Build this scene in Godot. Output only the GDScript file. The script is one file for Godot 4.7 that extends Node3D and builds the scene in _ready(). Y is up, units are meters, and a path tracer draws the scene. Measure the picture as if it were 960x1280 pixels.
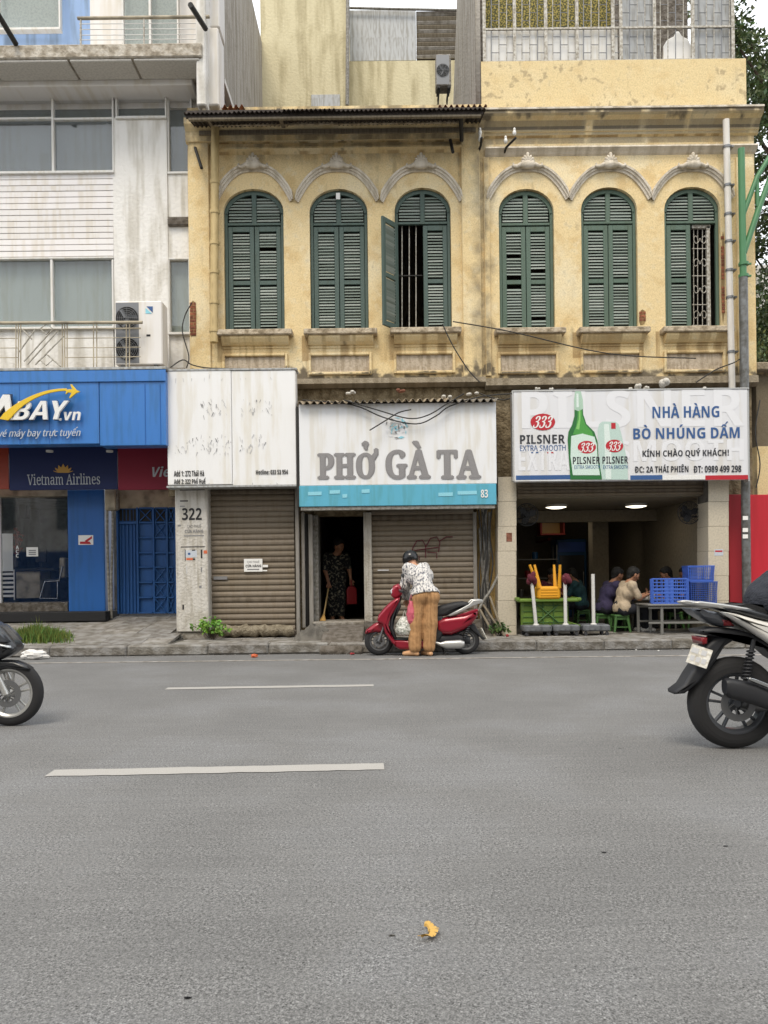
extends Node3D
# A street front photographed from the far lane. A photo pixel (960 x 1280) plus a distance d gives a point:
# the camera stands 1.22 m above the road, level, with a shifted lens, and is rolled by TH.
const F := 960.0
const HZ := 720.0
const CH := 1.22
const TH := 0.012
const FD := 13.7      # distance of the yellow fronts
var M := {}
var rng := RandomNumberGenerator.new()
var fonts := {}
var boxes := {}

func W(x: float, y: float, d: float) -> Vector3:
	return Vector3((x - 480.0 + (HZ - y) * TH) * d / F, CH + ((HZ - y) - (x - 480.0) * TH) * d / F, -d)

func rc(x0: float, y0: float, x1: float, y1: float, d: float) -> Array:
	var c := W((x0 + x1) / 2, (y0 + y1) / 2, d)
	var w := (x1 - x0) * d / F / 2
	var h := (y1 - y0) * d / F / 2
	return [c.x - w, c.x + w, c.y - h, c.y + h]

class G:
	var v := PackedVector3Array()
	var n := PackedVector3Array()
	var u := PackedVector2Array()
	var c := PackedColorArray()
	func t3(a: Vector3, b: Vector3, e: Vector3, na: Vector3, nb: Vector3, ne: Vector3) -> void:
		v.push_back(a); v.push_back(e); v.push_back(b)
		n.push_back(na); n.push_back(ne); n.push_back(nb)
	func tri(a: Vector3, b: Vector3, e: Vector3) -> void:
		var nn := (b - a).cross(e - a).normalized()
		t3(a, b, e, nn, nn, nn)
	func quad(a: Vector3, b: Vector3, e: Vector3, d: Vector3) -> void:
		var nn := (e - a).cross(d - b).normalized()
		t3(a, b, e, nn, nn, nn)
		t3(a, e, d, nn, nn, nn)
	func q4(a: Vector3, b: Vector3, e: Vector3, d: Vector3, na: Vector3, nb: Vector3, ne: Vector3, nd: Vector3) -> void:
		t3(a, b, e, na, nb, ne)
		t3(a, e, d, na, ne, nd)
	func box(p: Vector3, s: Vector3, bs := Basis()) -> void:
		var h := s / 2
		for ax in 3:
			for sg in [-1.0, 1.0]:
				var a := Vector3(); var b := Vector3(); var e := Vector3()
				a[ax] = h[ax] * sg
				b[(ax + 1) % 3] = h[(ax + 1) % 3]
				e[(ax + 2) % 3] = h[(ax + 2) % 3] * sg
				quad(p + bs * (a - b - e), p + bs * (a + b - e), p + bs * (a + b + e), p + bs * (a - b + e))
	func cbox(p: Vector3, s: Vector3, k: float, bs := Basis()) -> void:
		var h := s / 2
		k = minf(k, minf(h.x, minf(h.y, h.z)) * 0.6)
		for ax in 3:
			var i := (ax + 1) % 3
			var j := (ax + 2) % 3
			for sg in [-1.0, 1.0]:
				var a := Vector3(); var b := Vector3(); var e := Vector3()
				a[ax] = h[ax] * sg
				b[i] = h[i] - k
				e[j] = (h[j] - k) * sg
				quad(p + bs * (a - b - e), p + bs * (a + b - e), p + bs * (a + b + e), p + bs * (a - b + e))
			for si in [-1.0, 1.0]:
				for sj in [-1.0, 1.0]:
					var o := Vector3(); o[ax] = h[ax] - k
					var p1 := Vector3(); p1[i] = h[i] * si; p1[j] = (h[j] - k) * sj
					var p2 := Vector3(); p2[i] = (h[i] - k) * si; p2[j] = h[j] * sj
					_fq(p, bs, p1 - o, p2 - o, p2 + o, p1 + o)
		for sx in [-1.0, 1.0]:
			for sy in [-1.0, 1.0]:
				for sz in [-1.0, 1.0]:
					var a := Vector3(h.x * sx, (h.y - k) * sy, (h.z - k) * sz)
					var b := Vector3((h.x - k) * sx, h.y * sy, (h.z - k) * sz)
					var e := Vector3((h.x - k) * sx, (h.y - k) * sy, h.z * sz)
					if (b - a).cross(e - a).dot(a) < 0:
						tri(p + bs * a, p + bs * e, p + bs * b)
					else:
						tri(p + bs * a, p + bs * b, p + bs * e)
	func _fq(p: Vector3, bs: Basis, a: Vector3, b: Vector3, e: Vector3, d: Vector3) -> void:
		if (e - a).cross(d - b).dot(a + b + e + d) < 0:
			quad(p + bs * a, p + bs * d, p + bs * e, p + bs * b)
		else:
			quad(p + bs * a, p + bs * b, p + bs * e, p + bs * d)
	# a quad turned so that its face looks along the given direction
	func face(a: Vector3, b: Vector3, e: Vector3, d: Vector3, look: Vector3) -> void:
		if (e - a).cross(d - b).dot(look) < 0:
			quad(a, d, e, b)
		else:
			quad(a, b, e, d)
	func tube(pts: Array, r, sides := 6, caps := true) -> void:
		var rings := []
		var nrm := []
		var up := Vector3.UP
		for i in pts.size():
			var dir: Vector3 = (pts[mini(i + 1, pts.size() - 1)] - pts[maxi(i - 1, 0)]).normalized()
			if absf(dir.dot(up)) > 0.95:
				up = Vector3.RIGHT if absf(dir.x) < 0.8 else Vector3.BACK
			var s := dir.cross(up).normalized()
			up = s.cross(dir)
			var rr: float = r[i] if r is Array else r
			var ring := []
			var rn := []
			for k in sides:
				var an := TAU * k / sides
				var o := s * cos(an) + up * sin(an)
				ring.append(pts[i] + o * rr)
				rn.append(o)
			rings.append(ring); nrm.append(rn)
		for i in pts.size() - 1:
			for k in sides:
				var k2 := (k + 1) % sides
				q4(rings[i][k2], rings[i][k], rings[i + 1][k], rings[i + 1][k2], nrm[i][k2], nrm[i][k], nrm[i + 1][k], nrm[i + 1][k2])
		if caps:
			var last := pts.size() - 1
			for k in sides:
				var k2 := (k + 1) % sides
				tri(pts[0], rings[0][k], rings[0][k2])
				tri(pts[last], rings[last][k2], rings[last][k])
	# profile points (radius, height along the axis), turned round the axis z of xf
	func lathe(pr: Array, sides: int, xf := Transform3D(), from := 0.0, to := TAU) -> void:
		for i in pr.size() - 1:
			var e: Vector2 = (pr[i + 1] - pr[i]).normalized()
			for k in sides:
				var a0 := from + (to - from) * k / sides
				var a1 := from + (to - from) * (k + 1) / sides
				var c0 := Vector3(cos(a0), sin(a0), 0); var c1 := Vector3(cos(a1), sin(a1), 0)
				var n0 := xf.basis * (c0 * e.y - Vector3(0, 0, e.x)); var n1 := xf.basis * (c1 * e.y - Vector3(0, 0, e.x))
				var z0 := Vector3(0, 0, pr[i].y); var z1 := Vector3(0, 0, pr[i + 1].y)
				q4(xf * (c0 * pr[i].x + z0), xf * (c1 * pr[i].x + z0), xf * (c1 * pr[i + 1].x + z1), xf * (c0 * pr[i + 1].x + z1), n0, n1, n1, n0)
	func ball(p: Vector3, r: Vector3, bs := Basis(), m := 6, k := 8) -> void:
		for i in m:
			for j in k:
				var q := []
				for w in [[i, j], [i, j + 1], [i + 1, j + 1], [i + 1, j]]:
					var la: float = PI * w[0] / m
					var lo: float = TAU * w[1] / k
					q.append(Vector3(sin(la) * cos(lo), cos(la), -sin(la) * sin(lo)))
				var pp := []; var nn := []
				for w in q:
					pp.append(p + bs * (w * r)); nn.append((bs * (w / r)).normalized())
				q4(pp[0], pp[3], pp[2], pp[1], nn[0], nn[3], nn[2], nn[1])
	# outline in x and y, rounded over towards both sides, half thickness w, round edge b
	func puff(poly: Array, w: float, b: float, xf := Transform3D(), steps := 3) -> void:
		var area := 0.0
		var N := poly.size()
		for i in N:
			area += poly[i].cross(poly[(i + 1) % N])
		if area < 0:
			poly = poly.duplicate()
			poly.reverse()
		var no := []
		for i in N:
			var e0: Vector2 = (poly[i] - poly[(i - 1 + N) % N]).normalized()
			var e1: Vector2 = (poly[(i + 1) % N] - poly[i]).normalized()
			var t := (e0 + e1).normalized()
			no.append(Vector2(t.y, -t.x))
		var rings := []; var rn := []
		for s in range(-steps, steps + 1):
			if s == 0:
				continue
			var an := PI / 2 * (absf(s) - 1) / (steps - 1) if steps > 1 else 0.0
			var ring := []; var nn := []
			for i in N:
				var q: Vector2 = poly[i] - no[i] * b * (1 - cos(an))
				ring.append(xf * Vector3(q.x, q.y, signf(s) * (w - b + b * sin(an))))
				nn.append((xf.basis * Vector3(no[i].x * cos(an), no[i].y * cos(an), signf(s) * sin(an))).normalized())
			rings.append(ring); rn.append(nn)
		for k in rings.size() - 1:
			for i in N:
				var j := (i + 1) % N
				q4(rings[k][i], rings[k][j], rings[k + 1][j], rings[k + 1][i], rn[k][i], rn[k][j], rn[k + 1][j], rn[k + 1][i])
		var flat := PackedVector2Array(poly)
		var ix := Geometry2D.triangulate_polygon(flat)
		for i in range(0, ix.size(), 3):
			for e in [0, rings.size() - 1]:
				var a: Vector3 = rings[e][ix[i]]; var q: Vector3 = rings[e][ix[i + 1]]; var d: Vector3 = rings[e][ix[i + 2]]
				var look := xf.basis * Vector3(0, 0, -1 if e == 0 else 1)
				if (q - a).cross(d - a).dot(look) < 0:
					tri(a, d, q)
				else:
					tri(a, q, d)
	# stations [x, y, half height, half width (z), z], lofted along x
	func loft(st: Array, sides := 14, e := 2.6, xf := Transform3D()) -> void:
		var rings := []
		for s in st:
			var ring := []
			for k in sides:
				var an := TAU * k / sides
				var cy := signf(sin(an)) * pow(absf(sin(an)), 2.0 / e)
				var cz := signf(cos(an)) * pow(absf(cos(an)), 2.0 / e)
				ring.append(xf * Vector3(s[0], s[1] + cy * s[2], (s[4] if s.size() > 4 else 0.0) + cz * s[3]))
			rings.append(ring)
		var nn := []
		for i in rings.size():
			var row := []
			for k in sides:
				var du: Vector3 = rings[mini(i + 1, rings.size() - 1)][k] - rings[maxi(i - 1, 0)][k]
				var dv: Vector3 = rings[i][(k + 1) % sides] - rings[i][(k - 1 + sides) % sides]
				row.append(dv.cross(du).normalized() * (1.0 if st[0][0] > st[-1][0] else -1.0) * (-1.0 if xf.basis.determinant() < 0 else 1.0))
			nn.append(row)
		for i in rings.size() - 1:
			for k in sides:
				var j := (k + 1) % sides
				var a: Vector3 = rings[i][k]; var b: Vector3 = rings[i][j]; var c2: Vector3 = rings[i + 1][j]; var d: Vector3 = rings[i + 1][k]
				if (c2 - a).cross(d - b).dot(nn[i][k]) < 0:
					q4(a, d, c2, b, nn[i][k], nn[i + 1][k], nn[i + 1][j], nn[i][j])
				else:
					q4(a, b, c2, d, nn[i][k], nn[i][j], nn[i + 1][j], nn[i + 1][k])
		for e2 in [0, rings.size() - 1]:
			var mid := Vector3()
			for p in rings[e2]:
				mid += p / sides
			var out: Vector3 = (mid - xf * Vector3(st[rings.size() / 2][0], st[rings.size() / 2][1], 0))
			for k in sides:
				var a: Vector3 = rings[e2][k]; var b: Vector3 = rings[e2][(k + 1) % sides]
				if (a - mid).cross(b - mid).dot(out) > 0:
					tri(mid, a, b)
				else:
					tri(mid, b, a)
	func mesh() -> ArrayMesh:
		var a := []
		a.resize(Mesh.ARRAY_MAX)
		a[Mesh.ARRAY_VERTEX] = v
		a[Mesh.ARRAY_NORMAL] = n
		if u.size() == v.size():
			a[Mesh.ARRAY_TEX_UV] = u
		if c.size() == v.size():
			a[Mesh.ARRAY_COLOR] = c
		var m := ArrayMesh.new()
		if v.size():
			m.add_surface_from_arrays(Mesh.PRIMITIVE_TRIANGLES, a)
		return m

# tapered capsules joined with a smooth minimum and meshed as surface nets
class Sdf:
	var b := []
	var cut := []
	func add(p: Vector3, q: Vector3, r0: float, r1: float) -> void:
		b.append([p, q, r0, r1])
	func build(g: G, h: float, k: float) -> void:
		var lo := Vector3(1e9, 1e9, 1e9)
		var hi := -lo
		for e in b:
			var r := Vector3.ONE * (maxf(e[2], e[3]) + 2 * h)
			lo = lo.min(e[0] - r).min(e[1] - r)
			hi = hi.max(e[0] + r).max(e[1] + r)
		var nx := int((hi.x - lo.x) / h) + 2
		var ny := int((hi.y - lo.y) / h) + 2
		var nz := int((hi.z - lo.z) / h) + 2
		var f := PackedFloat32Array()
		f.resize(nx * ny * nz)
		f.fill(1.0)
		for e in b:
			var p: Vector3 = e[0]
			var ab: Vector3 = e[1] - e[0]
			var l2 := maxf(ab.length_squared(), 1e-9)
			var r0: float = e[2]
			var dr: float = e[3] - e[2]
			var m := Vector3.ONE * (maxf(e[2], e[3]) + k + 2 * h)
			var i0 := ((p.min(e[1]) - m - lo) / h).floor().max(Vector3.ZERO)
			var i1 := ((p.max(e[1]) + m - lo) / h).ceil().min(Vector3(nx - 1, ny - 1, nz - 1))
			for z in range(int(i0.z), int(i1.z) + 1):
				for y in range(int(i0.y), int(i1.y) + 1):
					var at := (z * ny + y) * nx
					for x in range(int(i0.x), int(i1.x) + 1):
						var ap := lo + Vector3(x, y, z) * h - p
						var t := clampf(ap.dot(ab) / l2, 0.0, 1.0)
						var d := (ap - ab * t).length() - r0 - dr * t
						var o := f[at + x]
						if absf(o - d) < k:
							var w := 0.5 + 0.5 * (o - d) / k
							f[at + x] = o + (d - o) * w - k * w * (1.0 - w)
						elif d < o:
							f[at + x] = d
		for pl in cut:
			for z in nz:
				for y in ny:
					var at := (z * ny + y) * nx
					for x in nx:
						if f[at + x] < 0.1:
							f[at + x] = maxf(f[at + x], pl.distance_to(lo + Vector3(x, y, z) * h))
		var id := {}
		var vp := PackedVector3Array()
		var vn := PackedVector3Array()
		var st := [1, nx, nx * ny]
		var near := 2.0 * h
		for z in nz - 1:
			for y in ny - 1:
				var row := (z * ny + y) * nx
				for x in nx - 1:
					var i := row + x
					if absf(f[i]) > near:
						continue
					var q := [f[i], f[i + 1], f[i + st[1]], f[i + st[1] + 1], f[i + st[2]], f[i + st[2] + 1], f[i + st[2] + st[1]], f[i + st[2] + st[1] + 1]]
					var s := 0
					for w in q:
						if w < 0:
							s += 1
					if s == 0 or s == 8:
						continue
					var sum := Vector3()
					var cnt := 0
					for ed in [[0, 1], [2, 3], [4, 5], [6, 7], [0, 2], [1, 3], [4, 6], [5, 7], [0, 4], [1, 5], [2, 6], [3, 7]]:
						var fa: float = q[ed[0]]
						var fb: float = q[ed[1]]
						if (fa < 0) != (fb < 0):
							var t := fa / (fa - fb)
							var ca := Vector3(ed[0] & 1, (ed[0] >> 1) & 1, ed[0] >> 2)
							var cb := Vector3(ed[1] & 1, (ed[1] >> 1) & 1, ed[1] >> 2)
							sum += ca.lerp(cb, t)
							cnt += 1
					id[i] = vp.size()
					vp.push_back(lo + (Vector3(x, y, z) + sum / cnt) * h)
					vn.push_back(Vector3(q[1] + q[3] + q[5] + q[7] - q[0] - q[2] - q[4] - q[6], q[2] + q[3] + q[6] + q[7] - q[0] - q[1] - q[4] - q[5], q[4] + q[5] + q[6] + q[7] - q[0] - q[1] - q[2] - q[3]).normalized())
		for i in id:
			for ax in 3:
				var fa := f[i]
				var fb: float = f[i + st[ax]]
				if (fa < 0) == (fb < 0):
					continue
				var s1: int = st[(ax + 1) % 3]
				var s2: int = st[(ax + 2) % 3]
				if not (id.has(i - s1) and id.has(i - s2) and id.has(i - s1 - s2)):
					continue
				var c := [id[i - s1 - s2], id[i - s2], id[i], id[i - s1]]
				if fa > 0:
					c.reverse()
				g.q4(vp[c[0]], vp[c[1]], vp[c[2]], vp[c[3]], vn[c[0]], vn[c[1]], vn[c[2]], vn[c[3]])

# ---------------------------------------------------------------- nodes
func thing(called: String, label: String, category: String, at := Vector3.ZERO, group := "", turn := 0.0) -> Node3D:
	var o := Node3D.new()
	o.name = numbered(called)
	add_child(o)
	o.position = at
	o.rotation.y = turn
	return tag(o, label, category, group)

var used := {}
func numbered(called: String) -> String:
	var k: int = used.get(called, 0)
	used[called] = k + 1
	return called if k == 0 else "%s_%03d" % [called, k]

func tag(o: Node3D, label: String, category := "", group := "") -> Node3D:
	o.set_meta("label", label)
	if category: o.set_meta("category", category)
	if group: o.set_meta("group", group)
	return o

# a mesh under a parent; its geometry is in scene coordinates unless local is set
func part(parent: Node3D, called: String, g, m, local := false) -> MeshInstance3D:
	var o := MeshInstance3D.new()
	o.name = numbered(called) if parent == self else called
	o.mesh = g.mesh() if g is G else g
	o.material_override = M[m] if m is String else m
	parent.add_child(o, true)
	if not local and parent != self:
		o.global_transform = Transform3D()
	return o

func put(parent: Node3D, called: String, mesh: Mesh, m, xf: Transform3D) -> MeshInstance3D:
	var o := MeshInstance3D.new()
	o.name = numbered(called) if parent == self else called
	o.mesh = mesh
	o.material_override = M[m] if m is String else m
	parent.add_child(o, true)
	o.global_transform = xf
	return o

func struct(called: String, g, m) -> MeshInstance3D:
	var o := part(self, called, g, m)
	o.set_meta("kind", "structure")
	return o

# box given by a photo rectangle, the distance of its front and its depth
func pbox(g: G, x0: float, y0: float, x1: float, y1: float, d: float, dep: float, k := 0.0) -> void:
	var r := rc(x0, y0, x1, y1, d)
	var c := Vector3((r[0] + r[1]) / 2, (r[2] + r[3]) / 2, -d - dep / 2)
	var s := Vector3(r[1] - r[0], r[3] - r[2], dep)
	if k > 0:
		g.cbox(c, s, k)
	else:
		g.box(c, s)

func pb(parent: Node3D, called: String, m, x0: float, y0: float, x1: float, y1: float, d: float, dep: float, k := 0.0) -> MeshInstance3D:
	var g := G.new()
	pbox(g, x0, y0, x1, y1, d, dep, k)
	return part(parent, called, g, m)

func wtube(parent: Node3D, called: String, m, pts: Array, r, sides := 6) -> MeshInstance3D:
	var g := G.new()
	g.tube(pts, r, sides)
	return part(parent, called, g, m)

# lettering fitted into a photo rectangle on the plane at distance d. Letters the fonts lack are set as a base letter with its marks added.
const MARKED := {"Ở": ["O", "horn hook"], "Ấ": ["Â", "acute"], "ế": ["ê", "acute"], "ố": ["ô", "acute"], "ự": ["u", "horn dot"], "Ử": ["U", "horn hook"], "ặ": ["ă", "dot"], "ề": ["ê", "acute"]}
func text_mesh(font: Font, s: String) -> TextMesh:
	var tm := TextMesh.new()
	tm.font = font
	tm.text = s
	tm.font_size = 48
	tm.depth = 0.05
	tm.curve_step = 2.0
	return tm

func text(parent: Node3D, s: String, x0: float, y0: float, x1: float, y1: float, d: float, m, font := "sans", weight := 400, lean := 0.0, depth := 0.004, called := "lettering") -> MeshInstance3D:
	var key := font + str(weight)
	if not fonts.has(key):
		var sf := SystemFont.new()
		sf.font_names = PackedStringArray([{"sans": "Droid Sans", "serif": "Droid Serif", "mono": "Droid Sans Mono"}[font]])
		sf.font_weight = weight
		fonts[key] = sf
	var fo: Font = fonts[key]
	var plain := ""
	var marks := []
	for ch in s:
		if MARKED.has(ch):
			marks.append([plain.length(), MARKED[ch][0], MARKED[ch][1], ch != ch.to_lower()])
			plain += MARKED[ch][0]
		else:
			plain += ch
	var a := text_mesh(fo, plain).get_mesh_arrays()
	var g := G.new()
	if marks:
		var hb := text_mesh(fo, "H").get_aabb()
		var xb := text_mesh(fo, "x").get_aabb()
		var total := fo.get_string_size(plain, HORIZONTAL_ALIGNMENT_LEFT, -1, 48).x * 0.01
		for q in marks:
			var l := -total / 2 + fo.get_string_size(plain.substr(0, q[0]), HORIZONTAL_ALIGNMENT_LEFT, -1, 48).x * 0.01
			var w := fo.get_string_size(q[1], HORIZONTAL_ALIGNMENT_LEFT, -1, 48).x * 0.01
			var top: float = hb.end.y if q[3] else xb.end.y
			var cx := l + w / 2
			var bold := 0.032 if weight > 500 else 0.02
			for k in q[2].split(" "):
				var poly := []
				match k:
					"acute":
						poly = [Vector2(cx + 0.03, top + 0.1), Vector2(cx + 0.1, top + 0.19), Vector2(cx + 0.15, top + 0.19), Vector2(cx + 0.06, top + 0.1)]
					"dot":
						for i in 10:
							poly.append(Vector2(cx + bold * cos(TAU * i / 10), hb.position.y - 0.07 + bold * sin(TAU * i / 10)))
					"horn":
						poly = [Vector2(cx + w * 0.3, top - 0.05), Vector2(cx + w * 0.47, top + 0.01), Vector2(cx + w * 0.47, top + 0.06), Vector2(cx + w * 0.6, top + 0.06), Vector2(cx + w * 0.6, top - 0.02), Vector2(cx + w * 0.42, top - 0.1)]
					"hook":
						poly = [Vector2(cx - 0.04, top + 0.1), Vector2(cx, top + 0.125), Vector2(cx - 0.01, top + 0.07), Vector2(cx + 0.03, top + 0.04), Vector2(cx + 0.03, top + 0.085), Vector2(cx + 0.055, top + 0.12), Vector2(cx + 0.04, top + 0.155), Vector2(cx - 0.01, top + 0.165), Vector2(cx - 0.05, top + 0.14)]
				g.puff(poly, 0.025, 0.002, Transform3D(), 2)
	var vs: PackedVector3Array = a[Mesh.ARRAY_VERTEX]
	var bb := AABB(vs[0], Vector3.ZERO)
	for p in vs:
		bb = bb.expand(p)
	for p in g.v:
		bb = bb.expand(p)
	var r := rc(x0, y0, x1, y1, d)
	var fit := func(p: Vector3) -> Vector3:
		var q := (p - bb.position) / bb.size
		q.x += lean * (q.y - 0.5) * (r[3] - r[2]) / (r[1] - r[0])
		return Vector3(lerpf(r[0], r[1], q.x), lerpf(r[2], r[3], q.y), -d + q.z * depth)
	var ix: PackedInt32Array = a[Mesh.ARRAY_INDEX]
	var ns: PackedVector3Array = a[Mesh.ARRAY_NORMAL]
	var out := G.new()
	for i in ix:
		out.v.push_back(fit.call(vs[i]))
		out.n.push_back(ns[i])
	for i in g.v.size():
		out.v.push_back(fit.call(g.v[i]))
		out.n.push_back(g.n[i])
	return part(parent, called, out, m)

# a flat printed or cut shape: photo points on the plane at distance d
func shape(parent: Node3D, called: String, m, pts: Array, d: float, depth := 0.004) -> MeshInstance3D:
	var g := G.new()
	var poly := []
	for p in pts:
		var w := W(p[0], p[1], d)
		poly.append(Vector2(w.x, w.y))
	g.puff(poly, depth / 2, depth * 0.2, Transform3D(Basis(), Vector3(0, 0, -d + depth / 2)), 2)
	return part(parent, called, g, m)

func oval(cx: float, cy: float, rx: float, ry: float, k := 20) -> Array:
	var a := []
	for i in k:
		a.append([cx + rx * cos(TAU * i / k), cy + ry * sin(TAU * i / k)])
	return a

# ---------------------------------------------------------------- materials
func noise_tex(sd: int, freq: float, ramp: Array, size := 512, oct := 4, type := FastNoiseLite.TYPE_SIMPLEX_SMOOTH, fract := FastNoiseLite.FRACTAL_FBM) -> NoiseTexture2D:
	var fn := FastNoiseLite.new()
	fn.seed = sd
	fn.frequency = freq
	fn.noise_type = type
	fn.fractal_type = fract
	fn.fractal_octaves = oct
	fn.cellular_return_type = FastNoiseLite.RETURN_CELL_VALUE
	var t := NoiseTexture2D.new()
	t.noise = fn
	t.width = size
	t.height = size
	t.seamless = true
	var gr := Gradient.new()
	var off := PackedFloat32Array()
	var col := PackedColorArray()
	for r in ramp:
		off.push_back(r[0])
		col.push_back(r[1] if r[1] is Color else Color(r[1], r[1], r[1]))
	gr.offsets = off
	gr.colors = col
	t.color_ramp = gr
	return t

# vertical runs: a row of noise stretched downwards
func streak_tex(sd: int, lo: float, hi: float) -> ImageTexture:
	var fn := FastNoiseLite.new()
	fn.seed = sd
	fn.frequency = 0.018
	fn.fractal_octaves = 5
	var a := fn.get_seamless_image(512, 16)
	a.resize(512, 512, Image.INTERPOLATE_CUBIC)
	fn.seed = sd + 1
	fn.frequency = 0.02
	var b := fn.get_seamless_image(512, 96)
	b.resize(512, 512, Image.INTERPOLATE_CUBIC)
	var da := a.get_data()
	var db := b.get_data()
	var o := PackedByteArray()
	o.resize(512 * 512 * 3)
	for i in 512 * 512:
		var t := smoothstep(0.2, 0.62, (da[i] / 255.0) * 0.5 + (db[i] / 255.0) * 0.5)
		var q := lerpf(lo, hi, t)
		o[i * 3] = int(255 * q)
		o[i * 3 + 1] = int(255 * q * (0.985 + 0.015 * t))
		o[i * 3 + 2] = int(255 * q * (0.95 + 0.05 * t))
	return ImageTexture.create_from_image(Image.create_from_data(512, 512, false, Image.FORMAT_RGB8, o))

var T := {}
func mk(called: String, col: Color, rough := 0.8, metal := 0.0, detail := "", dscale := 1.0, bump := "", bscale := 1.0, bamt := 1.0) -> StandardMaterial3D:
	var m := StandardMaterial3D.new()
	m.resource_name = called
	m.albedo_color = col
	m.roughness = rough
	m.metallic = metal
	if detail:
		m.detail_enabled = true
		m.detail_albedo = T[detail]
		m.detail_blend_mode = BaseMaterial3D.BLEND_MODE_MUL
		m.detail_uv_layer = BaseMaterial3D.DETAIL_UV_2
		m.uv2_triplanar = true
		m.uv2_world_triplanar = true
		m.uv2_scale = Vector3.ONE * dscale
	if bump:
		m.uv1_triplanar = true
		m.uv1_world_triplanar = true
		m.uv1_scale = Vector3.ONE * bscale
		m.heightmap_enabled = true
		m.heightmap_texture = T[bump]
		m.heightmap_scale = bamt
	M[called] = m
	return m

func tri_albedo(m: StandardMaterial3D, t: Texture2D, scale: Vector3, off := Vector3.ZERO) -> void:
	m.albedo_texture = t
	m.uv1_triplanar = true
	m.uv1_world_triplanar = true
	m.uv1_triplanar_sharpness = 4.0
	m.uv1_scale = scale
	m.uv1_offset = off

func h(s: String) -> Color:
	return Color.html(s)

func _ready() -> void:
	rng.seed = 7
	var cam := Camera3D.new()
	cam.name = "camera"
	cam.projection = Camera3D.PROJECTION_FRUSTUM
	cam.near = 0.05
	cam.far = 400.0
	cam.size = 0.05 * 1280.0 / F
	cam.frustum_offset = Vector2(0, 0.05 * (HZ - 640.0) / F)
	cam.position = Vector3(0, CH, 0)
	cam.rotation = Vector3(0, 0, -TH)
	add_child(cam)
	cam.current = true
	var we := WorldEnvironment.new()
	we.name = "environment"
	var env := Environment.new()
	env.background_mode = Environment.BG_SKY
	var sm := ProceduralSkyMaterial.new()
	sm.sky_top_color = h("dfe3e8")
	sm.sky_horizon_color = h("e6e8ea")
	sm.ground_horizon_color = h("8a8884")
	sm.ground_bottom_color = h("6e6b67")
	sm.sky_curve = 0.3
	var sky := Sky.new()
	sky.sky_material = sm
	env.sky = sky
	env.background_energy_multiplier = 1.0
	env.tonemap_mode = Environment.TONE_MAPPER_LINEAR
	env.tonemap_exposure = 2.2
	env.sdfgi_enabled = true
	env.ssao_enabled = true
	env.ssil_enabled = true
	we.environment = env
	add_child(we)
	var sun := DirectionalLight3D.new()
	sun.name = "sun"
	sun.light_energy = 0.4
	sun.light_angular_distance = 25.0
	sun.light_color = h("fff6e8")
	sun.shadow_enabled = true
	sun.rotation_degrees = Vector3(-58, -18, 0)
	add_child(sun)
	make_materials()
	ground()
	yellow_left()
	yellow_right()
	white_building()
	background()
	signs()
	ground_floor_left()
	restaurant()
	street_things()
	red_scooter()
	right_scooter()
	left_motorbike()
	people()

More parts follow.
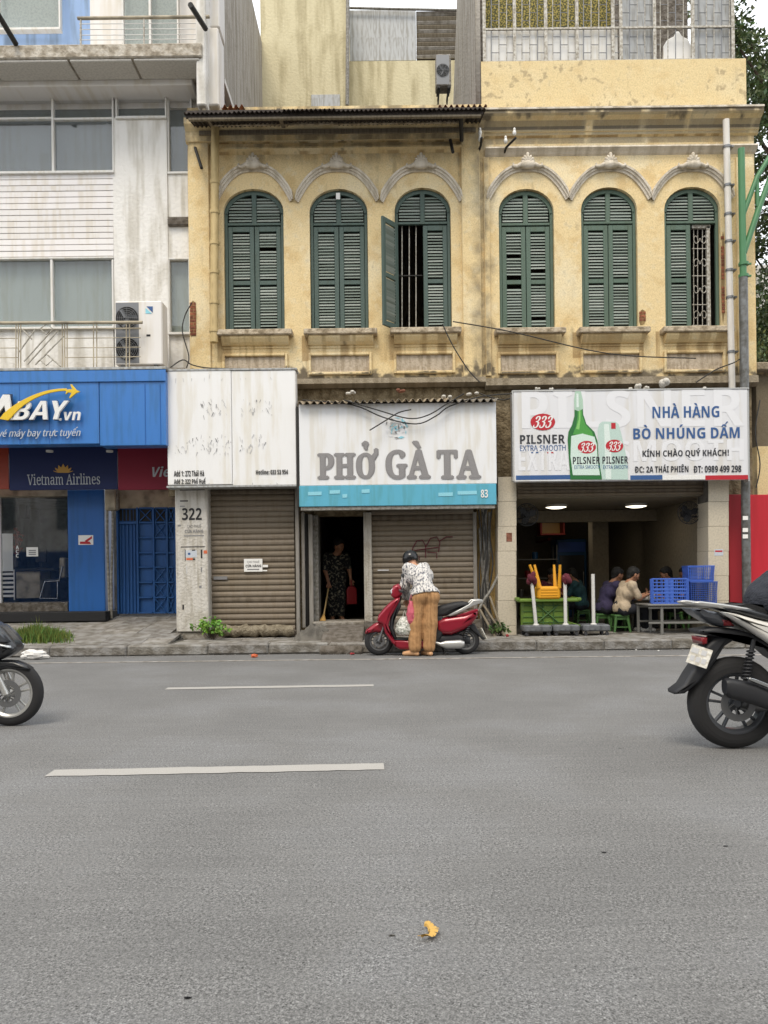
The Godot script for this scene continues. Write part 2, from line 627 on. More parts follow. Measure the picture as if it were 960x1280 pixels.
func make_materials() -> void:
	T.grain = noise_tex(1, 0.06, [[0.0, 0.86], [0.5, 0.96], [1.0, 1.0]], 512, 5)
	T.blotch = noise_tex(2, 0.008, [[0.15, 0.66], [0.45, 0.9], [0.8, 1.0]], 512, 6)
	T.dirt = noise_tex(3, 0.012, [[0.2, h("b6b0a6")], [0.45, h("dfdbd5")], [0.7, h("ffffff")]], 512, 6)
	T.fine = noise_tex(4, 0.12, [[0.0, 0.0], [1.0, 1.0]], 512, 3)
	T.lump = noise_tex(5, 0.02, [[0.0, 0.0], [1.0, 1.0]], 512, 5)
	T.aggregate = asphalt_texture()
	T.stone = noise_tex(7, 0.09, [[0.0, 0.0], [1.0, 1.0]], 1024, 2, FastNoiseLite.TYPE_CELLULAR)
	T.streak = streak_tex(11, 0.84, 1.0)
	T.softstreak = streak_tex(15, 0.955, 1.0)
	T.asphalt = noise_tex(8, 0.006, [[0.2, h("ebeae8")], [0.5, h("f5f4f2")], [0.8, h("ffffff")]], 1024, 6)
	T.rust = noise_tex(9, 0.02, [[0.25, h("6b4a33")], [0.45, h("8f8377")], [0.7, h("b8b4ad")]], 512, 5)
	T.leafprint = noise_tex(21, 0.035, [[0.0, h("4b4d55")], [0.40, h("6e7078")], [0.45, h("c9c6c2")], [1.0, h("d8d5d1")]], 512, 2)
	T.floral = noise_tex(22, 0.03, [[0.0, h("0d0e12")], [0.56, h("14161b")], [0.62, h("55584f")], [0.75, h("77705f")], [1.0, h("8a8778")]], 512, 2)
	T.bagprint = noise_tex(23, 0.02, [[0.0, h("5e6a58")], [0.42, h("a9aaa2")], [0.6, h("d8d6d0")], [1.0, h("8f9487")]], 512, 3)
	T.plantsprint = noise_tex(24, 0.035, [[0.0, h("23281c")], [0.45, h("55532c")], [0.6, h("95853c")], [1.0, h("b5a868")]], 512, 4)
	T.facade = facade_texture()
	# yellow lime wash: stains on the second coordinates, grain on the first
	var m := mk("limewash", Color.WHITE, 0.92)
	m.albedo_texture = T.grain
	m.uv1_triplanar = true
	m.uv1_world_triplanar = true
	m.uv1_scale = Vector3.ONE * 0.9
	m.heightmap_enabled = true
	m.heightmap_texture = T.lump
	m.heightmap_scale = 0.4
	m.detail_enabled = true
	m.detail_albedo = T.facade
	m.detail_blend_mode = BaseMaterial3D.BLEND_MODE_MUL
	m.detail_uv_layer = BaseMaterial3D.DETAIL_UV_2
	m.uv2_triplanar = true
	m.uv2_world_triplanar = true
	m.uv2_triplanar_sharpness = 4.0
	var px := FD / F
	m.uv2_scale = Vector3(1.0 / (800 * px), 1.0 / (560 * px), 1.0 / (800 * px))
	m.uv2_offset = Vector3(-(180 - 480) * px / (800 * px), -(CH + 720 * px) / (560 * px), 0)
	mk("moulding", h("ccc3b4"), 0.9, 0.0, "streak", 0.5, "lump", 1.5, 1.0)
	mk("sill", h("b9ac97"), 0.9, 0.0, "dirt", 0.9, "lump", 1.5, 1.0)
	mk("sill_under", h("b69a63"), 0.9, 0.0, "streak", 0.9, "lump", 1.5, 1.0)
	mk("plaque", h("b5a794"), 0.9, 0.0, "streak", 1.3, "lump", 1.5, 1.0)
	mk("plaque_dark", h("8d7650"), 0.9, 0.0, "streak", 1.1)
	mk("mould_stone", h("8f8472"), 0.95, 0.0, "streak", 0.5, "lump", 1.5, 1.0)
	mk("green_paint", h("41544e"), 0.55, 0.0, "softstreak", 1.2, "fine", 1.0, 0.3)
	mk("slat_a", h("848f87"), 0.6, 0.0, "grain", 2.0)
	mk("slat_b", h("768178"), 0.6, 0.0, "grain", 2.0)
	mk("slat_c", h("959d95"), 0.6, 0.0, "grain", 2.0)
	mk("green_right", h("4e6255"), 0.6, 0.0, "softstreak", 1.2, "fine", 1.0, 0.3)
	mk("dark_iron", h("2b2a29"), 0.6, 0.3)
	mk("white_iron", h("b9b6ae"), 0.6, 0.1, "dirt", 2.0)
	mk("black", h("0e0e11"), 0.7)
	mk("interior_dark", h("7a7268"), 0.9)
	mk("interior_cream", h("8f8573"), 0.9, 0.0, "grain", 0.4)
	mk("limewash_far", h("b9a27a"), 0.9)
	mk("shop_grey", h("6b6b69"), 0.9, 0.0, "blotch", 0.5)
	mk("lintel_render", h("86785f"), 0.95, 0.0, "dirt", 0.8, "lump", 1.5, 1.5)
	mk("rubble", h("bdb9b1"), 0.95)
	mk("interior_floor", h("5b5650"), 0.5, 0.0, "blotch", 0.8)
	mk("white_wall", h("dedcd8"), 0.85, 0.0, "streak", 0.35, "lump", 1.0, 0.6)
	mk("white_clean", h("dcd9d6"), 0.8, 0.0, "softstreak", 0.4)
	mk("board", h("e2dfde"), 0.7, 0.0, "softstreak", 0.5)
	mk("board_b", h("dcd9d7"), 0.7, 0.0, "softstreak", 0.7)
	mk("blue_wall", h("8fa9cf"), 0.85, 0.0, "streak", 0.4)
	mk("concrete", h("97928a"), 0.92, 0.0, "dirt", 0.7, "lump", 1.5, 1.0)
	mk("concrete_dark", h("6d6760"), 0.95, 0.0, "dirt", 0.9, "lump", 1.5, 1.5)
	mk("soffit", h("c6c2ba"), 0.9, 0.0, "grain", 0.6)
	mk("slab_edge", h("b9b2a6"), 0.92, 0.0, "dirt", 0.7, "lump", 1.5, 1.0)
	mk("blind_pale", h("a7b2af"), 0.7, 0.0, "grain", 0.5)
	mk("cream_wall", h("c7bd9c"), 0.9, 0.0, "streak", 0.3, "lump", 1.0, 0.6)
	mk("grey_streaked", h("a39d94"), 0.92, 0.0, "streak", 0.45, "lump", 1.0, 1.0)
	mk("aluminium", h("c9cac9"), 0.4, 0.4)
	mk("white_frame", h("d3d2cf"), 0.5, 0.0, "softstreak", 1.0)
	var gl := mk("glass", Color(0.2, 0.24, 0.26, 0.05), 0.03)
	gl.transparency = BaseMaterial3D.TRANSPARENCY_ALPHA
	mk("blind", h("88938f"), 0.7, 0.0, "softstreak", 0.6)
	mk("blind_dark", h("6d7577"), 0.7, 0.0, "softstreak", 0.6)
	mk("zinc", h("a5a7a8"), 0.6, 0.2, "streak", 1.4)
	mk("tin_dark", h("3d3530"), 0.7, 0.2, "dirt", 1.0)
	mk("tin_rust", h("8a5a48"), 0.85, 0.0, "dirt", 2.0)
	mk("wood_old", h("7d7362"), 0.85, 0.0, "streak", 2.0)
	mk("pipe_buff", h("c0aa7a"), 0.7, 0.0, "streak", 1.6)
	mk("pipe_white", h("cfcbc5"), 0.5, 0.0, "softstreak", 1.0)
	mk("steel_pole", h("77797a"), 0.5, 0.5, "dirt", 1.2)
	mk("pole_green", h("43784f"), 0.45, 0.0, "softstreak", 2.0)
	mk("blue_sign", h("3a74ba"), 0.3, 0.0, "softstreak", 0.7)
	mk("blue_deep", h("1f5ca3"), 0.4, 0.0, "softstreak", 0.7)
	mk("blue_airline_shaded", h("10235a"), 0.6)  # fascia colours set darker to carry the shade under the box sign
	mk("red_airline", h("8c1533"), 0.6)
	mk("orange_airline", h("9a3a24"), 0.35)
	mk("yellow_print", h("e8c22a"), 0.4)
	mk("gold_print", h("c79a4a"), 0.4)
	mk("white_print", h("e9e9e7"), 0.4)
	mk("pale_print", h("c3c9d2"), 0.4)
	mk("outline_dark", h("18304f"), 0.5)
	mk("beige", h("b5aa94"), 0.8, 0.0, "blotch", 0.6)
	mk("gate_blue", h("174c88"), 0.5, 0.1, "softstreak", 1.0)
	mk("sign_white", h("dedfe1"), 0.5, 0.0, "softstreak", 0.6)
	mk("sign_white_old", h("e2e2e2"), 0.55, 0.0, "softstreak", 0.5)
	mk("sign_grey", h("d4d5d9"), 0.45, 0.0, "softstreak", 0.4)
	mk("ghost_print", h("d9dade"), 0.45)
	mk("sign_teal", h("57a5bf"), 0.5, 0.0, "softstreak", 0.8)
	mk("teal_print", h("8fd0e0"), 0.5)
	mk("grey_letter", h("8c8a8b"), 0.55, 0.0, "blotch", 2.0)
	mk("ink", h("1d1d20"), 0.7)
	mk("ink_grey", h("7a7a7c"), 0.7)
	mk("ink_faint", h("bdbdbe"), 0.8)
	mk("print_blue", h("33598f"), 0.45)
	mk("print_red", h("b8202e"), 0.45)
	mk("print_dark", h("2a2c34"), 0.45)
	mk("bottle_green", h("4c9a45"), 0.35)
	mk("bottle_dark", h("2a6e38"), 0.35)
	mk("bottle_light", h("86c46e"), 0.35)
	mk("foil", h("aecbb8"), 0.4)
	mk("label_pale", h("cfe3da"), 0.45)
	mk("can_pale", h("bcd3cb"), 0.4)
	mk("can_light", h("dbe8e3"), 0.4)
	mk("pillar_paint", h("c2beb7"), 0.85, 0.0, "streak", 0.7, "lump", 1.5, 0.8)
	mk("roller", h("756a5b"), 0.55, 0.15, "softstreak", 0.8)
	mk("roller_b", h("6c6153"), 0.55, 0.15, "streak", 0.8)
	mk("roller_c", h("7d7264"), 0.55, 0.15, "softstreak", 1.1)
	mk("post_metal", h("8a8680"), 0.8, 0.0, "streak", 1.0)
	mk("post_stone", h("aaa59b"), 0.9, 0.0, "streak", 0.8, "lump", 2.0, 0.8)
	mk("tarpaulin", h("8b8270"), 0.8, 0.0, "dirt", 1.5, "lump", 2.0, 2.0)
	mk("tile_beige", h("c6bca9"), 0.4, 0.0, "grain", 0.8)
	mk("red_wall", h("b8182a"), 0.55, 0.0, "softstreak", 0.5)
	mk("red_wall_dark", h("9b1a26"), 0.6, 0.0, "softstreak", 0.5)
	mk("brick", h("9a5f45"), 0.95, 0.0, "dirt", 2.0)
	mk("brick_b", h("84503d"), 0.95, 0.0, "dirt", 2.0)
	var a := mk("asphalt", h("a0a0a0"), 0.9, 0.0, "asphalt", 0.11)
	tri_albedo(a, T.aggregate, Vector3.ONE * 0.34)
	a.heightmap_enabled = true
	a.heightmap_texture = T.aggregate
	a.heightmap_scale = 0.2
	mk("asphalt_chips", h("8d8a86"), 0.8)
	mk("road_paint", h("a8a5a0"), 0.85, 0.0, "grain", 3.0, "fine", 1.0, 0.2)
	mk("paint_worn", h("a5a19b"), 0.75, 0.0, "dirt", 0.9)
	mk("slab", h("8b8985"), 0.9, 0.0, "dirt", 0.5, "lump", 2.0, 0.8)
	mk("slab_b", h("858380"), 0.9, 0.0, "dirt", 0.7, "lump", 2.0, 0.8)
	mk("slab_c", h("928f8a"), 0.9, 0.0, "dirt", 0.6, "lump", 2.0, 0.8)
	mk("kerbstone", h("8a8783"), 0.92, 0.0, "dirt", 0.8, "lump", 2.0, 1.0)
	mk("joint_dirt", h("6a665f"), 0.97, 0.0, "blotch", 1.0)
	mk("grass_blade", Color.WHITE, 0.8).vertex_color_use_as_albedo = true
	var lf := mk("leaf", Color.WHITE, 0.6)
	lf.vertex_color_use_as_albedo = true
	lf.backlight_enabled = true
	lf.backlight = Color(0.25, 0.3, 0.1)
	mk("bark", h("54483c"), 0.95, 0.0, "dirt", 1.5, "lump", 3.0, 2.0)
	mk("plastic_blue", h("3b5fb5"), 0.45)
	mk("plastic_blue_dark", h("3454a0"), 0.45)
	mk("plastic_yellow", h("d3961d"), 0.45)
	mk("plastic_green", h("5f7a2c"), 0.5)
	mk("plastic_green_dark", h("3d6230"), 0.5)
	mk("plastic_white", h("c9c7c3"), 0.45)
	mk("plastic_grey", h("66696d"), 0.6, 0.0, "blotch", 2.0)
	mk("plastic_red", h("8a1820"), 0.45)
	mk("rubber", h("242426"), 0.85)
	mk("rubber_grey", h("39393c"), 0.8)
	mk("cloth_maroon", h("561b28"), 0.9)
	mk("metal_table", h("83827e"), 0.5, 0.4, "grain", 2.0)
	var rp := mk("red_paint", h("8c0f28"), 0.28, 0.15)
	rp.clearcoat_enabled = true
	rp.clearcoat = 0.5
	rp.clearcoat_roughness = 0.08
	mk("silver", h("b9b9b7"), 0.35, 0.6)
	mk("silver_dark", h("77787a"), 0.4, 0.6)
	mk("chrome", h("c9cbcc"), 0.12, 1.0)
	var wp := mk("white_paint", h("d9d7d2"), 0.25)
	wp.clearcoat_enabled = true
	wp.clearcoat = 0.6
	var bp := mk("black_paint", h("1b1d22"), 0.25)
	bp.clearcoat_enabled = true
	bp.clearcoat = 0.7
	mk("graphite", h("55585e"), 0.3, 0.4)
	mk("black_plastic", h("25262a"), 0.55)
	mk("seat_black", h("1c1c1f"), 0.6, 0.0, "", 1.0, "fine", 3.0, 0.3)
	mk("plate_white", h("dedcd4"), 0.5, 0.0, "dirt", 4.0)
	mk("tail_red", h("7a1a22"), 0.2)
	mk("lens", h("c8cdd2"), 0.1)
	mk("skin", h("b98a6d"), 0.6)
	mk("skin_tan", h("9a6e54"), 0.6)
	mk("hair", h("0d0b09"), 0.75)
	mk("lips", h("8c4d44"), 0.6)
	mk("corduroy", h("ad845a"), 0.95, 0.0, "streak", 3.0, "lump", 2.0, 0.45)
	var lp := mk("leaf_shirt", Color.WHITE, 0.9)
	tri_albedo(lp, T.leafprint, Vector3(1.5, 0.9, 1.2))
	var fl := mk("floral_cloth", Color.WHITE, 0.9)
	tri_albedo(fl, T.floral, Vector3.ONE * 1.0)
	var bg := mk("bag_print", Color.WHITE, 0.4)
	tri_albedo(bg, T.bagprint, Vector3.ONE * 2.0)
	var pp := mk("plants_print", Color.WHITE, 0.8)
	tri_albedo(pp, T.plantsprint, Vector3.ONE * 1.2)
	mk("pink_bag", h("c05a6a"), 0.4)
	mk("shoe_tan", h("c79a70"), 0.7)
	mk("tee_beige", h("b5a48c"), 0.95, 0.0, "grain", 2.0, "lump", 2.0, 0.5)
	mk("tee_purple", h("3c3654"), 0.95, 0.0, "grain", 2.0, "lump", 2.0, 0.5)
	mk("tee_dark", h("25272c"), 0.95)
	mk("tee_teal", h("2e5157"), 0.95, 0.0, "grain", 2.0, "lump", 2.0, 0.5)
	mk("trouser_dark", h("20222a"), 0.95)
	mk("jacket_dark", h("2a2d36"), 0.9, 0.0, "", 1.0, "lump", 4.0, 0.8)
	mk("helmet_black", h("141518"), 0.2)
	mk("straw", h("b08a4c"), 0.9)
	mk("bamboo", h("c9ab74"), 0.6)
	mk("paper", h("e3e2df"), 0.8)
	mk("litter_orange", h("c4633f"), 0.7)
	mk("litter_white", h("d2d0cd"), 0.7)
	mk("leaf_yellow", h("c09a4e"), 0.7)
	mk("cable_black", h("2a2826"), 0.7)
	mk("conduit_grey", h("8b8984"), 0.6, 0.0, "dirt", 2.0)
	mk("fridge_blue", h("1f4d77"), 0.4)
	mk("shrine_red", h("8a2a20"), 0.6)
	mk("porcelain", h("e0dfda"), 0.25)
	# prints on the signs have aged with the boards they are on
	for k in ["white_print", "pale_print", "print_blue", "print_red", "print_dark", "bottle_green", "bottle_dark", "bottle_light", "label_pale", "can_pale", "can_light", "foil", "teal_print", "grey_letter", "yellow_print", "blue_airline_shaded", "red_airline"]:
		var q: StandardMaterial3D = M[k]
		q.detail_enabled = true
		q.detail_albedo = T.grain
		q.detail_blend_mode = BaseMaterial3D.BLEND_MODE_MUL
		q.detail_uv_layer = BaseMaterial3D.DETAIL_UV_2
		q.uv2_triplanar = true
		q.uv2_world_triplanar = true
		q.uv2_scale = Vector3.ONE * 1.7

# asphalt, about 3 m wide: fine grit, pale stones, dark pits, and long scuffs in the driving direction
func asphalt_texture() -> ImageTexture:
	var n := 1024
	var r := RandomNumberGenerator.new()
	r.seed = 77
	var fn := FastNoiseLite.new()
	var im := []
	for q in [[41, 0.42, 1], [42, 0.16, 2], [43, 0.012, 4]]:
		fn.seed = q[0]
		fn.frequency = q[1]
		fn.fractal_octaves = q[2]
		im.append(fn.get_seamless_image(n, n).get_data())
	fn.seed = 44
	fn.frequency = 0.05
	fn.fractal_octaves = 4
	var sc := fn.get_seamless_image(48, n)
	sc.resize(n, n, Image.INTERPOLATE_CUBIC)
	var sd := sc.get_data()
	var v := PackedFloat32Array()
	v.resize(n * n)
	for i in n * n:
		var k: float = 0.55 + 0.7 * im[2][i] / 255.0
		v[i] = 0.70 + ((im[0][i] / 255.0 - 0.5) * 0.42 + (im[1][i] / 255.0 - 0.5) * 0.34 + (r.randf() - 0.5) * 0.22) * k + (sd[i] / 255.0 - 0.5) * 0.055
	for q in 5200:
		var at := r.randi() % (n * n - n - 2)
		var t := r.randf_range(0.12, 0.34) if q < 3000 else r.randf_range(-0.4, -0.2)
		for o in [0, 1, n, n + 1]:
			if r.randf() < 0.75:
				v[at + o] += t
	var out := PackedByteArray()
	out.resize(n * n)
	for i in n * n:
		out[i] = int(clampf(v[i], 0.15, 1.0) * 255.0)
	return ImageTexture.create_from_image(Image.create_from_data(n, n, false, Image.FORMAT_L8, out))

# the yellow front: faded wash, rain runs, mould below the cornices and along the party wall, in photo pixels from (180, 0), 800 x 560
func facade_texture() -> ImageTexture:
	var w := 1000
	var hh := 700
	var fn := FastNoiseLite.new()
	fn.fractal_octaves = 5
	var im := []
	for q in [[31, 0.006], [32, 0.02], [33, 0.05]]:
		fn.seed = q[0]
		fn.frequency = q[1]
		im.append(fn.get_image(w, hh).get_data())
	fn.seed = 34
	fn.frequency = 0.035
	var st := fn.get_image(w, 24)
	st.resize(w, hh, Image.INTERPOLATE_CUBIC)
	var sd := st.get_data()
	var out := PackedByteArray()
	out.resize(w * hh * 3)
	var sills := [[275, 362], [380, 470], [482, 572], [617, 704], [719, 808], [823, 915]]
	var yel := Vector3(225, 202, 154)
	var pale := Vector3(230, 217, 184)
	var ochre := Vector3(196, 164, 110)
	var mould := Vector3(82, 74, 62)
	var brown := Vector3(140, 112, 72)
	for y in hh:
		var py := y * 0.8
		for x in w:
			var i := y * w + x
			var px := 180 + x * 0.8
			var a: float = im[0][i] / 255.0
			var b: float = im[1][i] / 255.0
			var c: float = im[2][i] / 255.0
			var s := sd[i] / 255.0
			var col := yel.lerp(pale, clampf((a - 0.5) * 3.0, 0.0, 0.8) * (0.6 + 0.4 * c))
			col = col.lerp(ochre, clampf((0.42 - b) * 1.6, 0.0, 0.4))
			col = col.lerp(pale, clampf((c - 0.6) * 2.0, 0.0, 0.4))
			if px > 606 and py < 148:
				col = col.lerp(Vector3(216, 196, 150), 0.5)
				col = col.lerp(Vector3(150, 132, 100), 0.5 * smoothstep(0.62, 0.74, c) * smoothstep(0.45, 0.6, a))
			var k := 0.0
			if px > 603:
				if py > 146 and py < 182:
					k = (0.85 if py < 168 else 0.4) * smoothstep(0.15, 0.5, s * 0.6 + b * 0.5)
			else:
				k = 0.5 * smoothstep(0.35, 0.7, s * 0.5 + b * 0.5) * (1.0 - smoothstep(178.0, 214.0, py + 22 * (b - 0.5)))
			# the party wall
			var e := absf(px - 607.0 - 4.0 * (b - 0.5) * 6.0)
			if e < 16 and py > 148:
				k = maxf(k, 0.55 * (1 - e / 16.0) * smoothstep(0.2, 0.7, s * 0.3 + b * 0.4 + c * 0.4))
			e = absf(px - 588.0)
			if e < 10 and py > 130:
				k = maxf(k, 0.35 * smoothstep(0.42, 0.75, s * 0.6 + c * 0.3))
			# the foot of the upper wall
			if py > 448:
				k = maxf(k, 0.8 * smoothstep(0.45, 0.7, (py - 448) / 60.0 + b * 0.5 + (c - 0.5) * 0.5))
			# rain runs
			k = maxf(k, 0.22 * smoothstep(0.66, 0.9, s) * smoothstep(0.45, 0.65, b))
			k = maxf(k, 0.12 * smoothstep(0.72, 0.86, c) * smoothstep(0.45, 0.6, b))
			col = col.lerp(mould, k)
			for q in sills:
				if px > q[0] and px < q[1] and py > 418 and py < 450:
					col = col.lerp(brown, 0.55 * smoothstep(0.4, 0.6, s))
			out[i * 3] = int(clampf(col.x, 0, 255))
			out[i * 3 + 1] = int(clampf(col.y, 0, 255))
			out[i * 3 + 2] = int(clampf(col.z, 0, 255))
	return ImageTexture.create_from_image(Image.create_from_data(w, hh, false, Image.FORMAT_RGB8, out))

# ---------------------------------------------------------------- ground
func pave_y(x: float, d: float) -> float:
	# level with the kerb; beside the shopfront at the far left it climbs like a ramp
	var k := 1.0 - smoothstep(-3.75, -3.45, x)
	return 0.17 + k * maxf(0.0, d - 12.4) * 0.135

func ground() -> void:
	var g := G.new()
	# the road: a sheet, fine enough to carry a slight unevenness
	var fn := FastNoiseLite.new()
	fn.frequency = 0.6
	var xs := [-150.0, -60.0, -25.0]
	for i in 41:
		xs.append(-10.0 + i * 0.5)
	xs.append_array([25.0, 60.0, 150.0])
	var ds := [-120.0, -40.0, -10.0, 0.0]
	for i in 25:
		ds.append(0.5 + i * 0.5)
	ds.append_array([12.62, 60.0, 160.0])
	for i in xs.size() - 1:
		for j in ds.size() - 1:
			var p := []
			for q in [[i, j], [i + 1, j], [i + 1, j + 1], [i, j + 1]]:
				var x: float = xs[q[0]]
				var d: float = ds[q[1]]
				var y := fn.get_noise_2d(x, d) * 0.0 if d > 0.6 and d < 11.0 and absf(x) < 10 else 0.0
				p.append(Vector3(x, y - (0.4 if d > 12.63 else 0.0), -d))
			g.quad(p[0], p[1], p[2], p[3])
	var road := struct("road", g, "asphalt")
	for q in [[208, 467, 861, 857, 0.15], [62, 480, 967, 958.5, 0.165]]:
		g = G.new()
		var a := road_at(q[0], q[2])
		var b := road_at(q[1], q[3])
		strip(g, a, b, q[4], 0.004)
		part(road, "lane_marking", g, "road_paint")
	g = G.new()
	strip(g, Vector3(-20, 0, -11.35), Vector3(20, 0, -11.15), 0.1, 0.004)
	part(road, "edge_line", g, "paint_worn")
	# kerb stones
	g = G.new()
	g.box(Vector3(0, 0.02, -12.28), Vector3(60, 0.16, 0.2))
	var kerb := struct("kerb", g, "joint_dirt")
	var x := -14.0
	while x < 14.0:
		var l := rng.randf_range(0.9, 1.3)
		g = G.new()
		g.cbox(Vector3(l / 2, 0.085 + rng.randf_range(-0.006, 0.006), 0), Vector3(l - 0.012, 0.17, 0.24), 0.025, Basis(Vector3.RIGHT, rng.randf_range(-0.03, 0.03)))
		put(kerb, "kerbstone", g.mesh(), ["kerbstone", "slab", "slab_b"][rng.randi() % 3], Transform3D(Basis(Vector3.UP, rng.randf_range(-0.006, 0.006)), Vector3(x, 0, -12.27)))
		x += l
	# pavement bed and slabs
	g = G.new()
	xs = [-60.0, -20.0, -9.0, -6.0, -4.5, -3.75, -3.65, -3.55, -3.45, -2.0, 0.0, 3.0, 8.0, 60.0]
	ds = [12.36, 12.8, 13.4, 14.0, 14.6, 15.2, 16.0]
	for i in xs.size() - 1:
		for j in ds.size() - 1:
			var p := []
			for q in [[i, j], [i + 1, j], [i + 1, j + 1], [i, j + 1]]:
				p.append(Vector3(xs[q[0]], pave_y(xs[q[0]], ds[q[1]]) - 0.012, -ds[q[1]]))
			g.quad(p[0], p[1], p[2], p[3])
	var pave := struct("pavement", g, "joint_dirt")
	for k in 2:
		var dd := 12.4
		while dd < (14.75 if k == 0 else 13.5):
			var w := 0.42 if k == 0 else 0.36
			x = -10.0 + rng.randf() * 0.4 if k == 0 else -3.4
			while x < (-3.55 if k == 0 else 9.0):
				var l := rng.randf_range(0.52, 0.7) if k == 0 else 0.5
				if k == 0 and x + l > -3.5:
					l = -3.5 - x
				if not (k == 1 and x > -1.35 and x + l < -0.2 and dd > 12.7):
					g = G.new()
					g.cbox(Vector3.ZERO, Vector3(l - 0.005, 0.05, w - 0.005), 0.004)
					var o := Transform3D(Basis(Vector3.RIGHT, atan((pave_y(x + l / 2, dd + w) - pave_y(x + l / 2, dd)) / w) + rng.randf_range(-0.008, 0.008)) * Basis(Vector3.BACK, rng.randf_range(-0.006, 0.006)), Vector3(x + l / 2, pave_y(x + l / 2, dd + w / 2) - 0.026 + rng.randf_range(0.0, 0.004), -dd - w / 2))
					put(pave, "paving_slab", g.mesh(), ["slab", "slab_b", "slab_c"][rng.randi() % 3], o)
				x += l
			dd += w
	# chips of stone and dust along the gutter
	var mm := MultiMesh.new()
	mm.transform_format = MultiMesh.TRANSFORM_3D
	g = G.new()
	g.ball(Vector3.ZERO, Vector3(0.012, 0.006, 0.01), Basis(), 3, 5)
	mm.mesh = g.mesh()
	mm.instance_count = 900
	for i in 900:
		var d := 12.13 - absf(rng.randfn(0, 0.12)) if i < 500 else rng.randf_range(2.0, 11.5)
		var s := rng.randf_range(0.25, 1.1) * (1.0 if i < 500 else 0.35)
		mm.set_instance_transform(i, Transform3D(Basis(Vector3.UP, rng.randf() * TAU).scaled(Vector3.ONE * s), Vector3(rng.randf_range(-7, 7), 0.006, -maxf(d, 1.5))))
	var mi := MultiMeshInstance3D.new()
	mi.name = "gravel"
	mi.multimesh = mm
	mi.material_override = M.asphalt_chips
	mi.set_meta("kind", "stuff")
	tag(mi, "small grey grit lying along the gutter and on the asphalt", "gravel")
	add_child(mi)

func road_at(x: float, y: float) -> Vector3:
	var u := x - 480 + (HZ - y) * TH
	var v := (y - HZ) + (x - 480) * TH
	var d := F * CH / v
	return Vector3(u * d / F, 0, -d)

func strip(g: G, a: Vector3, b: Vector3, w: float, y: float) -> void:
	var s := (b - a).cross(Vector3.UP).normalized() * w / 2
	var n := maxi(2, int((b - a).length() / 0.06))
	var fn := FastNoiseLite.new()
	fn.frequency = 4.0
	for i in n:
		var q := []
		for t in [i, i + 1]:
			var p := a.lerp(b, float(t) / n) + Vector3(0, y, 0)
			q.append([p + s * (1 + 0.2 * fn.get_noise_2d(t * 0.06, a.z)), p - s * (1 + 0.2 * fn.get_noise_2d(t * 0.06, a.z + 9))])
		g.face(q[0][0], q[1][0], q[1][1], q[0][1], Vector3.UP)

# ---------------------------------------------------------------- the yellow fronts
# wall sheet on the plane z with openings [xl, xr, yb, yt, rise]
func wall(g: G, xl: float, xr: float, yb: float, yt: float, z: float, ops: Array, rev: float) -> void:
	var at := xl
	var zz := Vector3(0, 0, z)
	for o in ops:
		g.quad(Vector3(at, yb, z), Vector3(o[0], yb, z), Vector3(o[0], yt, z), Vector3(at, yt, z))
		g.quad(Vector3(o[0], yb, z), Vector3(o[1], yb, z), Vector3(o[1], o[2], z), Vector3(o[0], o[2], z))
		var cv := arch(o, 14)
		for i in cv.size() - 1:
			var a: Vector2 = cv[i]
			var b: Vector2 = cv[i + 1]
			g.quad(Vector3(a.x, a.y, z), Vector3(b.x, b.y, z), Vector3(b.x, yt, z), Vector3(a.x, yt, z))
			g.face(Vector3(a.x, a.y, z), Vector3(b.x, b.y, z), Vector3(b.x, b.y, z - rev), Vector3(a.x, a.y, z - rev), Vector3.DOWN)
		g.face(Vector3(o[0], o[2], z), Vector3(o[0], cv[0].y, z), Vector3(o[0], cv[0].y, z - rev), Vector3(o[0], o[2], z - rev), Vector3.RIGHT)
		g.face(Vector3(o[1], o[2], z), Vector3(o[1], cv[-1].y, z), Vector3(o[1], cv[-1].y, z - rev), Vector3(o[1], o[2], z - rev), Vector3.LEFT)
		g.face(Vector3(o[0], o[2], z), Vector3(o[1], o[2], z), Vector3(o[1], o[2], z - rev), Vector3(o[0], o[2], z - rev), Vector3.UP)
		at = o[1]
	g.quad(Vector3(at, yb, z), Vector3(xr, yb, z), Vector3(xr, yt, z), Vector3(at, yt, z))

func arch(o: Array, n: int) -> Array:
	var cv := []
	var cx: float = (o[0] + o[1]) / 2
	var hw: float = (o[1] - o[0]) / 2
	for i in n + 1:
		var t := -1.0 + 2.0 * i / n
		var tx := sin(t * PI / 2)
		cv.append(Vector2(cx + hw * tx, o[3] - o[4] + o[4] * pow(maxf(0.0, 1 - absf(pow(tx, 2))), 0.5)))
	return cv

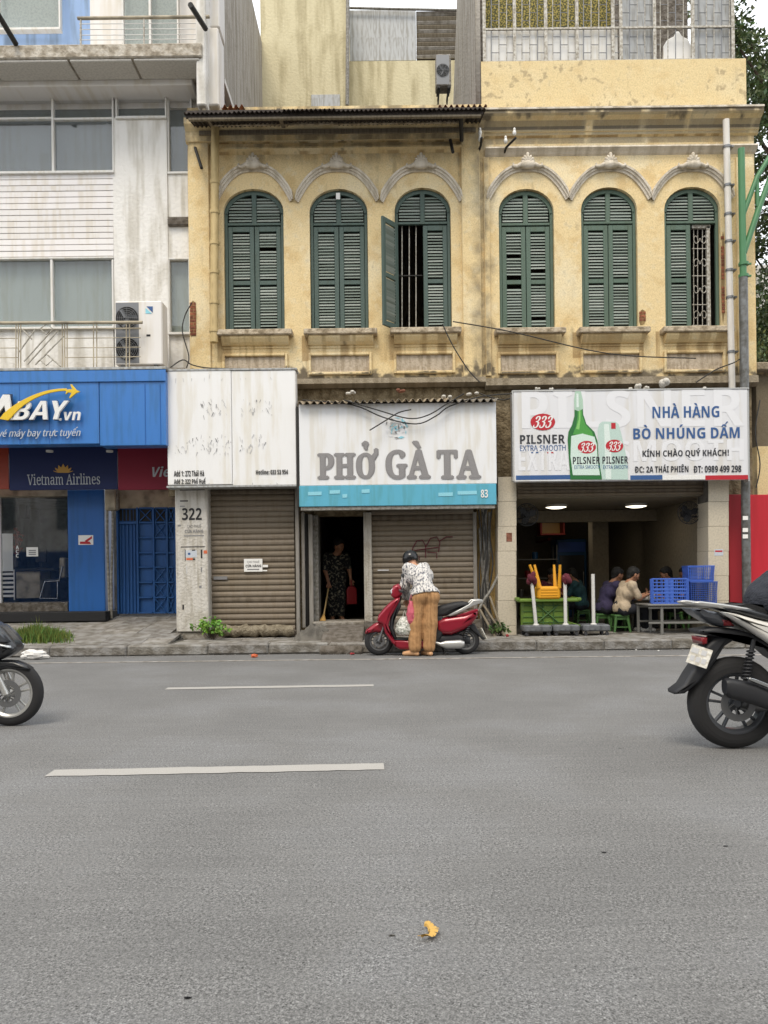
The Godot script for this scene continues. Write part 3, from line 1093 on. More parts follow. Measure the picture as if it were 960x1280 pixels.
# one arched louvred window. gap: 0 closed, 1 left leaf swung out, 2 right leaf gone
func shutter_window(house: Node3D, o: Array, paint: String, gap: int, z: float) -> void:
	var g := G.new()
	var xl: float = o[0] + 0.006
	var xr: float = o[1] - 0.006
	var cx := (xl + xr) / 2
	var zf := z - 0.07
	var fw := 0.052
	var ty: float = o[3] - 0.60     # transom
	# arched outer frame
	var outer := arch([xl, xr, o[2], o[3] - 0.006, o[4]], 18)
	var inner := arch([xl + fw, xr - fw, o[2], o[3] - 0.006 - fw * 1.3, o[4] * 0.92], 18)
	for i in 18:
		var q := [outer[i], outer[i + 1], inner[i + 1], inner[i]]
		var p := []
		for w in q:
			p.append(Vector3(w.x, w.y, zf))
		g.face(p[0], p[1], p[2], p[3], Vector3.BACK)
		g.face(p[3], p[2], p[2] - Vector3(0, 0, 0.06), p[3] - Vector3(0, 0, 0.06), Vector3.DOWN)
	for s in [xl + fw / 2, xr - fw / 2]:
		var top: float = outer[0].y
		g.cbox(Vector3(s, (o[2] + top) / 2, zf - 0.03), Vector3(fw, top - o[2], 0.06), 0.004)
	g.cbox(Vector3(cx, ty, zf - 0.025), Vector3(xr - xl - fw * 2, 0.045, 0.06), 0.006)
	g.cbox(Vector3(cx, (ty + o[3] - fw) / 2, zf - 0.028), Vector3(0.085, o[3] - fw - ty, 0.05), 0.006)
	var win := part(house, "shutter_window", g, paint)
	# lunette louvres
	var mats := ["slat_a", "slat_b", "slat_c"]
	var half := (xr - xl) / 2 - fw
	var y := ty + 0.07
	while y < o[3] - 0.14:
		var t: float = (y - (o[3] - o[4])) / o[4]
		var reach := half * (sqrt(maxf(0.02, 1 - t * t)) if t > 0 else 1.0) - 0.02
		if reach > 0.12:
			for s in [-1.0, 1.0]:
				slat(win, reach - 0.045, Vector3(cx + s * (0.045 + (reach - 0.045) / 2), y, zf - 0.03), mats[rng.randi() % 3], Basis())
		y += 0.055
	# leaves
	var lw := (xr - xl) / 2 - fw
	var yb: float = o[2] + 0.012
	var yt := ty - 0.04
	for s in 2:
		if gap == 2 and s == 1:
			continue
		var bs := Basis()
		var org := Vector3(cx - lw if s == 0 else cx, yb, zf - 0.012)
		if gap == 1 and s == 0:
			bs = Basis(Vector3.UP, -2.25)
			org = Vector3(xl + 0.02, yb, zf + 0.035)
		leaf(win, org, bs, lw, yt - yb, paint)

func leaf(win: Node3D, org: Vector3, bs: Basis, w: float, hgt: float, paint: String) -> void:
	var g := G.new()
	var st := 0.085
	for x in [st / 2 + 0.003, w - st / 2 - 0.003]:
		g.cbox(Vector3(x, hgt / 2, -0.02), Vector3(st - 0.006, hgt, 0.045), 0.005)
	var mid := hgt * 0.475
	for q in [[0.045, 0.09], [mid, 0.075], [hgt - 0.045, 0.09]]:
		g.cbox(Vector3(w / 2, q[0], -0.02), Vector3(w - 2 * st, q[1], 0.043), 0.004)
	put(win, "shutter_leaf", g.mesh(), paint, Transform3D(bs, org))
	var mats := ["slat_a", "slat_b", "slat_c"]
	for q in [[0.115, mid - 0.06], [mid + 0.065, hgt - 0.115]]:
		var n := int((q[1] - q[0]) / 0.0515)
		for i in n:
			if rng.randf() < 0.012:
				continue
			var y: float = lerpf(q[0], q[1], (i + 0.5) / n)
			slat(win, w - 2 * st, org + bs * Vector3(w / 2, y, -0.02), mats[rng.randi() % 3], bs)

func slat(win: Node3D, w: float, p: Vector3, m, bs: Basis) -> void:
	var key := "slat%d" % int(w * 100)
	if not boxes.has(key):
		var g := G.new()
		g.cbox(Vector3.ZERO, Vector3(w, 0.011, 0.05), 0.003)
		boxes[key] = g.mesh()
	put(win, "slat", boxes[key], m, Transform3D(bs * Basis(Vector3.RIGHT, 0.98 + rng.randfn(0, 0.06)) * Basis(Vector3.BACK, rng.randfn(0, 0.006)), p))

# hood mould along an arch from (xl, y) to (xr, y), with a rise
func hood(house: Node3D, cx: float, hw: float, yl: float, rise: float, z: float) -> void:
	var g := G.new()
	var n := 22
	# steps across the band: [offset from the line, how far it stands out]
	var pr := [[-0.065, 0.0], [-0.065, 0.03], [-0.025, 0.035], [-0.022, 0.06], [0.012, 0.065], [0.016, 0.09], [0.05, 0.095], [0.06, 0.0]]
	var rows := []
	for i in n + 1:
		var t := -1.0 + 2.0 * i / n
		var p := Vector2(cx + hw * t, yl + rise * (1 - pow(absf(t), 2.6)))
		var dn := Vector2(2.6 * rise * signf(t) * pow(absf(t), 1.6) / hw, 1.0).normalized()
		var row := []
		for q in pr:
			var w: Vector2 = p + dn * q[0]
			row.append(Vector3(clampf(w.x, cx - hw, cx + hw), w.y, z + q[1]))
		rows.append(row)
	for i in n:
		for k in pr.size() - 1:
			g.face(rows[i][k], rows[i + 1][k], rows[i + 1][k + 1], rows[i][k + 1], Vector3(0, 0.3 if k > 5 else -0.3, 1))
	part(house, "arch_moulding", g, "moulding")
	# shell ornament on the crown
	g = G.new()
	var y := yl + rise
	g.ball(Vector3(cx, y + 0.02, z + 0.09), Vector3(0.17, 0.075, 0.06))
	for k in 7:
		var an := (k - 3) * 0.42
		var dr := Vector3(sin(an), cos(an), 0)
		var l := 0.15 - absf(k - 3) * 0.012
		g.ball(Vector3(cx, y + 0.04, z + 0.1) + dr * l * 0.62, Vector3(0.032, l * 0.55, 0.035), Basis(Vector3.BACK, -an), 5, 6)
	for s in [-1.0, 1.0]:
		g.tube([Vector3(cx + s * 0.12, y + 0.02, z + 0.1), Vector3(cx + s * 0.2, y - 0.02, z + 0.1), Vector3(cx + s * 0.26, y + 0.0, z + 0.09), Vector3(cx + s * 0.25, y + 0.05, z + 0.08)], [0.04, 0.035, 0.028, 0.015], 6)
	g.ball(Vector3(cx, y + 0.19, z + 0.09), Vector3(0.035, 0.05, 0.035))
	part(house, "keystone_ornament", g, "moulding")

# a run of moulding: profile points [y, out] from top to bottom
func run(g: G, xl: float, xr: float, z: float, pr: Array) -> void:
	for i in pr.size() - 1:
		var a: Array = pr[i]
		var b: Array = pr[i + 1]
		g.face(Vector3(xl, a[0], z + a[1]), Vector3(xr, a[0], z + a[1]), Vector3(xr, b[0], z + b[1]), Vector3(xl, b[0], z + b[1]), Vector3(0, b[1] - a[1] + 0.001, a[0] - b[0]) if a[0] != b[0] else Vector3(0, 1 if b[1] > a[1] else -1, 0))
	for s in [[xl, Vector3.LEFT], [xr, Vector3.RIGHT]]:
		for i in pr.size() - 1:
			g.face(Vector3(s[0], pr[i][0], z + pr[i][1]), Vector3(s[0], pr[i + 1][0], z + pr[i + 1][1]), Vector3(s[0], pr[i + 1][0], z), Vector3(s[0], pr[i][0], z), s[1])

func sill(house: Node3D, o: Array, z: float, panel_m: String) -> void:
	var g := G.new()
	var cx: float = (o[0] + o[1]) / 2
	var hw: float = (o[1] - o[0]) / 2 + 0.1
	var y: float = o[2]
	g.cbox(Vector3(cx + 0.02, y - 0.045, z + 0.05), Vector3(hw * 2 + 0.06, 0.1, 0.32), 0.015)
	var s := part(house, "window_sill", g, "sill")
	g = G.new()
	run(g, cx - hw + 0.06, cx + hw - 0.02, z, [[y - 0.098, 0.0], [y - 0.098, 0.16], [y - 0.14, 0.155], [y - 0.2, 0.11], [y - 0.24, 0.06], [y - 0.25, 0.02], [y - 0.285, 0.02], [y - 0.29, 0.0]])
	part(s, "corbel_moulding", g, "limewash")
	# framed panel below
	g = G.new()
	var pw := hw - 0.1
	var pt := y - 0.43
	var pbm := y - 0.72
	for q in [[cx - pw, cx + pw, pt, pt + 0.05], [cx - pw, cx + pw, pbm - 0.05, pbm], [cx - pw - 0.05, cx - pw, pbm - 0.05, pt + 0.05], [cx + pw, cx + pw + 0.05, pbm - 0.05, pt + 0.05]]:
		g.cbox(Vector3((q[0] + q[1]) / 2, (q[2] + q[3]) / 2, z + 0.02), Vector3(q[1] - q[0], q[3] - q[2], 0.07), 0.012)
	var fr := part(house, "panel_frame", g, "limewash")
	g = G.new()
	g.box(Vector3(cx, (pt + pbm) / 2, z - 0.015), Vector3(pw * 2, pt - pbm, 0.04))
	part(fr, "plaque", g, panel_m)

func room(house: Node3D, xl: float, xr: float, yb: float, yt: float, z0: float, z1: float, m: String) -> void:
	var g := G.new()
	g.box(Vector3((xl + xr) / 2, (yb + yt) / 2, z1 - 0.05), Vector3(xr - xl, yt - yb, 0.1))
	g.box(Vector3(xl - 0.05, (yb + yt) / 2, (z0 + z1) / 2), Vector3(0.1, yt - yb, z0 - z1))
	g.box(Vector3(xr + 0.05, (yb + yt) / 2, (z0 + z1) / 2), Vector3(0.1, yt - yb, z0 - z1))
	g.box(Vector3((xl + xr) / 2, yt + 0.05, (z0 + z1) / 2), Vector3(xr - xl, 0.1, z0 - z1))
	g.box(Vector3((xl + xr) / 2, yb - 0.05, (z0 + z1) / 2), Vector3(xr - xl, 0.1, z0 - z1))
	part(house, "inner_room", g, m)

func bricks(house: Node3D, x0: float, y0: float, x1: float, y1: float, d: float) -> void:
	# a ragged hole in the plaster with the bricks showing
	var pts := []
	for i in 12:
		var a := TAU * i / 12
		pts.append([(x0 + x1) / 2 + (x1 - x0) * 0.62 * cos(a) * rng.randf_range(0.75, 1.1), (y0 + y1) / 2 + (y1 - y0) * 0.56 * sin(a) * rng.randf_range(0.85, 1.08)])
	var patch := shape(house, "broken_plaster", "plaque_dark", pts, d, 0.006)
	var r := rc(x0, y0, x1, y1, d)
	var y: float = r[2]
	var k := 0
	while y < r[3] - 0.04:
		var x: float = r[0] - (0.05 if k % 2 else 0.0)
		while x < r[1] - 0.03:
			var a := maxf(x, r[0])
			var w := minf(x + 0.11, r[1]) - a
			if w > 0.03 and rng.randf() > 0.15:
				var g := G.new()
				g.cbox(Vector3(a + w / 2, y + 0.03, -d + 0.004), Vector3(w, 0.05, 0.012 + rng.randf() * 0.006), 0.004)
				part(patch, "brick", g, ["brick", "brick_b"][rng.randi() % 2])
			x += 0.12
		y += 0.06
		k += 1

var LH: Node3D
var RH: Node3D
func yellow_left() -> void:
	var d := FD
	var z := -d
	var lo := rc(236, 150, 604, 482, d)
	LH = thing("yellow_house", "old yellow shophouse with green shutters under a dark corrugated eave", "house", Vector3((lo[0] + lo[1]) / 2, 0.17, z - 2))
	var ops := []
	for q in [[280, 236, 355, 416], [387.5, 236, 460, 415], [494, 234.5, 564, 413.5]]:
		var r := rc(q[0], q[1], q[2], q[3], d)
		ops.append([r[0], r[1], r[2], r[3], 0.4])
	var yt: float = lo[3] + 0.25
	var g := G.new()
	wall(g, lo[0], lo[1], lo[2], yt, z, ops, 0.22)
	g.face(Vector3(lo[0], lo[2], z), Vector3(lo[0], yt, z), Vector3(lo[0], yt, z - 5), Vector3(lo[0], lo[2], z - 5), Vector3.LEFT)
	part(LH, "wall", g, "limewash")
	room(LH, lo[0] + 0.2, lo[1] - 0.1, lo[2] + 0.1, yt - 0.25, z - 0.24, z - 4.0, "interior_dark")
	shutter_window(LH, ops[0], "green_paint", 0, z)
	shutter_window(LH, ops[1], "green_paint", 0, z)
	shutter_window(LH, ops[2], "green_paint", 1, z)
	# iron bars in the open half
	for x in [502.5, 511.5, 520]:
		wtube(LH, "window_bar", "white_iron", [W(x, 278, d + 0.16), W(x, 412, d + 0.16)], 0.011)
	wtube(LH, "window_bar", "dark_iron", [W(496, 345, d + 0.15), W(528, 344.5, d + 0.15)], 0.012)
	pb(LH, "paper_tag", "paper", 420, 241, 425, 249, d - 0.012, 0.01)
	for i in 3:
		sill(LH, ops[i], z, "plaque")
		var hx: float = [317.5, 421.5, 526.5][i]
		var c := W(hx, 250, d)
		hood(LH, c.x, [0.70, 0.745, 0.735][i], c.y - 0.02, 0.58, z)
	# mouldings: corner pilaster, string below the eave
	g = G.new()
	pb(LH, "pilaster", "limewash", 237, 166, 262, 470, d - 0.05, 0.1, 0.01)
	pb(LH, "pilaster", "limewash", 578, 160, 601, 476, d - 0.09, 0.13, 0.012)
	g = G.new()
	var r1 := rc(274, 186, 578, 191, d)
	run(g, r1[0], r1[1], z, [[r1[3] + 0.02, 0.0], [r1[3], 0.09], [r1[3] - 0.03, 0.09], [r1[2], 0.03], [r1[2] - 0.02, 0.0]])
	var r2 := rc(236, 160, 604, 178, d)
	run(g, r2[0] - 0.04, r2[1], z, [[r2[3] + 0.1, 0.0], [r2[3] + 0.1, 0.2], [r2[3], 0.19], [r2[3] - 0.09, 0.1], [r2[2], 0.08], [r2[2] - 0.01, 0.0]])
	part(LH, "cornice", g, "limewash")
	g = G.new()
	var r3 := rc(236, 474, 606, 484, d)
	run(g, r3[0], r3[1], z, [[r3[3], 0.0], [r3[3] - 0.02, 0.14], [r3[2] + 0.03, 0.15], [r3[2], 0.06], [r3[2] - 0.02, 0.0]])
	part(LH, "string_course", g, "mould_stone")
	for s in [[244, 185, 252, 210], [563, 175, 566, 190]]:
		wtube(LH, "iron_bracket", "dark_iron", [W(s[0], s[1], d - 0.05), W(s[2], s[3], d - 0.35)], 0.03)
	bricks(LH, 237.5, 378, 245, 420, d - 0.055)
	# buff drain pipe with collars
	g = G.new()
	var p0 := W(269, 156, d - 0.17)
	var p1 := W(267.5, 428, d - 0.17)
	g.tube([p0, p1], 0.07, 14)
	var pipe := part(LH, "drain_pipe", g, "pipe_buff")
	for y in [228, 265, 304, 340, 378, 413]:
		g = G.new()
		var c := p0.lerp(p1, (y - 156.0) / 272.0)
		g.tube([c + Vector3(0, 0.035, 0), c + Vector3(0, 0.03, 0), c + Vector3(0, -0.03, 0), c - Vector3(0, 0.035, 0)], [0.074, 0.086, 0.086, 0.074], 14)
		g.box(c + Vector3(0, 0, -0.1), Vector3(0.03, 0.03, 0.16))
		part(pipe, "pipe_collar", g, "pipe_buff")
	# corrugated roof: each sheet its own
	var a := rc(230, 130, 606, 140, 12.75)
	var y0: float = a[2] + 0.03
	var sheets := 6
	var rf: Node3D
	g = G.new()
	g.box(Vector3((a[0] + a[1]) / 2, y0 - 0.05, -12.85), Vector3(a[1] - a[0] - 0.1, 0.07, 0.06))
	g.box(Vector3((a[0] + a[1]) / 2, y0 + 0.13, -13.6), Vector3(a[1] - a[0] - 0.1, 0.07, 0.06))
	rf = part(LH, "roof", g, "wood_old")
	for i in sheets:
		g = G.new()
		var x0: float = lerpf(a[0], a[1], i / float(sheets)) - 0.02
		var x1: float = lerpf(a[0], a[1], (i + 1) / float(sheets)) + 0.02
		corrugated(g, Vector3(x0, y0 + 0.004 * (i % 2) + rng.randf_range(-0.008, 0.01), -12.75 + rng.randf_range(-0.03, 0.03)), x1 - x0, Vector3(0, 1.1, -3.8), 0.075, 0.014)
		part(rf, "roof_sheet", g, "tin_dark")
	g = G.new()
	pbox(g, 262, 148, 580, 155, 13.42, 0.03)
	part(rf, "eave_board", g, "sill")
	pb(rf, "eave_fascia", "tin_dark", 232, 136, 604, 145, 12.82, 0.04)
	for x in [262, 352, 578]:
		g = G.new()
		var c := W(x, 150, 13.3)
		g.box(c, Vector3(0.06, 0.1, 0.85), Basis(Vector3.RIGHT, 0.25))
		part(rf, "rafter", g, "wood_old")
	g = G.new()
	corrugated(g, W(272, 133, 13.5), 0.45, Vector3(0, 0.3, -1.0), 0.1, 0.03)
	part(rf, "ridge_tile", g, "tin_rust")
	g = G.new()
	corrugated(g, W(548, 133, 13.4), 0.85, Vector3(0, 0.35, -1.2), 0.1, 0.03)
	part(rf, "ridge_tile", g, "tin_rust")
	wtube(LH, "roof_pole", "dark_iron", [W(576, 136, 12.9), W(577, 176, 13.5)], 0.035)

func corrugated(g: G, p: Vector3, w: float, run_v: Vector3, pitch: float, amp: float) -> void:
	var n := int(w / pitch * 6)
	var up := run_v.cross(Vector3.LEFT).normalized()
	if up.y < 0:
		up = -up
	for i in n:
		var q := []
		for t in [i, i + 1]:
			var x: float = w * t / n
			var o := up * sin(x / pitch * TAU) * amp
			q.append(p + Vector3(x, 0, 0) + o)
		var th := -up * 0.006
		g.face(q[0], q[1], q[1] + run_v, q[0] + run_v, up)
		g.face(q[0] + th, q[1] + th, q[1] + run_v + th, q[0] + run_v + th, -up)
		g.face(q[0], q[1], q[1] + th, q[0] + th, -run_v)

func yellow_right() -> void:
	var d := FD
	var z := -d
	var lo := rc(604, 150, 944, 482, d)
	RH = thing("yellow_house", "yellow shophouse with caged roof terrace above its plain parapet", "house", Vector3((lo[0] + lo[1]) / 2, 0.17, z - 2))
	var ops := []
	for q in [[624, 236, 693, 414], [727, 234, 797, 413], [831, 233.5, 901, 412]]:
		var r := rc(q[0], q[1], q[2], q[3], d)
		ops.append([r[0], r[1], r[2], r[3], 0.4])
	var top := rc(604, 75, 933, 170, d)
	var g := G.new()
	wall(g, lo[0], lo[1], lo[2], top[2], z, ops, 0.22)
	g.face(Vector3(lo[1], lo[2], z), Vector3(lo[1], top[2], z), Vector3(lo[1], top[2], z - 6), Vector3(lo[1], lo[2], z - 6), Vector3.RIGHT)
	g.face(Vector3(top[1], top[2], z), Vector3(lo[1], top[2], z), Vector3(lo[1], top[2], z - 6), Vector3(top[1], top[2], z - 6), Vector3.UP)
	g.quad(Vector3(lo[0], top[2], z), Vector3(top[1], top[2], z), Vector3(top[1], top[3], z), Vector3(lo[0], top[3], z))
	g.face(Vector3(top[1], top[2], z), Vector3(top[1], top[3], z), Vector3(top[1], top[3], z - 6), Vector3(top[1], top[2], z - 6), Vector3.RIGHT)
	g.face(Vector3(lo[0], top[3], z), Vector3(top[1], top[3], z), Vector3(top[1], top[3], z - 1), Vector3(lo[0], top[3], z - 1), Vector3.UP)
	part(RH, "wall", g, "limewash")
	room(RH, lo[0] + 0.1, lo[1] - 0.15, lo[2] + 0.1, lo[3], z - 0.24, z - 4.0, "interior_dark")
	shutter_window(RH, ops[0], "green_right", 0, z)
	shutter_window(RH, ops[1], "green_right", 0, z)
	shutter_window(RH, ops[2], "green_right", 2, z)
	# scroll grille and white sash behind the missing leaf
	var gd := d + 0.17
	g = G.new()
	pbox(g, 884, 283, 888, 409, gd - 0.05, 0.06)
	pbox(g, 865, 281, 888, 285, gd - 0.05, 0.06)
	part(RH, "window_jamb", g, "white_iron")
	for y in [285, 311, 345, 381, 407]:
		wtube(RH, "grille_bar", "white_iron", [W(865, y, gd), W(886, y, gd)], 0.009)
	for x in [867, 872, 878, 884]:
		wtube(RH, "grille_bar", "white_iron", [W(x, 284, gd), W(x, 408, gd)], 0.008)
	for q in [[298, 1.0], [330, -1.0], [360, 1.0], [395, -1.0]]:
		for s in [-1.0, 1.0]:
			var pts := []
			for k in 14:
				var an: float = k * 0.42
				var rr := 5.0 * (1 - k / 17.0)
				pts.append(W(875 + s * (5.2 - rr * cos(an) * 0.9), q[0] + q[1] * rr * sin(an) * 1.6, gd - 0.012))
			wtube(RH, "grille_scroll", "white_iron", pts, 0.008, 5)
	for i in 3:
		sill(RH, ops[i], z, "plaque")
		var hx: float = [659, 762, 864.5][i]
		var c := W(hx, 249, d)
		hood(RH, c.x, 0.735, c.y, 0.55, z)
	g = G.new()
	var r0 := rc(600, 147, 946, 170, d)
	run(g, r0[0], r0[1], z, [[r0[3], 0.0], [r0[3] - 0.01, 0.26], [r0[3] - 0.06, 0.27], [r0[3] - 0.09, 0.24], [r0[3] - 0.13, 0.16], [r0[3] - 0.2, 0.1], [r0[2] + 0.05, 0.08], [r0[2] + 0.04, 0.06], [r0[2], 0.05], [r0[2] - 0.02, 0.0]])
	part(RH, "cornice", g, "limewash")
	g = G.new()
	var rt := rc(600, 146, 946, 152, d)
	run(g, rt[0], rt[1], z, [[r0[3] + 0.035, 0.0], [r0[3] + 0.035, 0.285], [r0[3] + 0.003, 0.285], [r0[3] + 0.003, 0.0]])
	part(RH, "cornice_cap", g, "moulding")
	g = G.new()
	var r1 := rc(606, 185, 944, 193, d)
	run(g, r1[0], r1[1], z, [[r1[3], 0.0], [r1[3] - 0.01, 0.11], [r1[3] - 0.04, 0.12], [r1[2] + 0.03, 0.06], [r1[2], 0.03], [r1[2] - 0.02, 0.0]])
	part(RH, "string_course", g, "moulding")
	g = G.new()
	var r3 := rc(606, 471, 944, 484, d)
	run(g, r3[0], r3[1], z, [[r3[3], 0.0], [r3[3] - 0.03, 0.12], [r3[2] + 0.03, 0.13], [r3[2], 0.06], [r3[2] - 0.02, 0.0]])
	part(RH, "string_course", g, "mould_stone")
	g = G.new()
	pb(RH, "pilaster", "limewash", 922, 196, 943, 470, d - 0.05, 0.1, 0.01)
	pb(RH, "pilaster", "limewash", 606, 196, 613, 470, d - 0.04, 0.08, 0.01)
	bricks(RH, 799, 387, 807, 406, d - 0.004)
	bricks(RH, 901.5, 296, 905.5, 396, d - 0.004)
	# insulators on a bent iron arm
	for q in [[630, 192, 645, 172], [598, 190, 602, 172]]:
		var arm := wtube(RH, "insulator_arm", "dark_iron", [W(q[0], q[1], d - 0.02), W(q[0] + 3, q[1] - 8, d - 0.15), W(q[2], q[3], d - 0.3)], 0.022)
		g = G.new()
		for e in [[q[0] + 2, q[1] - 16], [q[2] - 2, q[3] - 6]]:
			var c := W(e[0], e[1], d - 0.2)
			g.ball(c, Vector3(0.035, 0.05, 0.035))
			g.ball(c + Vector3(0, 0.06, 0), Vector3(0.025, 0.03, 0.025))
		part(arm, "insulator", g, "porcelain")
	# white drain pipe
	g = G.new()
	var p0 := W(907.5, 150, d - 0.22)
	var p1 := W(915, 486, d - 0.22)
	g.tube([p0, p1], 0.055, 12)
	var pipe := part(RH, "drain_pipe", g, "pipe_white")
	for y in [184, 232, 268, 302, 338, 372, 440]:
		g = G.new()
		var c := p0.lerp(p1, (y - 150.0) / 336.0)
		g.tube([c + Vector3(0, 0.02, 0), c - Vector3(0, 0.02, 0)], 0.068, 12)
		g.box(c + Vector3(0.09, 0, -0.06), Vector3(0.04, 0.03, 0.2))
		part(pipe, "pipe_clip", g, "silver_dark")
	# roof terrace behind the parapet: floor, side wall, back wall
	g = G.new()
	var ty: float = top[3]
	g.box(Vector3((lo[0] + top[1]) / 2, ty - 0.4, z - 3.0), Vector3(top[1] - lo[0], 0.1, 5.9))
	g.box(Vector3((lo[0] + top[1]) / 2, ty + 1.6, z - 2.6), Vector3(top[1] - lo[0], 4.0, 0.1))
	part(RH, "terrace_wall", g, "concrete_dark")
	g = G.new()
	var side := [Vector2(z - 0.02, ty - 1.6), Vector2(z - 0.02, ty + 4.0), Vector2(z - 2.6, ty + 4.0), Vector2(z - 6.5, ty - 1.6)]
	var xf := Transform3D(Basis(Vector3.BACK, Vector3.UP, Vector3.LEFT), Vector3(lo[0] - 0.05, 0, 0))
	g.puff(side, 0.05, 0.01, xf, 2)
	part(RH, "side_wall", g, "grey_streaked")
	# the cage
	var cd := d + 0.03
	var sheet := G.new()
	pbox(sheet, 606, 37, 772, 76, cd + 0.05, 0.012)
	part(RH, "cage_sheet", sheet, "white_frame")
	sheet = G.new()
	pbox(sheet, 606, -60, 766, 34, cd + 0.5, 0.02)
	part(RH, "plant_screen", sheet, "plants_print")
	sheet = G.new()
	pbox(sheet, 774, -60, 815, 77, cd + 0.06, 0.012)
	pbox(sheet, 868, -60, 914, 78, cd + 0.06, 0.012)
	part(RH, "cage_panel", sheet, "zinc")
	for x in [605, 643, 682, 721, 766, 776, 818, 866, 916]:
		var gg := G.new()
		pbox(gg, x - 2, -60, x + 2, 77, cd - 0.02, 0.04)
		part(RH, "cage_post", gg, "white_iron")
	for y in [34.5, 75.5]:
		var gg := G.new()
		pbox(gg, 604, y - 1.2, 918, y + 1.2, cd - 0.025, 0.03)
		part(RH, "cage_rail", gg, "white_iron")
	var k := 0
	var x := 614.0
	while x < 914:
		wtube(RH, "cage_bar", "white_iron" if k % 3 else "silver_dark", [W(x, -60, cd), W(x, 76, cd)], 0.009, 5)
		var y := 42.0 + (10 if k % 2 else 0) - 76
		while y < 74:
			if not (x > 820 and x < 866 and y > 40):
				wtube(RH, "cage_rung", "silver_dark", [W(x, y, cd), W(x + 9.6, y, cd)], 0.008, 4)
			y += 20
		x += 9.6
		k += 1
	# a white shirt drying inside the cage
	var sg := G.new()
	var sp := []
	for q in [[828, 76], [829, 58], [834, 50], [842, 46], [845, 40], [848, 40], [852, 46], [860, 50], [864, 60], [864, 76]]:
		var w := W(q[0], q[1], cd + 0.16)
		sp.append(Vector2(w.x, w.y))
	sg.puff(sp, 0.03, 0.025, Transform3D(Basis(), Vector3(0, 0, -cd - 0.16)), 3)
	var shirt := thing("hanging_shirt", "white shirt hung to dry behind the terrace cage", "shirt", W(846, 76, cd + 0.16))
	part(shirt, "cloth", sg, "paper")
	wtube(shirt, "hanger", "dark_iron", [W(834, 48, cd + 0.16), W(846, 39, cd + 0.16), W(846, 33, cd + 0.16)], 0.006, 5)

# ---------------------------------------------------------------- the white building at the left
# a window of panes: frame rectangle in pixels, mullions at xs, transoms at ys; a blind behind the glass
func office_window(b: Node3D, x0: float, y0: float, x1: float, y1: float, d: float, xs: Array, ys: Array, blind: String) -> void:
	var g := G.new()
	var t := 2.2
	pbox(g, x0, y0, x1, y0 + t, d - 0.02, 0.1, 0.006)
	pbox(g, x0, y1 - t * 1.4, x1, y1, d - 0.05, 0.13, 0.006)
	pbox(g, x0, y0 + t, x0 + t, y1 - t * 1.4, d - 0.02, 0.1, 0.006)
	pbox(g, x1 - t, y0 + t, x1, y1 - t * 1.4, d - 0.02, 0.1, 0.006)
	for x in xs:
		pbox(g, x - 1.5, y0 + t, x + 1.5, y1 - t * 1.4, d - 0.015, 0.09, 0.006)
	var edges := [x0 + t]
	for x in xs:
		edges.append_array([x - 1.5, x + 1.5])
	edges.append(x1 - t)
	for i in range(0, edges.size(), 2):
		for y in ys:
			pbox(g, edges[i], y - 1.4, edges[i + 1], y + 1.4, d - 0.01, 0.08, 0.006)
	var w := part(b, "window", g, "white_frame")
	var rows := [y0 + t]
	for y in ys:
		rows.append_array([y - 1.4, y + 1.4])
	rows.append(y1 - t * 1.4)
	for i in range(0, edges.size(), 2):
		for j in range(0, rows.size(), 2):
			pb(w, "pane", "glass", edges[i], rows[j], edges[i + 1], rows[j + 1], d + 0.045, 0.008)
	pb(w, "blind", blind, x0 + 1, y0 + 1, x1 - 1, y1 - 1, d + 0.16, 0.02)

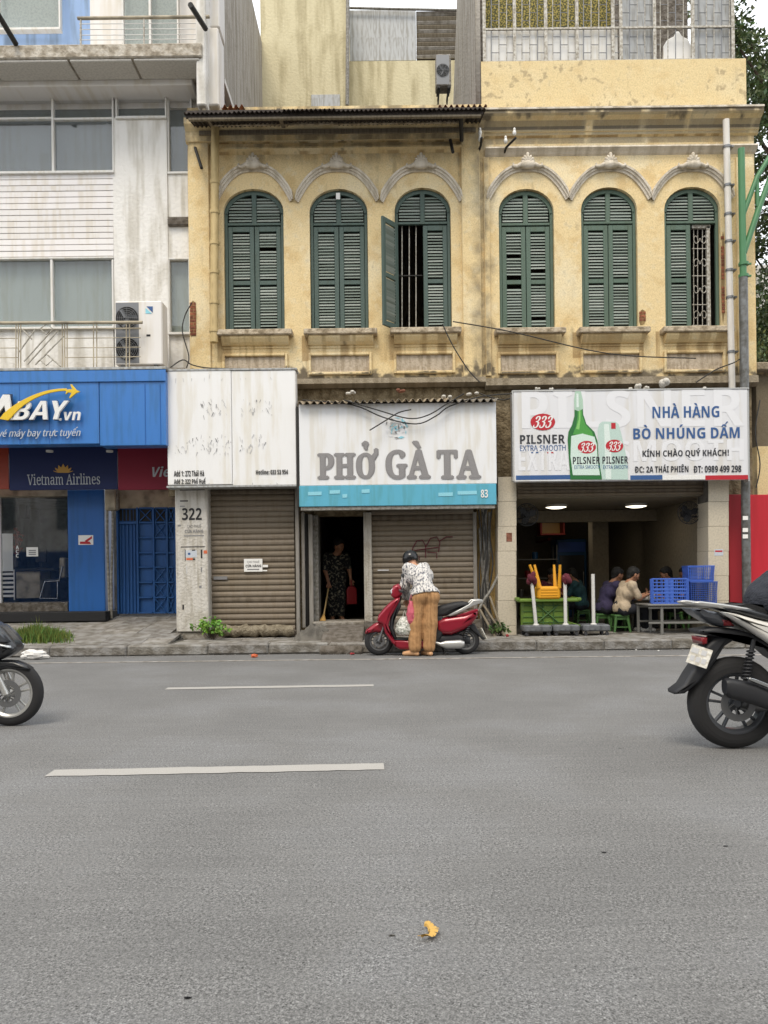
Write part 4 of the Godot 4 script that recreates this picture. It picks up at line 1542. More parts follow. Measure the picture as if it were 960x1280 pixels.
func white_building() -> void:
	var d := 13.95
	var b := thing("office_building", "white office building with horizontal siding between its window bands", "building", W(60, 470, d) * Vector3(1, 0, 1) + Vector3(0, 0.5, -2))
	# wall masses: built round the window bands
	var g := G.new()
	for q in [[142, 147, 210, 462], [-260, 217, -130, 462], [-260, -40, -130, 217]]:
		pbox(g, q[0], q[1], q[2], q[3], d, 0.4)
	pbox(g, 210, 217, 238, 271, d + 0.03, 0.3)
	pbox(g, 210, 281, 238, 322.5, d + 0.02, 0.3)
	pbox(g, -130, 410, 142, 462, d + 0.02, 0.3)
	pbox(g, 210, 417, 238, 462, d + 0.05, 0.3)
	part(b, "wall", g, "white_wall")
	pb(b, "ledge", "concrete_dark", 209, 271, 240, 281, d - 0.06, 0.35, 0.02)
	g = G.new()
	pbox(g, -130, 217, 142, 322, d + 0.06, 0.3)
	var back := part(b, "siding", g, "concrete_dark")
	for i in 14:
		var y := 217.5 + i * 7.45
		g = G.new()
		pbox(g, -130, y + 0.35, 142, y + 7.1, d + rng.randf_range(-0.003, 0.003), 0.05, 0.006)
		part(back, "siding_board", g, ["board", "board", "board_b"][rng.randi() % 3])
	office_window(b, -130, 119, 142, 217, d, [-60, 65.5], [148], "blind_dark")
	office_window(b, 144, 119, 208, 147.5, d, [], [], "blind_dark")
	office_window(b, 209, 119, 240, 217, d + 0.05, [], [], "blind_dark")
	office_window(b, -130, 322, 142, 412, d, [-60, 64.5], [], "blind")
	office_window(b, 210, 322, 238, 418, d + 0.03, [], [], "blind")
	# balcony slab of the floor above, with panelled underside
	var sy := W(125, 72, 13.05).y
	g = G.new()
	var xl := W(-260, 60, 13.05).x
	var xr := W(252, 60, 13.05).x
	g.cbox(Vector3((xl + xr) / 2, sy + 0.12, -13.55), Vector3(xr - xl, 0.24, 1.0), 0.02)
	part(b, "balcony_slab", g, "slab_edge")
	for q in [[-160, -20], [-17, 83], [86, 163], [166, 248]]:
		g = G.new()
		var a := W(q[0], 60, 13.05).x
		var e := W(q[1], 60, 13.05).x
		g.cbox(Vector3((a + e) / 2, sy - 0.02, -13.33), Vector3(e - a, 0.04, 0.5), 0.01)
		part(b, "soffit_panel", g, "soffit")
	g = G.new()
	g.cbox(Vector3((xl + xr) / 2 - 0.15, sy - 0.06, -13.85), Vector3(xr - xl - 0.3, 0.14, 0.52), 0.015)
	part(b, "beam", g, "white_clean")
	g = G.new()
	g.box(Vector3((xl + xr) / 2, sy - 0.03, -14.3), Vector3(xr - xl, 0.4, 0.4))
	g.box(Vector3((xl + xr) / 2 + 0.2, sy + 0.2, -15.6), Vector3(xr - xl, 0.1, 3.2))
	part(b, "floor_slab", g, "white_clean")
	# upper storey, set back
	var ud := 15.2
	pb(b, "upper_wall", "blue_wall", -260, -120, 112, 62, ud, 0.2)
	pb(b, "upper_wall", "white_clean", 112, -120, 254, 62, ud, 0.2)
	g = G.new()
	office_window(b, -4, -40, 75, 37, ud - 0.21, [], [], "blind_pale")
	office_window(b, 152, -40, 223, 58, ud - 0.21, [187], [], "blind_pale")
	# corner column with its stepped face, and the streaked side wall
	g = G.new()
	pbox(g, 244, -160, 256, 131, 13.1, 0.6, 0.02)
	part(b, "corner_column", g, "white_wall")
	g = G.new()
	pbox(g, 256.5, 34, 273, 131, 13.3, 0.5, 0.02)
	pbox(g, 260, -160, 273, 33.5, 13.5, 0.5, 0.02)
	part(b, "corner_column", g, "white_clean")
	g = G.new()
	var c0 := W(272, 60, 13.9)
	g.box(Vector3(c0.x - 0.1, c0.y + 1.2, -16.6), Vector3(0.2, 5.2, 5.6))
	part(b, "side_wall", g, "grey_streaked")
	# upper railing
	wtube(b, "handrail", "beige", [W(97, 23, 13.15), W(262, 21, 13.15)], 0.028, 8)
	for y in [30, 37, 44, 50]:
		wtube(b, "rail_wire", "silver", [W(99, y, 13.15), W(258, y - 1, 13.15)], 0.007, 5)
	for x in [101, 180]:
		wtube(b, "rail_post", "white_iron", [W(x, 22, 13.15), W(x, 56, 13.15)], 0.016)
	for q in [[-6, 12, 20, 55], [238, 6, 257, 36]]:
		wtube(b, "flag_bracket", "dark_iron", [W(q[0], q[1], 12.4), W(q[2], q[3], 13.05)], 0.045, 8)
	# lower railing
	var rd := 13.05
	var rail := wtube(b, "balcony_railing", "beige", [W(-260, 405, rd), W(178, 403, rd)], 0.028, 8)
	for y in [411, 423, 435, 447]:
		wtube(rail, "rail_bar", "beige", [W(-200, y + 1, rd), W(23 if y > 412 else 176, y, rd)], 0.008, 5)
		wtube(rail, "rail_bar", "beige", [W(82, y, rd), W(176, y - 1, rd)], 0.008, 5)
	for x in [20, 23, 26, 78, 81, 84, 117, 121, 158, 162, -40, -80]:
		wtube(rail, "baluster", "beige", [W(x, 404, rd), W(x, 460, rd)], 0.011, 5)
	for q in [[24, 440, 44, 412], [30, 452, 66, 412], [34, 456, 72, 414], [44, 456, 80, 420], [28, 412, 40, 424], [60, 444, 76, 458]]:
		wtube(rail, "lattice_bar", "white_iron", [W(q[0], q[1], rd), W(q[2], q[3], rd)], 0.013, 5)
	for q in [[50, 411, 58, 418, 66, 411, 58, 405], [50, 450, 58, 457, 66, 450, 58, 443]]:
		wtube(rail, "lattice_bar", "white_iron", [W(q[0], q[1], rd), W(q[2], q[3], rd), W(q[4], q[5], rd), W(q[6], q[7], rd), W(q[0], q[1], rd)], 0.01, 5)
	g = G.new()
	var ls := W(0, 461, 13.0)
	g.box(Vector3(-5.5, ls.y - 0.08, -13.5), Vector3(8.5 - 4.2, 0.14, 0.95))
	g.box(Vector3(-8.5, ls.y - 0.08, -13.5), Vector3(2.0, 0.14, 0.95))
	part(b, "balcony_floor", g, "concrete")
	# ground floor: fascia panels, pillar, shopfront, gate
	var fd := 14.0
	g = G.new()
	pbox(g, -260, 470, 219, 566, fd + 0.1, 0.2)
	part(b, "lintel", g, "concrete_dark")
	for q in [[-120, 11, "orange_airline"], [11, 147, "blue_airline_shaded"], [147, 222, "red_airline"]]:
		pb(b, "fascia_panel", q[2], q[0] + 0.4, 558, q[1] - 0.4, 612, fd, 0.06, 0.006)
	text(b, "Vietnam Airlines", 34, 592, 125, 606, fd - 0.006, "pale_print", "serif", 400)
	for k in 7:
		var an := (k - 3) * 0.42
		var l := 11.5 - absf(k - 3) * 0.9
		var cx := 79.0 + (k - 3) * 1.2
		shape(b, "lotus_petal", "gold_print", [[cx - 2.6, 591], [cx + 2.6, 591], [cx + sin(an) * l * 0.6 + 2.6, 591 - cos(an) * l * 0.55], [cx + sin(an) * l * 1.1, 591 - cos(an) * l], [cx + sin(an) * l * 0.6 - 2.6, 591 - cos(an) * l * 0.55]], fd - 0.006 - k * 0.001, 0.003)
	text(b, "Vie", 189, 583, 213, 596, fd - 0.006, "pale_print", "sans", 700, 0.25)
	for x in [62, 137]:
		g = G.new()
		var c := W(x, 563, 13.4)
		g.lathe([Vector2(0.0, 0.0), Vector2(0.06, 0.0), Vector2(0.06, 0.03)], 12, Transform3D(Basis(Vector3.RIGHT, PI / 2), c))
		part(b, "downlight", g, "white_frame")
	# behind the fascia
	var sd := 14.6
	pb(b, "pillar", "blue_deep", 85, 612, 131, 767.5, sd, 0.5, 0.01)
	g = G.new()
	pbox(g, -130, 612, 85, 621, sd + 0.05, 0.3)
	part(b, "header", g, "beige")
	pb(b, "header", "beige", 146, 605, 221, 635, sd + 0.1, 0.4)
	var st := pb(b, "doorstep", "black", -130, 766, 132, 778, sd - 0.35, 0.75, 0.01)
	pb(b, "doorstep", "concrete_dark", -130, 754, 84.5, 766, sd + 0.1, 0.6)
	var stk := pb(b, "sticker", "paper", 98, 669, 116.5, 681, sd - 0.004, 0.004)
	shape(stk, "sticker_mark", "print_red", [[106, 676], [115, 670], [115, 673], [108, 678]], sd - 0.007, 0.003)
	shape(stk, "sticker_mark", "print_red", [[100, 677], [112, 677], [114, 680], [100, 680]], sd - 0.007, 0.003)
	# shop interior
	var z0 := -sd - 0.1
	var a := W(-130, 700, sd).x
	var e := W(84, 700, sd).x
	room(b, a, e + 0.35, 0.62, 3.1, z0 - 0.2, z0 - 6.0, "shop_grey")
	pb(b, "shop_window", "glass", -128, 621, 84.5, 754, sd + 0.16, 0.01)
	pb(b, "window_post", "aluminium", -2, 621, 1, 754, sd + 0.12, 0.06)
	var note := pb(b, "notice", "paper", 33, 684, 47.5, 695.5, sd + 0.14, 0.006)
	for k in 3:
		shape(note, "notice_line", "ink_grey", [[36, 687.5 + k * 2.4], [45, 687.5 + k * 2.4], [45, 688.7 + k * 2.4], [36, 688.7 + k * 2.4]], sd + 0.136, 0.003)
	for k in 3:
		text(b, "ACC"[k], 20, 682 + k * 5.2, 23.5, 686.4 + k * 5.2, sd + 0.15, "white_print", "sans", 700)
	pb(b, "door_leaf", "aluminium", 1, 667, 16, 714, sd + 0.3, 0.02)
	# blue gate: bars, cross braces, sheet panels
	var gd := sd + 0.12
	var gate := pb(b, "gate", "gate_blue", 146, 633, 222, 767, gd + 0.03, 0.02)
	for x in [147, 172, 192, 209, 219]:
		pb(gate, "gate_stile", "gate_blue", x - 1.3, 634, x + 1.3, 767, gd - 0.03, 0.05, 0.006)
	for y in [635, 653, 672, 691, 709, 728, 747, 766]:
		for q in [[173.5, 190.5], [193.5, 207.5], [210.5, 217.5]]:
			pb(gate, "gate_rail", "gate_blue", q[0], y - 1.0, q[1], y + 1.0, gd - 0.025, 0.045, 0.005)
	pb(gate, "gate_rail", "gate_blue", 148.5, 652, 170.5, 655, gd - 0.025, 0.045, 0.005)
	for x in [151, 155.5, 160, 164.5, 168.5]:
		pb(gate, "gate_rib", "gate_blue", x - 0.9, 655.5, x + 0.9, 766, gd - 0.0, 0.03, 0.004)
		pb(gate, "gate_opening", "black", x - 1.5, 637, x + 1.5, 651, gd + 0.018, 0.01)
	for i in 3:
		var x0: float = [174, 194, 211][i]
		var x1: float = [190, 207, 217][i]
		pb(gate, "gate_opening", "black", x0 + 1, 637, x1 - 1, 651.5, gd + 0.018, 0.01)
		for y in [636, 654.5, 711, 730, 748.5]:
			if i == 0 and y > 650:
				continue
			var y1: float = y + 16.0
			wtube(gate, "gate_brace", "gate_blue", [W(x0, y, gd - 0.01), W(x1, y1, gd - 0.01)], 0.011, 5)
			wtube(gate, "gate_brace", "gate_blue", [W(x1, y, gd - 0.005), W(x0, y1, gd - 0.005)], 0.011, 5)
	# meter box and conduits between pillar and gate
	var mb := thing("meter_box", "pale meter box on the blue shopfront with two conduits below it", "meter box", W(137, 640, sd - 0.1))
	pb(mb, "casing", "beige", 131, 612, 144, 638, sd - 0.14, 0.14, 0.012)
	pb(mb, "cover", "conduit_grey", 144, 611, 147, 637, sd - 0.1, 0.12, 0.01)
	for q in [[134, 135.5, 137], [141, 139, 139.5]]:
		wtube(mb, "conduit", "conduit_grey", [W(q[0], 638, sd - 0.08), W(q[0], 670, sd - 0.08), W(q[1], 720, sd - 0.08), W(q[2], 773, sd - 0.08)], 0.026, 8)
	shop_things(sd)
	air_conditioner()

func shop_things(sd: float) -> void:
	# desk, chair, clothes stand behind the glass
	var d := sd + 1.2
	var desk := thing("reception_desk", "pale reception desk with dark top behind the shop glass", "desk", W(38, 750, d))
	pb(desk, "front_panel", "beige", 20, 714, 50, 748, d, 0.5, 0.01)
	pb(desk, "desk_top", "black", 17, 710, 68, 713.5, d - 0.1, 0.7, 0.01)
	var c := thing("chair", "chrome framed office chair beside the reception desk", "chair", W(66, 752, d - 0.2))
	var cd := d - 0.25
	wtube(c, "frame", "chrome", [W(50, 748, cd), W(56, 727, cd), W(74, 726, cd), W(78, 708, cd)], 0.013)
	wtube(c, "frame", "chrome", [W(50, 748, cd + 0.4), W(56, 727, cd + 0.4), W(74, 726, cd + 0.4), W(78, 708, cd + 0.4)], 0.013)
	wtube(c, "frame", "chrome", [W(50, 748, cd), W(72, 748, cd), W(72, 727, cd)], 0.012)
	pb(c, "seat", "black_plastic", 55, 723, 75, 727, cd, 0.42, 0.02)
	pb(c, "backrest", "beige", 74, 697, 81, 722, cd + 0.02, 0.4, 0.02)
	var m := thing("monitor", "black computer screen standing on the reception desk", "monitor", W(52, 710, d + 0.3))
	pb(m, "screen", "black", 44, 686, 58, 703, d + 0.3, 0.04, 0.01)
	pb(m, "stand", "black", 50, 703, 53, 710, d + 0.32, 0.05, 0.005)
	pb(m, "foot", "black", 46, 708.8, 57, 710, d + 0.25, 0.18, 0.003)
	var s := thing("loudspeaker", "dark loudspeaker fixed high on the shop wall", "loudspeaker", W(28, 640, d + 1.0))
	pb(s, "cabinet", "black", 24, 631, 33, 648, d + 1.0, 0.2, 0.015)
	pb(s, "grille", "black_plastic", 25, 632.5, 32, 646.5, d + 0.99, 0.012, 0.004)
	var f := thing("flower_arrangement", "red flowers in a dark vase behind the shop glass", "flowers", W(21, 712, d + 0.2))
	var g := G.new()
	g.lathe([Vector2(0.0, 0), Vector2(0.08, 0), Vector2(0.1, 0.12), Vector2(0.06, 0.24)], 10, Transform3D(Basis(Vector3.RIGHT, -PI / 2), W(21, 709.5, d + 0.2)))
	part(f, "vase", g, "black_paint")
	g = G.new()
	for i in 26:
		var p := W(21 + rng.randfn(0, 4), 676 + rng.randfn(0, 8), d + 0.2 + rng.randfn(0, 0.05))
		g.ball(p, Vector3(0.03, 0.025, 0.03), Basis(), 4, 5)
		g.tube([W(21, 695, d + 0.2), p], 0.005, 4)
	part(f, "blooms", g, "shrine_red")
	var bx := thing("display_rack", "low white slatted rack standing behind the shop glass", "rack", W(8, 750, sd + 0.8))
	for k in 6:
		pb(bx, "slat", "white_frame", 1, 716 + k * 5.5, 17, 719 + k * 5.5, sd + 0.8, 0.03, 0.005)
	pb(bx, "post", "white_frame", 0, 712, 1, 750, sd + 0.8, 0.03)
	pb(bx, "post", "white_frame", 17, 712, 18, 750, sd + 0.8, 0.03)

func ac_unit(called: String, label: String, x0: float, y0: float, x1: float, y1: float, d: float, side: float, mark: bool) -> void:
	var ac := thing(called, label, "air conditioner", W((x0 + x1) / 2, y1, d + 0.15), "air conditioner units")
	var r := rc(x0, y0, x1, y1, d)
	var k := d / F
	var g := G.new()
	g.cbox(Vector3((r[0] + r[1]) / 2, (r[2] + r[3]) / 2 + 0.02, -d - 0.17), Vector3(r[1] - r[0], r[3] - r[2] - 0.04, 0.34), 0.02)
	part(ac, "casing", g, "white_clean" if mark else "concrete")
	var fx: float = r[0] + (r[1] - r[0]) * side * 0.5
	g = G.new()
	g.box(Vector3(fx, (r[2] + r[3]) / 2 + 0.02, -d + 0.001), Vector3((r[1] - r[0]) * side * 0.94, r[3] - r[2] - 0.1, 0.004))
	part(ac, "fan_panel", g, "silver_dark")
	var fans := 2 if r[3] - r[2] > 0.9 else 1
	for i in fans:
		var cy: float = r[2] + (r[3] - r[2]) * (0.5 if fans == 1 else [0.27, 0.74][i])
		var rad: float = minf((r[1] - r[0]) * side * 0.46, (r[3] - r[2]) * 0.45 / fans)
		g = G.new()
		g.lathe([Vector2(0.0, 0.0), Vector2(rad, 0.0)], 24, Transform3D(Basis(), Vector3(fx, cy, -d + 0.006)))
		part(ac, "fan_opening", g, "black")
		g = G.new()
		for q in 6:
			var rr := rad * (q + 1) / 6.0
			var pts := []
			for s in 25:
				pts.append(Vector3(fx + rr * cos(TAU * s / 24), cy + rr * sin(TAU * s / 24), -d + 0.02))
			g.tube(pts, 0.004, 4, false)
		for q in 8:
			var an := TAU * q / 8
			g.tube([Vector3(fx, cy, -d + 0.022), Vector3(fx + rad * cos(an), cy + rad * sin(an), -d + 0.02)], 0.004, 4)
		part(ac, "fan_grille", g, "silver_dark")
		g = G.new()
		for q in 3:
			var bs := Basis(Vector3.BACK, TAU * q / 3) * Basis(Vector3.RIGHT, 0.4)
			g.cbox(Vector3(fx, cy, -d + 0.011) + bs * Vector3(rad * 0.5, 0, 0), Vector3(rad * 0.8, rad * 0.5, 0.004), 0.001, bs)
		part(ac, "fan_blade", g, "plastic_grey")
	g = G.new()
	for s in [0.15, 0.85]:
		g.box(Vector3(lerpf(r[0], r[1], s), r[2] + 0.01, -d - 0.17), Vector3(0.06, 0.045, 0.36))
	part(ac, "foot", g, "dark_iron")
	if mark:
		shape(ac, "maker_mark", "print_blue", [[183, 383], [191, 383], [191, 391]], d - 0.003, 0.003)
		shape(ac, "maker_mark", "teal_print", [[182, 385], [190, 392], [182, 392]], d - 0.003, 0.003)
		pb(ac, "handle", "black", 183, 418, 188, 420.5, d - 0.004, 0.004)
	else:
		g = G.new()
		for s in [0.2, 0.8]:
			var p := Vector3(lerpf(r[0], r[1], s), r[2] - 0.01, -d)
			g.tube([p + Vector3(0, 0, 0.02), p + Vector3(0.0, 0, -0.5), p + Vector3(0.0, -0.16, -0.5), p + Vector3(0, -0.02, -0.05)], 0.02, 5)
		part(ac, "bracket", g, "dark_iron")

func air_conditioner() -> void:
	ac_unit("air_conditioner", "white two-fan air conditioner standing behind the balcony railing", 144, 376, 203, 459, 13.2, 0.52, true)
	ac_unit("air_conditioner", "grey air conditioner hung on brackets at the cream back wall", 545, 67, 564, 109, 18.4, 0.9, false)

# ---------------------------------------------------------------- behind
func background() -> void:
	var d := 20.0
	var b := thing("cream_building", "plain cream rendered building set back behind the dark eave", "building", W(450, 130, d) * Vector3(1, 0, 1) + Vector3(0, 0, -2))
	pb(b, "wall", "cream_wall", 326, -40, 433, 190, d - 0.8, 4.0)
	pb(b, "wall", "cream_wall", 433.5, 76, 575, 190, d, 3.0)
	pb(b, "wall_vent", "zinc", 389, 118, 425, 140, d - 0.83, 0.03, 0.005)
	pb(b, "metal_sheet", "zinc", 437, 12, 520, 76, d + 0.1, 0.05, 0.01)
	var sh := pb(b, "louvre_screen", "tin_dark", 520.5, 14, 576, 76, d + 0.15, 0.03)
	for i in 11:
		var g := G.new()
		var c := W(548, 18 + i * 5.3, d + 0.08)
		g.cbox(c, Vector3(1.15, 0.09, 0.05), 0.01, Basis(Vector3.RIGHT, 0.5))
		part(sh, "louvre", g, "wood_old" if i % 2 else "concrete")
	wtube(b, "rain_pipe", "conduit_grey", [W(435, -20, d - 0.9), W(434, 132, d - 0.9)], 0.05)
	wtube(b, "roof_rail", "conduit_grey", [W(436, 10, d), W(578, 13, d)], 0.03)
	# the far side of the street, behind the camera: what the glass mirrors and what cuts the low sky
	var x0 := -27.0
	for i in 8:
		var wd: float = [6.5, 7.5, 6.0, 7.0, 6.8, 7.2, 6.4, 7.0][i]
		var hg: float = [9.5, 11.5, 8.5, 12.5, 10.0, 9.0, 12.0, 10.5][i]
		var zz := 7.5
		var o := thing("row_house", "plain rendered row house facing the shophouses across the street", "house", Vector3(x0 + wd / 2, 0, zz + 3), "houses on the far side of the street")
		var hg2 := G.new()
		hg2.cbox(Vector3(x0 + wd / 2, hg / 2, zz + 3), Vector3(wd - 0.05, hg, 6), 0.05)
		part(o, "wall", hg2, ["limewash_far", "white_wall", "concrete", "cream_wall"][i % 4])
		var fy := 3.6
		while fy < hg - 2.0:
			for k in 2:
				hg2 = G.new()
				hg2.box(Vector3(x0 + wd * (0.28 + 0.44 * k), fy + 0.9, zz - 0.01), Vector3(1.3, 1.7, 0.06))
				part(o, "window", hg2, "blind_dark")
			fy += 3.3
		hg2 = G.new()
		hg2.box(Vector3(x0 + wd / 2, 1.3, zz - 0.02), Vector3(wd * 0.7, 2.6, 0.08))
		part(o, "shopfront", hg2, ["roller", "gate_blue", "roller_c"][i % 3])
		x0 += wd
	# building and trees beyond the right corner
	var w := thing("pale_building", "pale building glimpsed behind the tree beyond the house corner", "building", W(960, 600, 24) * Vector3(1, 0, 1))
	pb(w, "wall", "white_wall", 946, 330, 1200, 720, 24.0, 4.0)
	pb(w, "window", "blind_dark", 952, 470, 975, 540, 23.97, 0.04)
	var t1 := thing("street_tree", "tall leafy tree rising beyond the right corner of the yellow house", "tree", Vector3(10.6, 0.17, -18.5))
	tree(t1, 15.5, 3.0, 8.5, 10500, 51)
	var t2 := thing("street_tree", "dark dense tree with low crown behind the tall leafy one", "tree", Vector3(12.2, 0.17, -21.0))
	tree(t2, 10.0, 2.6, 7.5, 12000, 52)
	var t3 := thing("shrub", "small green shrub on the ledge beside the grey street pole", "shrub", W(962, 452, 14.6))
	var g := G.new()
	leaves(g, W(962, 436, 14.6), Vector3(0.4, 0.35, 0.35), 260, 0.09, 61)
	part(t3, "foliage", g, "leaf")
	wtube(t3, "stem", "bark", [W(962, 452, 14.6), W(961, 436, 14.6)], 0.02)
	var lg := thing("tiled_canopy", "small dark canopy at the corner above the red wall", "canopy", W(950, 466, 14.2))
	pb(lg, "canopy_slab", "mould_stone", 946, 452, 1010, 462, 13.8, 1.0, 0.02)
	pb(lg, "canopy_wall", "limewash", 946, 462, 1010, 620, 14.0, 0.4)

func tree(t: Node3D, hgt: float, rad: float, crown_h: float, n: int, sd: int) -> void:
	var r := RandomNumberGenerator.new()
	r.seed = sd
	var o := t.position
	var g := G.new()
	var fork := o + Vector3(r.randf_range(-0.2, 0.2), hgt - crown_h * 0.7, 0)
	g.tube([o - Vector3(0, 0.2, 0), o + Vector3(0.05, hgt * 0.25, 0), fork], [0.24, 0.2, 0.15], 9)
	part(t, "trunk", g, "bark")
	g = G.new()
	var lf := G.new()
	for i in 22:
		var an := i * 2.4
		var e := fork + Vector3(cos(an) * rad * r.randf_range(0.5, 1.0), crown_h * r.randf_range(0.0, 0.75), sin(an) * rad * r.randf_range(0.5, 1.0))
		var mid := fork.lerp(e, 0.5) + Vector3(r.randfn(0, 0.2), 0.3, r.randfn(0, 0.2))
		g.tube([fork, mid, e], [0.08, 0.05, 0.02], 6)
		leaves(lf, e, Vector3(0.6, 0.4, 0.6) * r.randf_range(0.7, 1.4), n / 20, 0.13, sd * 100 + i)
		leaves(lf, mid.lerp(e, 0.5) + Vector3(r.randfn(0, 0.4), r.randfn(0, 0.3), r.randfn(0, 0.4)), Vector3(0.7, 0.5, 0.7), n / 20, 0.13, sd * 100 + i + 50)
	part(t, "limbs", g, "bark")
	part(t, "crown", lf, "leaf")

func leaves(g: G, c: Vector3, s: Vector3, n: int, l: float, sd: int, tone := Color(0.085, 0.125, 0.05)) -> void:
	var r := RandomNumberGenerator.new()
	r.seed = sd
	for i in n:
		var p := Vector3(r.randfn(), r.randfn(), r.randfn())
		p = c + p.limit_length(2.0) * s * 0.55
		var dir := Vector3(r.randfn(), r.randfn() - 0.4, r.randfn()).normalized()
		var sd2 := dir.cross(Vector3(r.randfn(), 1.0 + r.randfn(), r.randfn())).normalized() * l * 0.3
		var ll := l * r.randf_range(0.7, 1.3)
		var nn := sd2.cross(dir).normalized()
		var m := p + dir * ll * 0.5 + nn * l * 0.06
		g.t3(p, m + sd2, p + dir * ll, nn, nn, nn)
		g.t3(p, p + dir * ll, m - sd2, nn, nn, nn)
		var k := r.randf_range(0.6, 1.5)
		var col := Color(tone.r * k * r.randf_range(0.8, 1.3), tone.g * k, tone.b * k * r.randf_range(0.7, 1.2))
		for q in 6:
			g.c.push_back(col)

# ---------------------------------------------------------------- signs
func signs() -> void:
	# blue box sign of the travel shop
	var d := 12.9
	var s := thing("shop_sign", "blue box sign with raised white letters and yellow arc with aeroplane", "sign", W(60, 557, d))
	pb(s, "panel", "blue_sign", -260, 464, 123.5, 557, d, 0.3, 0.01)
	pb(s, "panel", "blue_sign", 124.3, 464, 207.5, 557, d + 0.004, 0.3, 0.01)
	pb(s, "top_strip", "blue_sign", -260, 464.5, 207, 479, d - 0.025, 0.024, 0.006)
	pb(s, "edge_trim", "zinc", -260, 460.5, 208, 464, d - 0.03, 0.34, 0.006)
	for x in [24, 61, 181, 200]:
		pb(s, "panel_seam", "blue_deep", x, 480, x + 0.9, 556, d - 0.003, 0.004)
	text(s, "BAY", 19.5, 501.5, 85, 526, d - 0.05, "outline_dark", "sans", 700, 0.3, 0.03)
	text(s, "BAY", 21, 502, 84, 525, d - 0.09, "white_print", "sans", 700, 0.3, 0.05)
	shape(s, "letter", "outline_dark", [[-14, 527], [6, 493], [16, 493], [18, 527], [9, 527], [8, 520], [-4, 520], [-8, 527]], d - 0.05, 0.03)
	shape(s, "letter", "white_print", [[-14, 525.5], [5, 494], [13, 494], [18, 525.5], [10, 525.5], [7, 508], [-6, 525.5]], d - 0.09, 0.05)
	text(s, ".vn", 75, 515, 101, 526, d - 0.05, "white_print", "sans", 700, 0.2, 0.03)
	# the yellow arc, thick at its foot
	var up := []
	var dn := []
	for i in 17:
		var t := i / 16.0
		var x := 0.0 + 84.0 * t
		var y := 525.0 - 38.0 * pow(sin(minf(1.0, t * 1.02) * PI / 2), 0.75)
		up.append([x, y - 1.0])
		dn.append([x + 11.0 * pow(1 - t, 2.2), minf(526.0, y + 2.0 + 2.5 * (1 - t))])
	dn.reverse()
	shape(s, "arc", "yellow_print", up + dn, d - 0.13, 0.03)
	shape(s, "aeroplane", "yellow_print", [[82, 488], [87, 487], [91, 487], [88.5, 481], [90.5, 481], [96, 487.5], [101, 490], [96, 492], [89, 498], [87, 498], [90, 491.5], [86, 491], [84, 493], [82.5, 493], [83.5, 490]], d - 0.14, 0.03)
	text(s, "Đặt vé máy bay trực tuyến", -20, 534.5, 101, 548.5, d - 0.03, "pale_print", "sans", 400, 0.25, 0.02)
	# worn white sign
	d = 13.02
	s = thing("shop_sign", "worn white sign box with torn print and two address lines", "sign", W(289, 607, d))
	pb(s, "panel", "sign_white_old", 209, 463, 289.5, 606, d, 0.28, 0.01)
	pb(s, "panel", "sign_white_old", 290, 463, 370, 606.5, d + 0.003, 0.28, 0.01)
	pb(s, "edge_trim", "zinc", 208, 460.5, 371, 463, d - 0.01, 0.3, 0.005)
	pb(s, "edge_trim", "zinc", 208, 606.5, 371, 609, d - 0.01, 0.3, 0.005)
	text(s, "Add 1: 272 Thái Hà", 217.5, 588, 255, 595.5, d - 0.004, "ink", "sans", 700)
	text(s, "Add 2: 322 Phố Huế", 217.5, 597, 257, 605, d - 0.004, "ink", "sans", 700)
	text(s, "Hotline: 033 53 954", 320, 587, 360, 593, d - 0.004, "ink", "sans", 700)
	var r := RandomNumberGenerator.new()
	r.seed = 5
	for q in [[248, 500, 283, 522, 26], [301, 500, 340, 522, 24], [218, 545, 290, 568, 60], [300, 545, 332, 565, 22], [215, 470, 365, 476, 9], [225, 604, 365, 606, 8]]:
		for i in q[4]:
			var x := r.randf_range(q[0], q[2])
			var y := r.randf_range(q[1], q[3])
			var w := r.randf_range(0.3, 1.0)
			var l := r.randf_range(0.8, 6.0)
			var an := r.randf_range(0.9, 2.2)
			var c := [cos(an) * l / 2, sin(an) * l / 2, sin(an) * w / 2, -cos(an) * w / 2]
			shape(s, "glue_mark", ["ink_faint", "ink_faint", "ink_faint", "ink_grey"][r.randi() % 4], [[x - c[0] - c[2], y - c[1] - c[3]], [x + c[0] - c[2] * 0.3, y + c[1] - c[3] * 0.3], [x + c[0] + c[2], y + c[1] + c[3]], [x - c[0] + c[2], y - c[1] + c[3]]], d - 0.003 - 0.0002 * (i % 5), 0.002)
	# the noodle shop's sign
	d = 12.98
	s = thing("shop_sign", "white fabric sign with grey letters above a light blue band", "sign", W(497, 637, d))
	pb(s, "panel", "sign_white", 374, 504, 620.5, 606, d, 0.12, 0.008)
	pb(s, "band", "sign_teal", 374, 606, 620.5, 632, d - 0.002, 0.125, 0.006)
	pb(s, "bottom_rail", "conduit_grey", 376, 632, 619, 637, d + 0.02, 0.1, 0.006)
	pb(s, "side_trim", "dark_iron", 371, 508, 373.8, 634, d + 0.02, 0.12, 0.004)
	for q in [["PHỞ", 399, 552, 471, 598], ["GÀ", 484, 552, 536, 598], ["TA", 548, 563, 599, 598]]:
		for k in 5:
			var o: Array = [[0, 0], [1.4, 0], [-1.4, 0], [0, 1.0], [0, -1.0]][k]
			text(s, q[0], q[1] - 1 + o[0], q[2] + o[1], q[3] + 1 + o[0], q[4] + o[1], d - 0.004 - k * 0.0016, "grey_letter", "serif", 700, 0.0, 0.0012)
	text(s, "83", 601, 612, 610, 622, d - 0.008, "white_print", "sans", 700)
